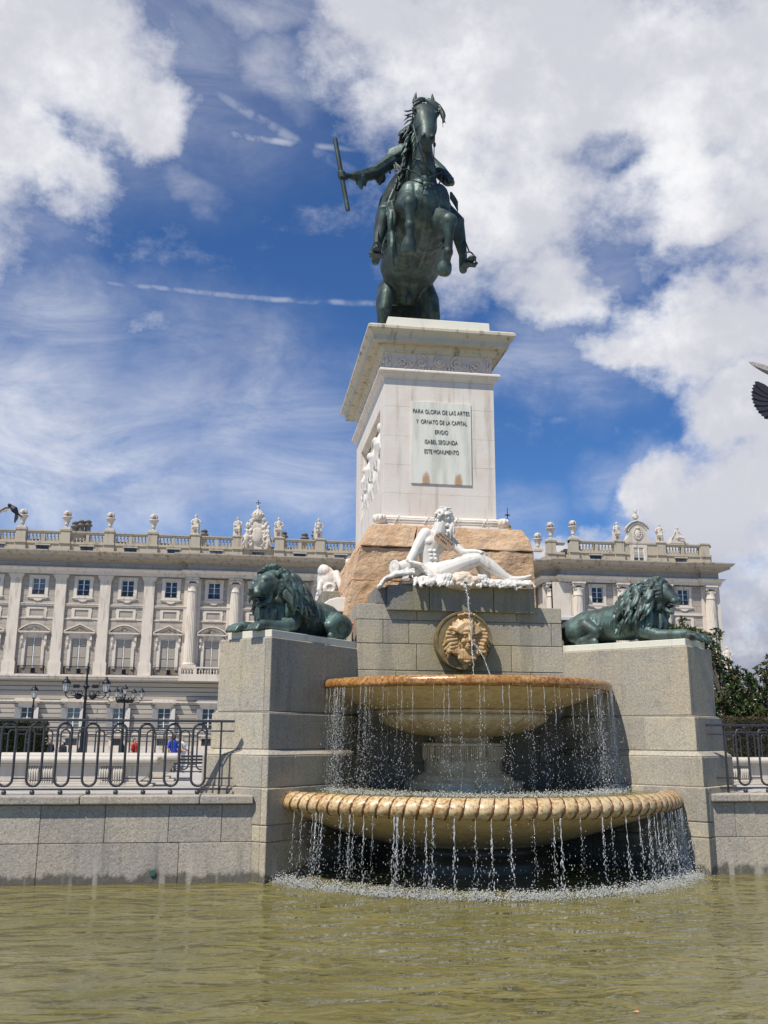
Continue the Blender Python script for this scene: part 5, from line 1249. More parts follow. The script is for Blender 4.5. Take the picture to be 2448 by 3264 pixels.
for k in range(7): g.box(-.6+.2*k-.012, -.6+.2*k+.012, .03, .06, 0, 1.1)
for k in range(4): g.box(-.6, .6, .02, .05, .18+.28*k, .2+.28*k)
doG = g.mesh('grille'); g = G()
for s in (-1, 1): g.box(s*.6, s*.85, -.08, .02, -.1, 1.3)
g.box(-.6, .6, -.08, .02, 1.12, 1.4); g.box(-1.0, 1.0, -.3, .02, 1.4, 1.55)
doS = g.mesh('surround')
g = G(); g.box(-.65, .65, .0, .03, 0, .5); atP = g.mesh('pane'); g = G()
for k in range(9): g.box(-.6+.15*k-.01, -.6+.15*k+.01, -.03, -.015, 0, .5)
g.box(-.04, .04, -.02, .0, 0, .5); atF = g.mesh('window_bars')
g = G(); g.box(-.8, .8, -.1, .02, .52, .68); g.box(-.8, .8, -.06, .02, -.12, 0); atS = g.mesh('surround')
def inst(name, me, m, parent, x, y, z):
    b = wloc(parent); return link(name, me, m, parent, (x-b.x, y-b.y, z-b.z))
def pilaster_mesh():
    g = G(); g.box(-.56, .56, -.28, .02, 9.17, 17.5)
    for o_, a, b in ((.62, 9.05, 9.17), (.68, 8.92, 9.05), (.60, 17.5, 17.62), (.58, 17.62, 18.0), (.66, 18.0, 18.1), (.74, 18.1, 18.28), (.80, 18.28, 18.42)): g.box(-o_, o_, -.28-(o_-.56), .02, a, b)
    g.box(-.68, .68, -.42, .02, 7.76, 8.918); return g.mesh('pilaster')
def column_mesh():
    g = G(); n = 20; prof = [(.60, 9.2), (.59, 11), (.56, 14), (.51, 16.9)]
    vs = []; fs = []; m_ = n*4
    for r, z in prof:
        for k in range(m_): a = 2*math.pi*k/m_; q = (1, .955, .93, .955)[k % 4]; vs.append((r*q*math.cos(a), -.42+r*q*math.sin(a), z))
    for i in range(len(prof)-1):
        for k in range(m_): fs.append((i*m_+k, i*m_+(k+1) % m_, (i+1)*m_+(k+1) % m_, (i+1)*m_+k))
    g.add(vs, fs, False)
    g.lathe([(.70, 8.92), (.76, 8.97), (.76, 9.04), (.66, 9.08), (.68, 9.14), (.62, 9.2)], (0, -.42, 0), 24)
    g.lathe([(.51, 16.9), (.56, 16.94), (.52, 17.0), (.50, 17.5), (.56, 17.8)], (0, -.42, 0), 20)
    for s in (-1, 1):
        for yy in (-.42-.42, -.42+.2): g.lathe([(.0001, -.06), (.20, -.06), (.22, 0), (.20, .06), (.0001, .06)], (0, 0, 0), 12) if False else g.ell((s*.52, yy, 18.02), (.21, .13, .21), n=12, m=8)
    g.box(-.60, .60, -1.0, .02, 18.02, 18.2); g.box(-.72, .72, -1.12, .02, 18.24, 18.42)
    for k in range(9): g.ell((-.42+.105*k, -.86, 17.68), (.06, .05, .15), n=6, m=5)
    g.box(-.78, .78, -1.2, .02, 8.0, 8.915); g.box(-.9, .9, -.12, .02, 8.92, 18.42)
    return g.mesh('column')
pilM, colM = pilaster_mesh(), column_mesh()
def bay(parent, x, y, i, lower=True):
    w_ = inst('window', uwS, M['p_trim'], parent, x, y, 16.24); inst('frame', uwF, M['white_paint'], w_, x, y, 16.24); inst('pane', uwP, M['glass'], w_, x, y, 16.24); inst('window_guard', uwG, M['black_iron'], w_, x, y, 16.24)
    inst('blind_panel', panM, M['p_trim'], parent, x, y, 13.78)
    w_ = inst('tall_window', lwS, M['p_trim'], parent, x, y, 8.45); inst('frame', lwF, M['white_paint'], w_, x, y, 8.45); inst('shutter', lwB, M['blind'], w_, x, y, 8.45); inst('pane', lwP, M['glass'], w_, x, y, 8.45)
    p = inst('pediment', (seg_, tri)[i % 2][0], M['p_trim'], parent, x, y, 8.45); inst('carving', (seg_, tri)[i % 2][1], M['p_corn'], p, x, y, 8.45)
    if lower:
        s_ = inst('balcony', balS, M['p_trim'], parent, x, y, 7.78); inst('rail', balM, M['black_iron'], s_, x, y, 7.78)
        w_ = inst('lower_window', llS, M['p_trim'], parent, x, y-.12, 2.1); inst('frame', llF, M['white_paint'], w_, x, y-.12, 2.1); inst('pane', llP, M['glass'], w_, x, y-.12, 2.1); [inst('shutter', q, M['shutter'], w_, x, y-.12, 2.1) for q in llB]
        d_ = inst('basement_window', doS, M['p_trim'], parent, x, y-.12, .1); inst('pane', doP, M['glass'], d_, x, y-.12, .1); inst('grille', doG, M['grille'], d_, x, y-.12, .1)
    a_ = inst('attic_window', atS, M['p_attic'], parent, x, y-.05, 21.12); inst('pane', atP, M['glass'], a_, x, y-.09, 21.12); inst('bars', atF, M['black_iron'], a_, x, y-.10, 21.12)
facade(-44, 33.5, PY, wins, PA)
for i, x in enumerate(wins): bay(PA, x, PY, i)
for x in pil:
    if x in pilC: inst('column', colM, M['p_trim'], PA, x, PY, 0)
    else: inst('pilaster', pilM, M['p_trim'], PA, x, PY, 0)
ENT = [(.55, 18.45), (.55, 18.62), (.62, 18.64), (.62, 18.82), (.72, 18.86), (.78, 18.98), (.95, 19.06), (.95, 19.16), (.40, 19.18)]
FRZ = [(.38, 19.18), (.38, 19.92)]
COR = [(.42, 19.93), (.55, 20.02), (.75, 20.12), (.85, 20.2), (1.35, 20.24), (1.35, 20.42), (1.5, 20.5), (1.72, 20.72), (1.78, 20.78), (1.78, 20.9), (.2, 21.0)]
def entab(parent, x0, x1, y, y1):
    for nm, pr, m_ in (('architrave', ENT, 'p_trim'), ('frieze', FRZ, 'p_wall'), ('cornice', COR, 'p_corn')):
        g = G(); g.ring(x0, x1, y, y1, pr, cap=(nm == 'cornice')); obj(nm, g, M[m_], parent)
entab(PA, -44, 33.4, PY, PY+16); entab(PA, -5.9, 9.0, PY-.6, PY+3)
for (x0, x1, yy) in ((-44, 33.45, PY),):
    g = G(); g.box(x0, x1, yy-.75, yy+.5, 7.22, 7.36); g.box(x0, x1, yy-.85, yy+.5, 7.36, 7.55); g.box(x0, x1, yy-.92, yy+.5, 7.55, 7.748)
    g.box(-6.6, 9.7, yy-1.6, yy-.93, 7.22, 7.748)
    obj('ledge', g, M['p_trim'], PA)
    g = G()
    for a, b in zip(pil, pil[1:]):
        if a < x1: g.box(a+.57, b-.57, yy-.14, yy+.02, 15.07, 15.33); g.box(a+.57, b-.57, yy-.07, yy+.02, 13.66, 13.80); g.box(a+.57, b-.57, yy-.2, yy+.02, 15.24, 15.30)
    g.box(x0, x1, yy-.22, yy, 4.95, 5.12); g.box(x0, x1, yy-.22, yy, 1.62, 1.80); g.box(x0, x1, yy-.3, yy, -.2, .5)
    obj('string_course', g, M['p_trim'], PA)
# balustrade over the main floor of the columned centre
balp = [(.05, 0), (.09, .02), (.09, .08), (.05, .12), (.07, .2), (.12, .34), (.11, .44), (.055, .66), (.05, .74), (.09, .78), (.09, .84), (.06, .86)]
def baluster_row(g, x0, x1, y, z, h, step=.30, prof=balp, n=7):
    k = max(1, int((x1-x0)/step)); k_ = h/.86
    for i in range(k): g.lathe([(r*k_, zz*k_) for r, zz in prof], (x0+(x1-x0)*(i+.5)/k, y, z), n)
g = G(); baluster_row(g, -6.4, 9.6, PY-1.45, 7.95, .62, .3); g.box(-6.6, 9.7, PY-1.58, PY-1.32, 7.75, 7.95); g.box(-6.6, 9.7, PY-1.58, PY-1.32, 8.57, 8.72)
for x in (-6.5, -4.9, -1.9, -.2, 2.8, 4.4, 7.4, 9.5): g.box(x-.15, x+.15, PY-1.57, PY-1.33, 7.9, 8.6)
obj('balcony_balustrade', g, M['p_trim'], PA)
# attic and roof balustrade
def attic(parent, x0, x1, y, y1, posts, gap=None):
    g = G(); g.box(x0, x1, y-.05, y1, 20.9, 21.85); 
    for x in posts: g.box(x-.58, x+.58, y-.25, y, 20.95, 21.84)
    obj('attic_wall', g, M['p_attic'], parent)
    g = G(); g.box(x0, x1, y-.16, y+.45, 21.852, 22.1); g.box(x0, x1, y-.14, y+.42, 23.0, 23.16); g.box(x0, x1, y-.2, y+.48, 23.16, 23.28)
    for x in posts: g.box(x-.50, x+.50, y-.30, y+.5, 22.1, 23.28); g.box(x-.58, x+.58, y-.38, y+.55, 21.86, 22.12); g.box(x-.60, x+.60, y-.38, y+.55, 23.282, 23.42)
    for a, b in zip(posts, posts[1:]):
        if gap and gap[0] < (a+b)/2 < gap[1]: continue
        m_ = (a+b)/2; g.box(m_-.17, m_+.17, y-.1, y+.38, 22.1, 23.0); baluster_row(g, a+.62, m_-.2, y+.14, 22.1, .9, .335); baluster_row(g, m_+.2, b-.62, y+.14, 22.1, .9, .335)
        g.box(a+.5, a+.62, y-.1, y+.38, 22.1, 23.0); g.box(b-.62, b-.5, y-.1, y+.38, 22.1, 23.0)
    obj('roof_balustrade', g, M['p_attic'], parent)
posts = list(pil)
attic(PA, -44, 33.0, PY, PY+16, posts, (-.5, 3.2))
# chimneys
for (x, y, h) in ((-20.3, 114, 1.1), (-19.6, 114, 1.3), (-18.9, 114.3, 1.4), (-5.1, 113, .5), (4.4, 112, .4), (7.0, 113, .5), (8.3, 113, .9), (30.0, 112, .4), (31.2, 112, .2)):
    g = G(); g.box(x-.35, x+.35, y-.35, y+.35, 20.9, 23.9+h); g.lathe([(.34, 0), (.34, .5), (.52, .62), (.55, .75), (.36, .85), (.36, 1.05), (.46, 1.1), (.2, 1.35)], (x, y, 23.9+h), 12); obj('chimney', g, M.setdefault('chim', simple('chimney_stone', (.16, .14, .12), .9)), PA)
g = G(); g.box(-44, 33, PY+1.5, PY+16, 22.3, 22.6); obj('roof', g, M['p_attic'], PA)

# advanced corner pavilion on the right
QY = 100.0; PW = thing('palace_corner_pavilion', 'projecting corner pavilion of the palace with fluted columns, right of the monument', 'palace', (43.5, QY, 0))
qw = [39.05, 44.15, 49.25]; qc = [36.65, 41.8, 46.9, 52.3]
facade(33.8, 53.3, QY, qw, PW)
g = G(); g.box(33.8, 33.95, QY, PY+4, -.2, 18.45); g.box(53.15, 53.3, QY+.01, QY+22, -.2, 18.45); obj('side_wall', g, M['p_trim'], PW)
for i, x in enumerate(qw): bay(PW, x, QY, i+1)
for x in qc: inst('column', colM, M['p_trim'], PW, x, QY, 0)
inst('column', colM, M['p_trim'], PW, 34.0, QY+1.2, 0)
g = G(); g.box(33.85, 35.9, QY-.2, QY+.3, 7.75, 18.44); obj('corner_pier', g, M['p_trim'], PW); g = G(); g.box(52.7, 53.5, QY-.35, QY+22, 7.75, 18.44); obj('corner_pier', g, M['p_trim'], PW)
entab(PW, 35.2, 52.7, QY, QY+22); entab(PW, 33.6, 35.3, QY+1.0, QY+6)
for x in qc: 
    g = G(); 
entab(PW, 51.6, 52.95, QY-.35, QY+3)
g = G(); g.box(33.6, 54.0, QY-.85, QY+.5, 7.22, 7.748); g.box(33.6, 54, QY-.22, QY, 4.95, 5.12)
for a, b in zip([35.9]+qc, qc+[53]): g.box(a+.6, b-.6, QY-.14, QY+.02, 15.07, 15.33) if b-a > 1.5 else None
for a, b in zip([35.9]+qc, qc+[53]): g.box(a+.6, b-.6, QY-.07, QY+.02, 13.66, 13.80) if b-a > 1.5 else None
obj('string_course', g, M['p_trim'], PW)
attic(PW, 36.0, 53.0, QY, QY+22, [36.5, 41.9, 46.9, 52.2], (42, 46)); attic(PW, 33.9, 35.9, QY+1.3, QY+6, [34.3])
g = G(); g.box(42.4, 46.4, QY-.12, QY+.4, 22.1, 23.1); g.box(42.2, 46.6, QY-.22, QY+.5, 23.1, 23.25); obj('attic_panel', g, M['p_attic'], PW)
aw = inst('attic_door', uwS, M['p_attic'], PW, 44.15, QY-.1, 20.9); inst('frame', uwF, M['white_paint'], aw, 44.15, QY-.28, 20.95); inst('pane', uwP, M['glass'], aw, 44.15, QY-.28, 20.95)
g = G(); g.box(36, 53, QY+1.5, QY+22, 22.3, 22.6); obj('roof', g, M['p_attic'], PW)

# ---------------------------------------------------------------- roof sculpture
def figure_mesh(seed, seated=False):
    rr = rsc(seed); g = G(); l = rr.choice((-1, 1))
    g.ell((0.02*l, 0, 2.08), (.13, .14, .17)); g.limb([(0, 0, 1.95), (0, 0, 1.75)], [.09, .1], 8); g.ell((.02*l, -.03, 2.24), (.10, .10, .06))
    g.limb([(0, 0, 1.72), (.02*l, -.02, 1.45), (.04*l, 0, 1.15)], [(.29, .19), (.24, .18), (.26, .2)], 12, up=(0, 1, 0))
    g.limb([(-.13, 0, 1.15), (-.17, -.08*l, .6), (-.17, 0, .1)], [.17, .12, .08], 10); g.limb([(.13, 0, 1.15), (.2, -.08, .6), (.19, .05, .1)], [.17, .12, .08], 10)
    for s in (-1, 1):
        e = rr.uniform(-.05, .18); g.limb([(s*.3, 0, 1.68), (s*(.42+e*.3), -.06, 1.38), (s*(.22+e), -.24, 1.25+e)], [.10, .085, .06], 8)
        g.ell((s*(.22+e), -.27, 1.25+e), .06, n=8, m=6)
    for k in range(12):
        x = -.36+.06*k; g.limb([(x*.6, .12, 1.68), (x*1.05, .14-.02*(k % 2), 1.0), (x*1.1+.03*rr.uniform(-1, 1), .12, .12)], [.06, .075, .06], 6)
    for k in range(7): x = -.22+.07*k; g.limb([(x*.9, -.13, 1.15), (x*1.2, -.19, .85), (x*1.3, -.12, .55)], [.06, .06, .03], 6)
    g.limb([(.34*l, -.2, 1.4), (.42*l, -.15, .05)], [.035, .035], 6); g.box(-.36, .36, -.3, .3, 0, .1)
    return sculpt_mesh('roof_figure', g, .035, 2)
figs = [figure_mesh(s) for s in (1, 2, 3)]
def roof_statue(x, y, z, k, label, s=1.0, rz=0):
    o = link('roof_statue', figs[k], M['p_stat'], None, (x, y, z)); o.scale = (s*1.15, s*1.15, s); o.rotation_euler = (0, 0, R(rz)); tag(o, label, 'statue', 'stone figures on the palace roof'); return o
RG = 'stone figures on the palace roof'
roof_statue(-5.7, PY+.1, 23.42, 0, 'stone roof figure standing alone between the rightmost urn and the big crest', 1.02)
roof_statue(-1.05, PY+.1, 23.42, 1, 'robed roof figure immediately left of the big crowned crest', .98, -15)
roof_statue(3.55, PY+.1, 23.42, 2, 'armoured roof figure immediately right of the big crowned crest', 1.04, 10)
roof_statue(8.1, PY+.1, 23.42, 1, 'roof figure nearest the left side of the white pedestal', 1.06, 20)
roof_statue(41.8, QY+.1, 23.42, 0, 'pavilion roof figure left of the curved gable with the bust', .98, 10)
roof_statue(46.95, QY+.1, 23.42, 2, 'pavilion roof figure right of the curved gable with the bust', .98, -10)
roof_statue(51.4, 95, 8.85, 1, 'stone figure on a tall pier rising behind the trees at the right edge', 1.05, -10)
t = thing('statue_pier', 'pale stone pier carrying a statue behind the trees at the far right', 'pier', (51.4, 95, 0))
g = G(); g.box(50.2, 52.6, 94, 96, -.1, 6.3); g.box(50.0, 52.8, 93.8, 96.2, 6.3, 6.7); g.box(50.6, 52.2, 94.3, 95.7, 6.7, 7.2); g.box(50.85, 51.95, 94.5, 95.5, 7.2, 8.5); g.box(50.7, 52.1, 94.35, 95.65, 8.5, 8.85)
g.box(52.8, 75, 94.2, 95.8, -.1, 5.4); g.box(52.8, 75, 94, 96, 5.4, 5.8)
obj('pier_block', g, M['p_trim'], t, .03)
# urns
g = G(); g.box(-.5, .5, -.5, .5, 0, .22); g.box(-.42, .42, -.42, .42, .22, .3); g.lathe([(.20, .3), (.14, .42), (.13, .55), (.24, .62), (.24, .68), (.18, .74), (.30, .95), (.36, 1.2), (.52, 1.38), (.56, 1.46), (.50, 1.5), (.2, 1.55)], n=20)
rr = rsc(2)
for k in range(40):
    a = rr.uniform(0, 6.28); e = math.asin(rr.uniform(-.3, 1)); g.ell((.33*math.cos(a)*math.cos(e), .33*math.sin(a)*math.cos(e), 1.82+.28*math.sin(e)), .125, n=7, m=6)
urnM = g.mesh('urn')
for x, y, z, lb in ((-24.28, PY+.1, 23.42, 'stone flower urn on the palace roof below the small flying pigeon'), (-19.63, PY+.1, 23.42, 'stone flower urn on the palace roof beside a cluster of dark chimneys'), (-15.0, PY+.1, 23.42, 'stone flower urn on the roof, third from the left edge'), (-10.32, PY+.1, 23.42, 'stone flower urn on the roof just left of the lone standing figure'),
                    (-28.94, PY+.1, 23.42, None), (36.55, QY+.1, 23.42, 'stone flower urn on the pavilion roof nearest the curved gable'), (34.35, QY+1.4, 23.42, 'middle stone flower urn of the three beside the golden ball'), (33.5, QY+3.6, 22.6, 'lowest stone flower urn, set back at the left end of the pavilion roof')):
    if lb is None: continue
    o = link('roof_urn', urnM, M['p_stat'], None, (x, y, z)); tag(o, lb, 'urn', 'flower urns on the palace roof')
# the great crest
t = thing('roof_crest', 'large carved crowned coat of arms with a cross on the palace roof', 'crest', (1.15, PY, 21.9))
g = G(); rr = rsc(5); cxx = 1.15; yy = PY-.1
g.ell((cxx, yy, 23.4), (1.0, .4, 1.35)); g.ell((cxx, yy, 24.6), (1.15, .4, .9)); g.ell((cxx, yy-.3, 23.5), (.66, .25, .95)); g.box(cxx-1.6, cxx+1.6, yy-.2, yy+.5, 21.9, 22.5)
for k in range(110):
    a = rr.uniform(0, 6.28); z = rr.uniform(22.3, 25.5); w_ = 1.25*math.sqrt(max(0, 1-((z-23.8)/2.1)**2)); x = cxx+w_*rr.uniform(.55, 1.08)*rr.choice((-1, 1)); g.ell((x, yy-.2-.2*rr.random(), z), (rr.uniform(.1, .22), .16, rr.uniform(.1, .25)), n=7, m=6)
for s in (-1, 1):                      # winged supporters
    g.limb([(cxx+s*1.15, yy-.3, 22.1), (cxx+s*1.25, yy-.35, 22.7), (cxx+s*1.2, yy-.3, 23.3), (cxx+s*1.15, yy-.3, 23.7)], [.18, .26, .26, .18], 8); g.ell((cxx+s*1.1, yy-.35, 23.95), .18)
    g.limb([(cxx+s*1.3, yy-.2, 23.5), (cxx+s*1.65, yy-.1, 23.2), (cxx+s*1.75, yy-.1, 22.6)], [.16, .16, .08], 8); g.limb([(cxx+s*1.35, yy-.5, 22.9), (cxx+s*1.6, yy-.4, 22.3)], [.14, .1], 8); g.limb([(cxx+s*1.0, yy-.5, 23.4), (cxx+s*.7, yy-.5, 23.2)], [.1, .08], 8)
sculpt('cartouche', g, M['p_stat'], t, .045, 1)
g = G(); g.lathe([(.55, 25.3), (.62, 25.5), (.70, 25.75), (.72, 25.85), (.60, 25.95), (.52, 26.2), (.3, 26.45), (.12, 26.6), (.12, 26.7), (.2, 26.85), (.14, 27.0), (.05, 27.05)], (cxx, yy, 0), 20)
for k in range(12): a = k*math.pi/6; g.ell((cxx+.66*math.cos(a), yy+.66*math.sin(a), 25.95), .11, n=6, m=5); g.limb([(cxx+.6*math.cos(a), yy+.6*math.sin(a), 26.0), (cxx+.45*math.cos(a), yy+.45*math.sin(a), 26.3), (cxx+.1*math.cos(a), yy+.1*math.sin(a), 26.55)], [.06, .06, .05], 5)
obj('crown', g, M['p_stat'], t)
g = G(); g.box(cxx-.035, cxx+.035, yy-.03, yy+.03, 27.0, 27.62); g.box(cxx-.24, cxx+.24, yy-.028, yy+.028, 27.3, 27.37)
for (a, b) in ((-.24, 27.335), (.24, 27.335), (0, 27.62)): g.ell((cxx+a, yy, b), .06, n=6, m=5)
obj('cross', g, M['black_iron'], t)
g = G(); arc = [(cxx-.75+1.5*k/8, 21.15+.32*math.sin(math.pi*k/8)) for k in range(9)]; g.xz([(cxx-.75, 20.98), (cxx+.75, 20.98)]+list(reversed(arc)), PY-.07, PY-.06); obj('arched_window', g, M['glass'], t)
# curved gable with a bust
t = thing('roof_gable', 'curved stone gable with a carved shield, topped by a bust, on the pavilion roof', 'gable', (44.15, QY, 23.25))
g = G(); cxx = 44.15; y0 = QY-.2
pts = [(-1.9, 23.25), (1.9, 23.25), (1.75, 23.4), (1.4, 23.7), (1.15, 24.1), (1.05, 24.75), (1.3, 24.8), (1.25, 25.05), (.95, 25.35), (.5, 25.6), (0, 25.7), (-.5, 25.6), (-.95, 25.35), (-1.25, 25.05), (-1.3, 24.8), (-1.05, 24.75), (-1.15, 24.1), (-1.4, 23.7), (-1.75, 23.4)]
g.xz([(cxx+a, b) for a, b in pts], y0, y0+.8); obj('gable_wall', g, M['p_stat'], t, .03)
g = G(); am = [(-1.42, 24.85), (-1.2, 25.2), (-.7, 25.6), (0, 25.82), (.7, 25.6), (1.2, 25.2), (1.42, 24.85)]; g.tube([(cxx+a, y0-.05, b) for a, b in am], (.16, .09), 6); g.tube([(cxx+a*.8, y0-.05, b-.28) for a, b in am], (.05, .05), 5)
g.ell((cxx, y0-.03, 24.3), (.38, .16, .55)); g.ell((cxx, y0-.1, 24.95), (.3, .12, .14)); rr = rsc(3)
for k in range(16): a = k*math.pi/8; g.ell((cxx+.48*math.cos(a), y0-.05, 24.3+.62*math.sin(a)), (.12, .09, .12), n=6, m=5)
obj('shield_carving', g, M['p_stat'], t)
g = G(); g.lathe([(.3, 0), (.16, .15), (.14, .3), (.28, .4), (.3, .5)], (cxx, y0+.4, 25.75), 12); g.limb([(cxx, y0+.4, 26.3), (cxx, y0+.4, 26.55)], [(.42, .25), (.36, .22)], 12, up=(0, 1, 0)); g.limb([(cxx, y0+.4, 26.6), (cxx, y0+.38, 26.85)], [.14, .12], 8); g.ell((cxx, y0+.36, 27.05), (.18, .2, .25)); g.ell((cxx, y0+.22, 26.88), (.12, .1, .14)); g.ell((cxx, y0+.4, 27.17), (.2, .2, .14))
b_ = link('roof_bust', sculpt_mesh('roof_bust', g, .03, 2, Vector((cxx, QY, 25.8))), M['p_stat'], None, (cxx, QY, 25.8)); tag(b_, 'bearded stone bust on top of the curved roof gable', 'bust')
# seated figure at the end
g = G(); g.xz([(48.0, 23.3), (50.3, 23.3), (50.2, 23.55), (49.6, 23.6), (48.6, 24.15), (48.3, 24.1), (48.05, 23.5)], QY-.2, QY+.6); g.limb([(49.0, QY, 24.0), (48.95, QY-.05, 24.5), (48.98, QY, 24.8)], [.36, .26, .2], 10); g.ell((49.05, QY, 25.12), (.17, .18, .22)); g.limb([(49.0, QY-.15, 24.1), (49.6, QY-.3, 23.95), (49.7, QY-.3, 23.6)], [.22, .17, .12], 8); g.limb([(49.2, QY-.15, 24.75), (49.45, QY-.25, 24.4)], [.1, .08], 8); g.limb([(48.7, QY-.2, 24.7), (48.25, QY-.25, 23.9)], [.08, .05], 8)
o = link('seated_roof_figure', sculpt_mesh('seated', g, .035, 2, Vector((49, QY, 23.3))), M['p_stat'], None, (49, QY, 23.3)); tag(o, 'seated stone figure near the right end of the pavilion roof', 'statue', RG)
# gilded finial over the chapel
t = thing('chapel_finial', 'golden ball and iron cross above the palace roof, right of the pedestal', 'finial', (34.1, 118, 20))
g = G(); g.lathe([(5.5, 14), (5.2, 19), (4.4, 21.5), (3.0, 24.0), (1.6, 25.4), (.7, 26.2), (.5, 27.2), (.75, 27.45), (.4, 27.8), (.3, 28.05)], (34.1, 118, 0), 24); obj('dome', g, M['p_stat'], t)
g = G(); g.ell((34.1, 118, 28.5), .5, n=20, m=14); obj('golden_ball', g, M['gold'], t)
g = G(); g.tube([(34.1, 118, 28.9), (34.1, 118, 31.3)], [.07, .04], 6); g.box(33.75, 34.45, 117.95, 118.05, 30.2, 30.32)
for z in (29.6, 30.25): g.ell((34.1, 118, z), .17, n=8, m=6)
obj('cross', g, M['black_iron'], t)
# ---------------------------------------------------------------- stone benches on the terrace
def stone_bench(x0, x1, y, label, top=1.46):
    t = thing('stone_bench', label, 'bench', ((x0+x1)/2, y, 1.02), 'carved stone benches on the terrace'); z = 1.022
    g = G(); g.box(x0+.02, x1-.02, y, y+.55, z, z+.035); g.box(x0+.10, x1-.10, y+.04, y+.5, z+.035, z+.07); obj('plinth', g, M['bench_stone'], t, .008)
    g = G(); g.xz([(x0+.16, z+.07), (x1-.22, z+.07), (x1-.12, z+.14), (x1-.06, z+.30), (x0+.06, z+.30), (x0+.10, z+.14)], y+.06, y+.48); obj('body', g, M['bench_stone'], t, .01)
    g = G(); g.box(x0-.01, x1+.01, y+.0, y+.54, z+.302, z+.335); obj('moulding', g, M['bench_stone'], t, .006)
    g = G(); g.box(x0-.05, x1+.05, y-.04, y+.58, z+.337, top-.005); obj('seat_slab', g, M['bench_stone'], t, .045, 4)
    n_ = max(2, round((x1-x0)/1.03))
    for k in range(n_):
        xc = x1-.62-k*1.03
        if xc < x0+.3: break
        for o_ in (-.10, .10):
            g = G()
            for q in range(5): g.tube([(xc+o_-.068+.034*q, y+.045, z+.295), (xc+o_-.068+.034*q, y+.005, z+.22), (xc+o_-.068+.034*q, y+.03, z+.10)], [.013, .020, .013], 6)
            for q in range(5): g.ell((xc+o_-.068+.034*q, y+.02, z+.062), (.017, .02, .02), n=7, m=5)
            g.box(xc+o_-.09, xc+o_+.09, y+.0, y+.06, z+.036, z+.05)
            obj('fluted_bracket', g, M['bench_stone'], t)
    return t
stone_bench(-3.55, -1.22, 14.9, 'nearer carved stone bench behind the left railing')
stone_bench(-3.9, -1.02, 16.6, 'farther stone bench, its top just showing behind the nearer one', 1.475)
stone_bench(7.75, 12.0, 15.2, 'carved stone bench behind the railing at the right edge')

# ---------------------------------------------------------------- hedges and trees
def leaf_mat(name, cols, rough=.35):
    n = mat(name); oi = n.node('ShaderNodeNewGeometry')
    v = oi.outputs['Random Per Island']
    cr = n.node('ShaderNodeValToRGB'); n.l.new(v, cr.inputs[0]); e = cr.color_ramp.elements
    while len(e) < len(cols): e.new(.5)
    for i, (p, c) in enumerate(cols): e[i].position = p; e[i].color = (*c, 1)
    n.l.new(cr.outputs[0], n.b.inputs['Base Color']); n.b.inputs['Roughness'].default_value = rough
    tr_ = n.node('ShaderNodeBsdfTranslucent'); n.l.new(cr.outputs[0], tr_.inputs[0]); mx = n.node('ShaderNodeMixShader'); mx.inputs[0].default_value = .22
    n.l.new(n.b.outputs[0], mx.inputs[1]); n.l.new(tr_.outputs[0], mx.inputs[2]); o = [q for q in n.n if q.type == 'OUTPUT_MATERIAL'][0]; n.l.new(mx.outputs[0], o.inputs[0])
    return n.mm
M['magnolia'] = leaf_mat('magnolia_leaves', [(0, (.020, .045, .014)), (.35, (.040, .080, .020)), (.62, (.085, .13, .035)), (.82, (.13, .12, .04)), (.93, (.17, .085, .03)), (1, (.10, .16, .05))])
M['hedge'] = leaf_mat('hedge_leaves', [(0, (.018, .03, .010)), (.5, (.04, .055, .015)), (1, (.085, .075, .02))], .6)
M['hedge_brown'] = leaf_mat('brown_hedge_leaves', [(0, (.035, .028, .010)), (.5, (.075, .055, .018)), (1, (.12, .085, .03))], .6)
M['bark'] = simple('bark', (.10, .08, .06), .9, 0, .3, 14, .6, .02)
def leaf(g, p, d, L, w_, rr):
    d = Vector(d).normalized(); s = d.cross(Vector((rr.uniform(-1, 1), rr.uniform(-1, 1), rr.uniform(-.2, 1)))).normalized(); b = s.cross(d)*.12*L
    p = Vector(p); g.add([p, p+d*L*.45+s*w_+b, p+d*L, p+d*L*.45-s*w_+b], [(0, 1, 2, 3)])
def hedge(x0, x1, y0, y1, z1, label, m_, n_, seed, L=.05):
    rr = rsc(seed); t = thing('clipped_hedge', label, 'hedge', ((x0+x1)/2, (y0+y1)/2, 0))
    g = G(); g.box(x0+.06, x1-.06, y0+.06, y1-.06, 0, z1-.06); obj('shade_core', g, simple('hedge_shade', (.02, .022, .01), .9), t)  # solid core, coloured near black as the shade between the leaves
    g = G()
    for k in range(n_):
        f = rr.random()
        if f < .55: p = (rr.uniform(x0, x1), y0+rr.uniform(0, .08), rr.uniform(.0, z1)); d = (rr.uniform(-.7, .7), -1, rr.uniform(-.4, .9))
        elif f < .75: p = (rr.uniform(x0, x1), rr.uniform(y0, y1), z1-rr.uniform(0, .06)); d = (rr.uniform(-.7, .7), rr.uniform(-.7, .7), 1)
        else:
            s = rr.random() < .5; p = ((x0 if s else x1)+(.04 if s else -.04)*rr.random(), rr.uniform(y0, y1), rr.uniform(0, z1)); d = (-1 if s else 1, rr.uniform(-.6, .6), rr.uniform(-.3, .8))
        leaf(g, p, d, L*rr.uniform(.7, 1.5), L*.32, rr)
    obj('foliage', g, M[m_], t); return t
hedge(-10.5, -6.2, 30, 33, 2.12, 'square clipped dark green hedge behind the railing at the left edge', 'hedge', 16000, 1, .075)
hedge(12.95, 19.5, 24, 27, 2.30, 'square clipped brownish hedge behind the railing at the right edge', 'hedge_brown', 16000, 2, .06)
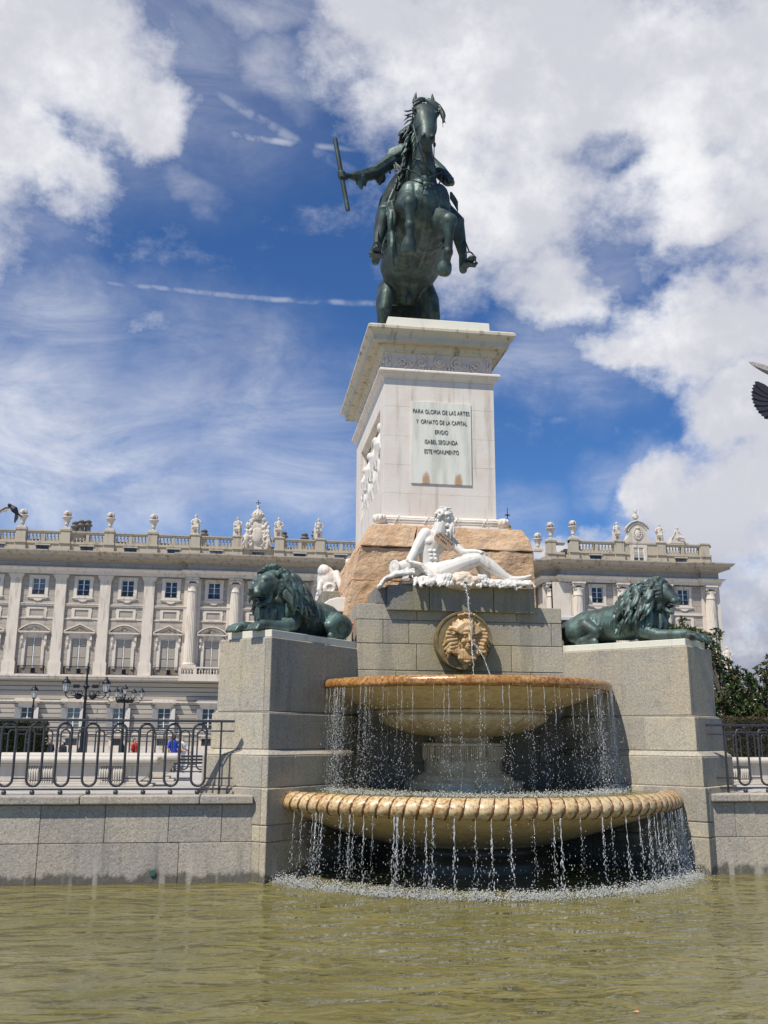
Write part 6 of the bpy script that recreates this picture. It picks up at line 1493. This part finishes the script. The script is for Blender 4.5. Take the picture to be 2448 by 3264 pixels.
def tree(label, base, limbs, clusters, seed, nl, L=.14):
    """magnolia: trunk and limbs to each leaf cluster, leaves in rosettes at twig ends"""
    rr = rsc(seed); t = thing('magnolia_tree', label, 'tree', base)
    g = G(); b = Vector(base); top = b+Vector(limbs)
    g.tube([b, b.lerp(top, .5)+Vector((.1, 0, 0)), top], [.16, .12, .09], 10)
    for (c, r_) in clusters:
        c = Vector(c); st = b.lerp(top, rr.uniform(.45, 1)); mid = st.lerp(c, .55)+Vector((rr.uniform(-.15, .15), rr.uniform(-.15, .15), -.12)); g.tube([st, mid, c], [.06, .04, .018], 6)
    obj('trunk', g, M['bark'], t)
    g = G(); tw = G()
    for (c, r_) in clusters:
        c = Vector(c); n_ = int(nl*r_*r_*6)
        for k in range(n_):
            q = Vector((rr.gauss(0, 1), rr.gauss(0, 1), rr.gauss(0, 1))).normalized()*r_*(rr.random()**.45)*Vector((1, 1, .8)).length/1.6
            q.z *= .85; e = c+q; out = (q.normalized()+Vector((0, 0, .5))).normalized()
            if rr.random() < .25: tw.tube([c+q*.4, e], [.012, .006], 4)
            for j in range(rr.randint(5, 8)):
                a = rr.uniform(0, 6.28); s1 = out.orthogonal().normalized(); s2 = out.cross(s1)
                dd = out*rr.uniform(.1, .9)+s1*math.cos(a)+s2*math.sin(a); leaf(g, e, dd, L*rr.uniform(.7, 1.2), L*.20, rr)
    obj('twig', tw, M['bark'], t)
    obj('crown', g, M['magnolia'], t); return t
Yt = 26
tree('dark glossy magnolia behind the right pier, a branch reaching left past the lion paw', (14.0, Yt, 0), (.1, 0, 2.2),
     [((14.15, Yt, 1.3), .55), ((14.0, Yt, 1.9), .62), ((14.3, Yt, 2.5), .62), ((13.75, Yt, 2.6), .5), ((14.15, Yt, 3.1), .5), ((13.85, Yt+.2, 3.45), .42), ((14.3, Yt, 3.5), .33), ((13.75, Yt, 3.9), .33), ((13.55, Yt, 4.25), .30),
      ((13.35, Yt, 4.55), .27), ((13.0, Yt, 4.72), .25), ((12.7, Yt, 4.80), .24), ((12.45, Yt, 4.9), .17), ((12.72, Yt, 5.08), .12), ((13.75, Yt, 4.72), .17), ((14.6, Yt, 2.1), .4), ((14.62, Yt-.1, 3.42), .20), ((14.5, Yt, 2.9), .35)], 5, 75)
tree('magnolia at the right edge above the brown hedge, thin branches against the sky', (15.9, Yt+1, 0), (-.1, 0, 2.2),
     [((15.2, Yt+1, 2.5), .42), ((15.35, Yt+1, 2.95), .28), ((15.7, Yt+1, 3.35), .28), ((15.6, Yt+1, 2.6), .45), ((16.1, Yt+1, 3.6), .4), ((16.3, Yt+1, 2.8), .6), ((16.7, Yt+1, 3.4), .5), ((15.0, Yt+1, 2.1), .35), ((15.95, Yt+1, 3.1), .3), ((15.75, Yt+1, 3.75), .26), ((16.1, Yt+1, 4.05), .3), ((15.3, Yt+1, 3.3), .2)], 6, 75)

# ---------------------------------------------------------------- street lamps
def lantern(g, gl, x, y, z, k=1.0):
    g.lathe([(.05*k, 0), (.10*k, .03*k), (.11*k, .06*k)], (x, y, z), 8); gl.lathe([(.10*k, .06*k), (.17*k, .42*k)], (x, y, z), 6, sm=False)
    for q in range(6): a = R(60*q); g.tube([(x+.10*k*math.cos(a), y+.10*k*math.sin(a), z+.06*k), (x+.175*k*math.cos(a), y+.175*k*math.sin(a), z+.42*k)], .008*k, 4)
    g.lathe([(.20*k, .42*k), (.21*k, .45*k), (.17*k, .52*k), (.09*k, .62*k), (.05*k, .64*k), (.06*k, .70*k), (.03*k, .74*k)], (x, y, z), 12)
def lglass():
    n = mat('lantern_glass'); n.b.inputs['Base Color'].default_value = (.62, .62, .58, 1); n.b.inputs['Roughness'].default_value = .25; n.b.inputs['Alpha'].default_value = .75; return n.mm
M['lglass'] = lglass()
def street_lamp(x, y, label, h, arms, k=1.0, top=True, spike=0, extra=False):
    t = thing('street_lamp', label, 'street lamp', (x, y, 0), 'ornate street lamps on the plaza'); g = G(); gl = G()
    g.lathe([(.30, 0), (.28, .3), (.18, .5), (.17, 1.0), (.10, 1.2), (.085, 2.0), (.10, 2.05), (.075, 2.15), (.06, h-.5), (.09, h-.45), (.05, h-.3), (.045, h)], (x, y, 0), 12)
    if spike: g.tube([(x, y, h), (x, y, h+spike)], [.07, .015], 8); g.ell((x, y, h+.08), .13, n=8, m=6); g.ell((x, y, h+spike*.5), .05, n=8, m=6)
    obj('post', g, M['black_iron'], t); g = G()
    for a, L in arms:
        d = Vector((math.cos(R(a)), math.sin(R(a)), 0)); b = Vector((x, y, h-.35))
        pts = [b, b+d*L*.35+Vector((0, 0, .04)), b+d*L*.6-Vector((0, 0, .06)), b+d*L*.85-Vector((0, 0, .08)), b+d*L+Vector((0, 0, .05)), b+d*L+Vector((0, 0, .14))]
        g.tube(pts, .028, 6); 
        for c_, r_ in ((.3, .12), (.62, .10)):
            cc = b+d*L*c_+Vector((0, 0, .12)); g.tube([cc+d*(r_*math.cos(q*.7))+Vector((0, 0, r_*math.sin(q*.7))) for q in range(9)], .02, 5)
        g.ell(b+d*L*.36+Vector((0, 0, .0)), (.17, .05, .14), n=8, m=6)
    if arms: obj('scroll_arm', g, M['black_iron'], t)
    for i, (a, L) in enumerate(arms+([(0, 0)] if top else [])):
        g = G(); gl = G(); zz = h-.2 if L else h
        lantern(g, gl, x+L*math.cos(R(a)), y+L*math.sin(R(a)), zz, k); ln = obj('lantern', g, M['black_iron'], t); obj('lantern_glass', gl, M['lglass'], ln)
    if extra:
        for s in (-1, 1):
            g = G(); g.box(x+s*.28, x+s*.55, y-.2, y+.05, h+.02, h+.18); obj('floodlight', g, M['black_iron'], t, .02)
    return t
street_lamp(-12.25, 60, 'single-lantern black lamp post at the left edge', 3.75, [], 1.15)
street_lamp(-6.95, 45, 'tall black lamp post with a spike and two side lanterns', 3.75, [(0, .88), (180, .88)], 1.0, False, 1.15, True)
street_lamp(-6.95, 60, 'black lamp post with a ring of small lanterns round a top one', 4.05, [(0, 1.0), (180, 1.0), (60, .9), (240, .8), (120, .6)], .85)

# ---------------------------------------------------------------- people
def person(x, y, label, top, legs, hairc, h=1.68, face=0, scale=1.0, arms='down', bag=None):
    t = thing('person', label, 'person', (x, y, .02)); sk = M.setdefault('skin', simple('skin', (.55, .33, .24), .6))
    k = h/1.68; V = lambda a, b, c: (x+k*(a*math.cos(R(face))-b*math.sin(R(face))), y+k*(a*math.sin(R(face))+b*math.cos(R(face))), .02+c*k)
    g = G(); g.ell(V(0, -.01, 1.56), (.078*k, .095*k, .115*k)); g.ell(V(0, -.105, 1.55), (.014, .02, .02)); g.limb([V(0, .01, 1.47), V(0, .01, 1.38)], [.05, .055], 8)
    g.limb([V(0, 0, 1.34), V(0, 0, 1.12), V(0, 0, .92)], [(.17, .10), (.13, .09), (.15, .10)], 12, up=(0, 1, 0))
    for s in (-1, 1):
        st = .14*s; g.limb([V(s*.08, 0, .9), V(s*.09, -st*.6, .5), V(s*.09, st*.2-.0, .09)], [.085, .06, .042], 8); g.limb([V(s*.09, st*.2+.03, .05), V(s*.09, st*.2-.13, .04)], [.042, .035], 8)
        if arms == 'push': pp = [V(s*.19, 0, 1.33), V(s*.20, -.1, 1.08), V(s*.16, -.36, 1.0)]
        else: pp = [V(s*.19, 0, 1.33), V(s*.23, .02, 1.06), V(s*.21, -.06, .84)]
        g.limb(pp, [.05, .042, .03], 8)
        hnd = Vector(pp[-1])
        for q in range(4): g.limb([hnd, hnd+Vector((-.02+.014*q, -.01, -.09+.006*q))], [.014, .009], 5)
        g.limb([hnd, hnd+Vector((-.035*s, -.02, -.045))], [.014, .01], 5)
    sculpt('body', g, sk, t, .014, 1)
    g = G(); g.limb([V(0, 0, 1.36), V(0, 0, 1.12), V(0, 0, .88)], [(.20, .125), (.165, .12), (.185, .13)], 12, up=(0, 1, 0))
    for s in (-1, 1): g.limb([V(s*.18, 0, 1.35), V(s*.235, .01, 1.12)], [.075, .062], 8)
    sculpt('top_garment', g, top, t, .016, 1)
    g = G()
    for s in (-1, 1): st = .14*s; g.limb([V(s*.08, 0, .9), V(s*.09, -st*.6, .5), V(s*.09, st*.2, .12)], [.11, .082, .065], 8)
    sculpt('trousers', g, legs, t, .016, 1)
    g = G(); g.ell(V(0, .015, 1.60), (.09*k, .10*k, .10*k)); g.ell(V(0, .06, 1.54), (.075, .06, .09)); sculpt('hair', g, hairc, t, .014, 1)
    return t
blk = simple('dark_cloth', (.012, .014, .02), .8); red = simple('red_cloth', (.50, .04, .02), .8); blue = simple('blue_cloth', (.015, .05, .42), .8); wht = simple('pale_print_cloth', (.62, .64, .62), .8, 0, .4, 60)
brn = simple('brown_hair', (.05, .028, .015), .7); gry = simple('grey_trousers', (.2, .2, .21), .8)
person(-2.98, 46, 'person in a bright blue shirt standing behind the left railing', blue, gry, brn, 1.70, 200)
person(-2.53, 45, 'person in pale clothes pushing a pram behind the left railing', wht, wht, simple('fair_hair', (.30, .22, .14), .7), 1.62, 70, arms='push')
person(-8.9, 48, 'person in black, head and shoulders above the stone bench', blk, blk, brn, 1.45, 20)
person(-8.45, 49, 'second dark-clothed person, half hidden by a railing loop', blk, gry, brn, 1.35, -30)
person(-4.95, 48, 'person in a red top and brown scarf leaning forward near the lamp posts', red, blk, brn, 1.52, 60)
t = thing('pram', 'light-coloured pram pushed along the plaza behind the left railing', 'pram', (-2.95, 44.6, .02)); g = G()
g.xz([(-3.25, .45), (-2.75, .45), (-2.62, .75), (-2.75, .85), (-3.3, .7)], 44.4, 44.8); obj('seat', g, wht, t, .04); g = G()
for s in (44.38, 44.82): g.tube([(-2.55, s, 1.02), (-2.95, s, .5), (-3.2, s, .15)], .015, 6); g.tube([(-2.7, s, .15), (-3.0, s, .5)], .015, 6)
obj('frame', g, M['black_iron'], t)
for xx in (-3.2, -2.7):
    for s in (44.38, 44.82):
        g = G(); g.tube([(xx+.12*math.cos(q*math.pi/8), s, .15+.12*math.sin(q*math.pi/8)) for q in range(17)], .018, 6); obj('wheel', g, M['black_iron'], t)
def park_bench(x, y, label):
    t = thing('park_bench', label, 'bench', (x, y, .02)); g = G()
    for k in range(4): g.box(x-.85, x+.85, y-.2+.11*k, y-.11+.11*k, .44, .47)
    obj('seat', g, M['grille'], t); g = G()
    for k in range(3): g.box(x-.85, x+.85, y+.26, y+.29, .56+.13*k, .65+.13*k)
    obj('backrest', g, M['grille'], t)
    for s in (-1, 1): g = G(); g.box(x+s*.7-.03, x+s*.7+.03, y-.2, y-.15, .02, .44); g.box(x+s*.7-.03, x+s*.7+.03, y+.2, y+.25, .02, .9); g.box(x+s*.7-.025, x+s*.7+.025, y-.15, y+.2, .36, .42); obj('leg', g, M['black_iron'], t)
park_bench(-2.0, 41, 'dark slatted park bench on the plaza beside the pram')

# ---------------------------------------------------------------- pigeons in flight
def feather(g, root, tip, w_, nrm, th=.0015):
    r0, t0 = Vector(root), Vector(tip); d = (t0-r0); s = d.cross(Vector(nrm)).normalized(); n_ = Vector(nrm).normalized()*th
    pts = [r0-s*w_*.4, r0+s*w_*.4, r0+d*.7+s*w_*.5, r0+d*.92+s*w_*.3, t0, r0+d*.92-s*w_*.35, r0+d*.7-s*w_*.5]
    N = len(pts); g.add([p+n_ for p in pts]+[p-n_ for p in pts], [tuple(range(N)), tuple(range(2*N-1, N-1, -1))]+[(i, (i+1) % N, N+(i+1) % N, N+i) for i in range(N)])
fth = simple('grey_flight_feathers', (.34, .31, .28), .7, 0, .35, 90); fdk = simple('dark_tail_feathers', (.022, .02, .028), .6); bod = simple('slate_plumage', (.085, .085, .10), .6, 0, .3, 50)
t = thing('pigeon', 'large close pigeon half out of frame at the right edge, pale wing over dark tail', 'bird', (3.86, 6.0, 4.22), 'pigeons in flight')
g = G(); C = Vector((3.86, 6.0, 4.19)); g.limb([C+Vector((-.10, 0, .0)), C, C+Vector((.12, 0, .03)), C+Vector((.20, 0, .06))], [.03, .062, .055, .03], 12); g.ell(C+Vector((.235, 0, .085)), (.032, .028, .03)); g.limb([C+Vector((.26, 0, .085)), C+Vector((.29, 0, .075))], [.008, .004], 6)
sculpt('body', g, bod, t, .007, 2)
g = G()
for k in range(12): a = R(148+k*7.5); feather(g, C+Vector((-.03, 0, -.0)), C+Vector((-.03+.245*math.cos(a), .004*(k % 2), .02+.215*math.sin(a))), .062, (0, -1, .15))
obj('tail', g, fdk, t)
g = G()
for k in range(13): feather(g, C+Vector((.10+.01*k, -.02, .17+.006*k)), C+Vector((-.29+.016*k*(1+.09*k), -.03+.003*k, .272-.013*k)), .046, (0, -1, .25))
for k in range(7): feather(g, C+Vector((.08+.02*k, -.01, .07)), C+Vector((.02+.03*k, 0, .24)), .04, (0, -1, .2))
obj('wing', g, fth, t)
g = G(); g.limb([C+Vector((-.04, -.05, -.01)), C+Vector((-.075, -.055, -.02)), C+Vector((-.085, -.05, -.04))], [.007, .006, .004], 6); obj('foot', g, simple('red_foot', (.45, .07, .05), .5), t)
t = thing('pigeon', 'small dark pigeon with drooping wings flying above the roof at the left edge', 'bird', (-2.17, 9, 3.83), 'pigeons in flight')
g = G(); a = Vector((-2.20, 9, 3.862)); g.limb([a, a+Vector((.035, 0, -.03)), a+Vector((.068, 0, -.075))], [.018, .033, .014], 10); g.ell(a+Vector((-.012, -.01, .008)), .017); sculpt('body', g, simple('dark_plumage', (.03, .022, .03), .6), t, .005, 2)
g = G()
for k in range(9): p0 = a+Vector((-.01-.018*k, .0, .0-.006*k*k*.35)); feather(g, p0, p0+Vector((-.035-.004*k, 0, -.055-.004*k)), .026, (0, -1, .1), .001)
g.tube([a+Vector((0, 0, -.0)), a+Vector((-.05, 0, -.012)), a+Vector((-.10, 0, -.05)), a+Vector((-.135, 0, -.12)), a+Vector((-.15, 0, -.16))], [.008, .008, .007, .005, .002], 6)
obj('wing', g, fth, t)
g = G()
for k in range(4): feather(g, a+Vector((.055+.004*k, -.01, -.05)), a+Vector((.052+.006*k, -.01, -.165+.012*k)), .020, (0, -1, .1), .001)
obj('wing', g, fdk, t); g = G()
for k in range(3): feather(g, a+Vector((.065, 0, -.065)), a+Vector((.105+.004*k, 0, -.092-.006*k)), .013, (0, -1, .1), .001)
obj('tail', g, fdk, t)
g = G(); lf_ = [(2.69+.028*math.cos(q), 6.55+.016*math.sin(q*1.0+.4), .012+.004*math.sin(q*2)) for q in (0, .9, 2.0, 3.1, 4.2, 5.3)]
g.add([(a[0], a[1], a[2]) for a in lf_], [tuple(range(6))]); o = obj('fallen_leaf', g, simple('orange_leaf', (.70, .26, .13), .6)); tag(o, 'small orange leaf floating on the water at the bottom right', 'leaf')

# ---------------------------------------------------------------- falling water
def drop_mat():
    n = mat('falling_water'); n.b.inputs['Base Color'].default_value = (.90, .92, .93, 1); n.b.inputs['Roughness'].default_value = .08
    n.b.inputs['Transmission Weight'].default_value = .66; n.b.inputs['IOR'].default_value = 1.33; return n.mm
M['drops'] = drop_mat()
def drop(g, p, r_, st=1.5):
    x, y, z = p; s = r_*st
    g.add([(x, y, z-s), (x+r_, y, z), (x, y+r_, z), (x-r_, y, z), (x, y-r_, z), (x, y, z+s)], [(0, 2, 1), (0, 3, 2), (0, 4, 3), (0, 1, 4), (5, 1, 2), (5, 2, 3), (5, 3, 4), (5, 4, 1)], True)
def strand(g, x, y, z0, z1, r_, rr, solid=.45, out=(0, 0)):
    """a thread of water that ropes, then breaks into drops"""
    H_ = z0-z1; pts = []; rs = []; n_ = max(5, int(H_*solid/.03)); ph = rr.uniform(0, 6.28)
    for k in range(n_+1):
        t_ = k/n_*solid; w_ = .003+.016*t_
        pts.append((x+out[0]*t_+w_*math.sin(ph+t_*38), y+out[1]*t_+w_*math.cos(ph+t_*31), z0-H_*t_)); rs.append(r_*(1.0-.85*t_)*(.2+.95*rr.random()**1.5))
    rs[-1] = .0008; g.tube(pts, rs, 5)
    z = solid*.6
    while z < 1:
        w_ = .004+.030*z*z; drop(g, (x+out[0]*z+rr.gauss(0, w_), y+out[1]*z+rr.gauss(0, w_), z0-H_*z), r_*rr.uniform(.25, .75), rr.uniform(1.2, 4.5)); z += rr.uniform(.004, .022)/max(.5, H_)*1.0
def curtain(name, label, Rr, zt, zb, angs, seed, r_, solid, spray):
    rr = rsc(seed); g = G()
    for a, k, dens in angs:
        x = X0+Rr*math.sin(R(a)); y = 14.15-Rr*math.cos(R(a)); strand(g, x, y, zt, zb, r_*k, rr, solid*rr.uniform(.3, 1.6), (.05*math.sin(R(a)), -.05*math.cos(R(a))))
        for q in range(int(spray*dens)):
            t_ = rr.random()**.7; drop(g, (x+rr.gauss(0, .03+.07*t_), y+rr.gauss(0, .03+.07*t_), zt-(zt-zb)*t_), rr.uniform(.0016, .0048), rr.uniform(1.2, 4))
    o = obj(name, g, M['drops']); tag(o, label, 'water', None, 'stuff'); return o
rr = rsc(41)
up = [(a+rr.uniform(-2, 2), rr.uniform(.4, 1.1), 1) for a in range(-72, 74, 4)]+[(rr.uniform(-73, -40), rr.uniform(.6, 1.2), 1.5) for k in range(13)]+[(rr.uniform(40, 74), rr.uniform(.6, 1.2), 1.5) for k in range(17)]
curtain('falling_water', 'threads of water falling from the upper basin rim', 2.21, 2.43, 1.06, up, 42, .0056, .24, 42)
lo = [(-58+4.0*k+rr.uniform(-1.9, 1.9), rr.uniform(.6, 1.6), 1) for k in range(30)]+[(rr.uniform(30, 60), rr.uniform(.7, 1.5), 1.6) for k in range(20)]+[(rr.uniform(-60, -20), rr.uniform(.4, .8), 1) for k in range(9)]
curtain('falling_water', 'threads of water falling from the ribbed lower basin into the pool', 3.09, .86, 0, lo, 43, .0085, .50, 42)
g = G(); rr = rsc(44)
def jet(g, p0, p1, bow, r_, n_=46, spread=.006):
    p0 = Vector(p0); p1 = Vector(p1); pts = []; rs = []
    for k in range(n_+1):
        t_ = k/n_; q = Vector((p0.x+(p1.x-p0.x)*t_, p0.y+(p1.y-p0.y)*t_-bow*math.sin(math.pi*t_)*0, p0.z+(p1.z-p0.z)*(t_**1.6))); q += Vector((rr.gauss(0, spread), rr.gauss(0, spread), 0)); pts.append(q); rs.append(r_*(1-.45*t_)*rr.uniform(.35, 1.25))
        for j in range(3): drop(g, q+Vector((rr.gauss(0, spread*3), rr.gauss(0, spread*3), rr.gauss(0, .01))), r_*rr.uniform(.15, .4), 1.6)
    g.tube(pts, rs, 6)
jet(g, (3.325, 13.90, 4.05), (3.37, 13.60, 2.56), 0, .017)
o = obj('water_jet', g, M['drops']); tag(o, 'jet of water falling from the spout under the reclining figure', 'water', None, 'stuff')
g = G(); jet(g, (3.41, 13.80, 3.13), (3.62, 13.52, 2.56), 0, .011, 34, .004); o = obj('water_jet', g, M['drops']); tag(o, 'thin slanting jet from the mouth of the carved mask', 'water', None, 'stuff')
# foam where the water lands
def foam_mat():
    n = mat('white_foam'); n.b.inputs['Base Color'].default_value = (.72, .73, .68, 1); n.b.inputs['Roughness'].default_value = .25; n.b.inputs['Transmission Weight'].default_value = .35; n.b.inputs['IOR'].default_value = 1.2; return n.mm
M['foam'] = foam_mat()
g = G(); rr = rsc(45)
for k in range(20000):
    a = rr.uniform(-61, 63); r_ = 3.17+rr.gauss(0, .095)+.10*max(0, rr.gauss(0, .6)); x = X0+r_*math.sin(R(a)); y = 14.15-r_*math.cos(R(a))
    if noise.noise(Vector((a*.25, 0, 5)))+.5*noise.noise(Vector((a*.9, r_*6, 1))) < rr.uniform(-.75, .25): continue
    if rr.random() < .22: r_ += abs(rr.gauss(0, .16)); x = X0+r_*math.sin(R(a)); y = 14.15-r_*math.cos(R(a))
    z = abs(rr.gauss(0, .022))+(.09*rr.random()**4); s = rr.uniform(.004, .014)*(1-.6*min(1, abs(r_-3.16)/.25)); drop(g, (x, y, z), s, rr.uniform(.35, 1.0))
o = obj('foam', g, M['foam']); tag(o, 'white foam and splashes where the falling water meets the pool', 'foam', None, 'stuff')
g = G()
for k in range(4200):
    a = rr.uniform(-72, 72); r_ = 2.25+rr.gauss(0, .09); x = X0+r_*math.sin(R(a)); y = 14.15-r_*math.cos(R(a)); drop(g, (x, y, 1.045+abs(rr.gauss(0, .018))+.05*rr.random()**3), rr.uniform(.003, .010), rr.uniform(.5, 1.3))
o = obj('foam', g, M['foam']); tag(o, 'white splashes on the water inside the ribbed lower basin', 'foam', None, 'stuff')

bpy.data.scenes.remove(WS)
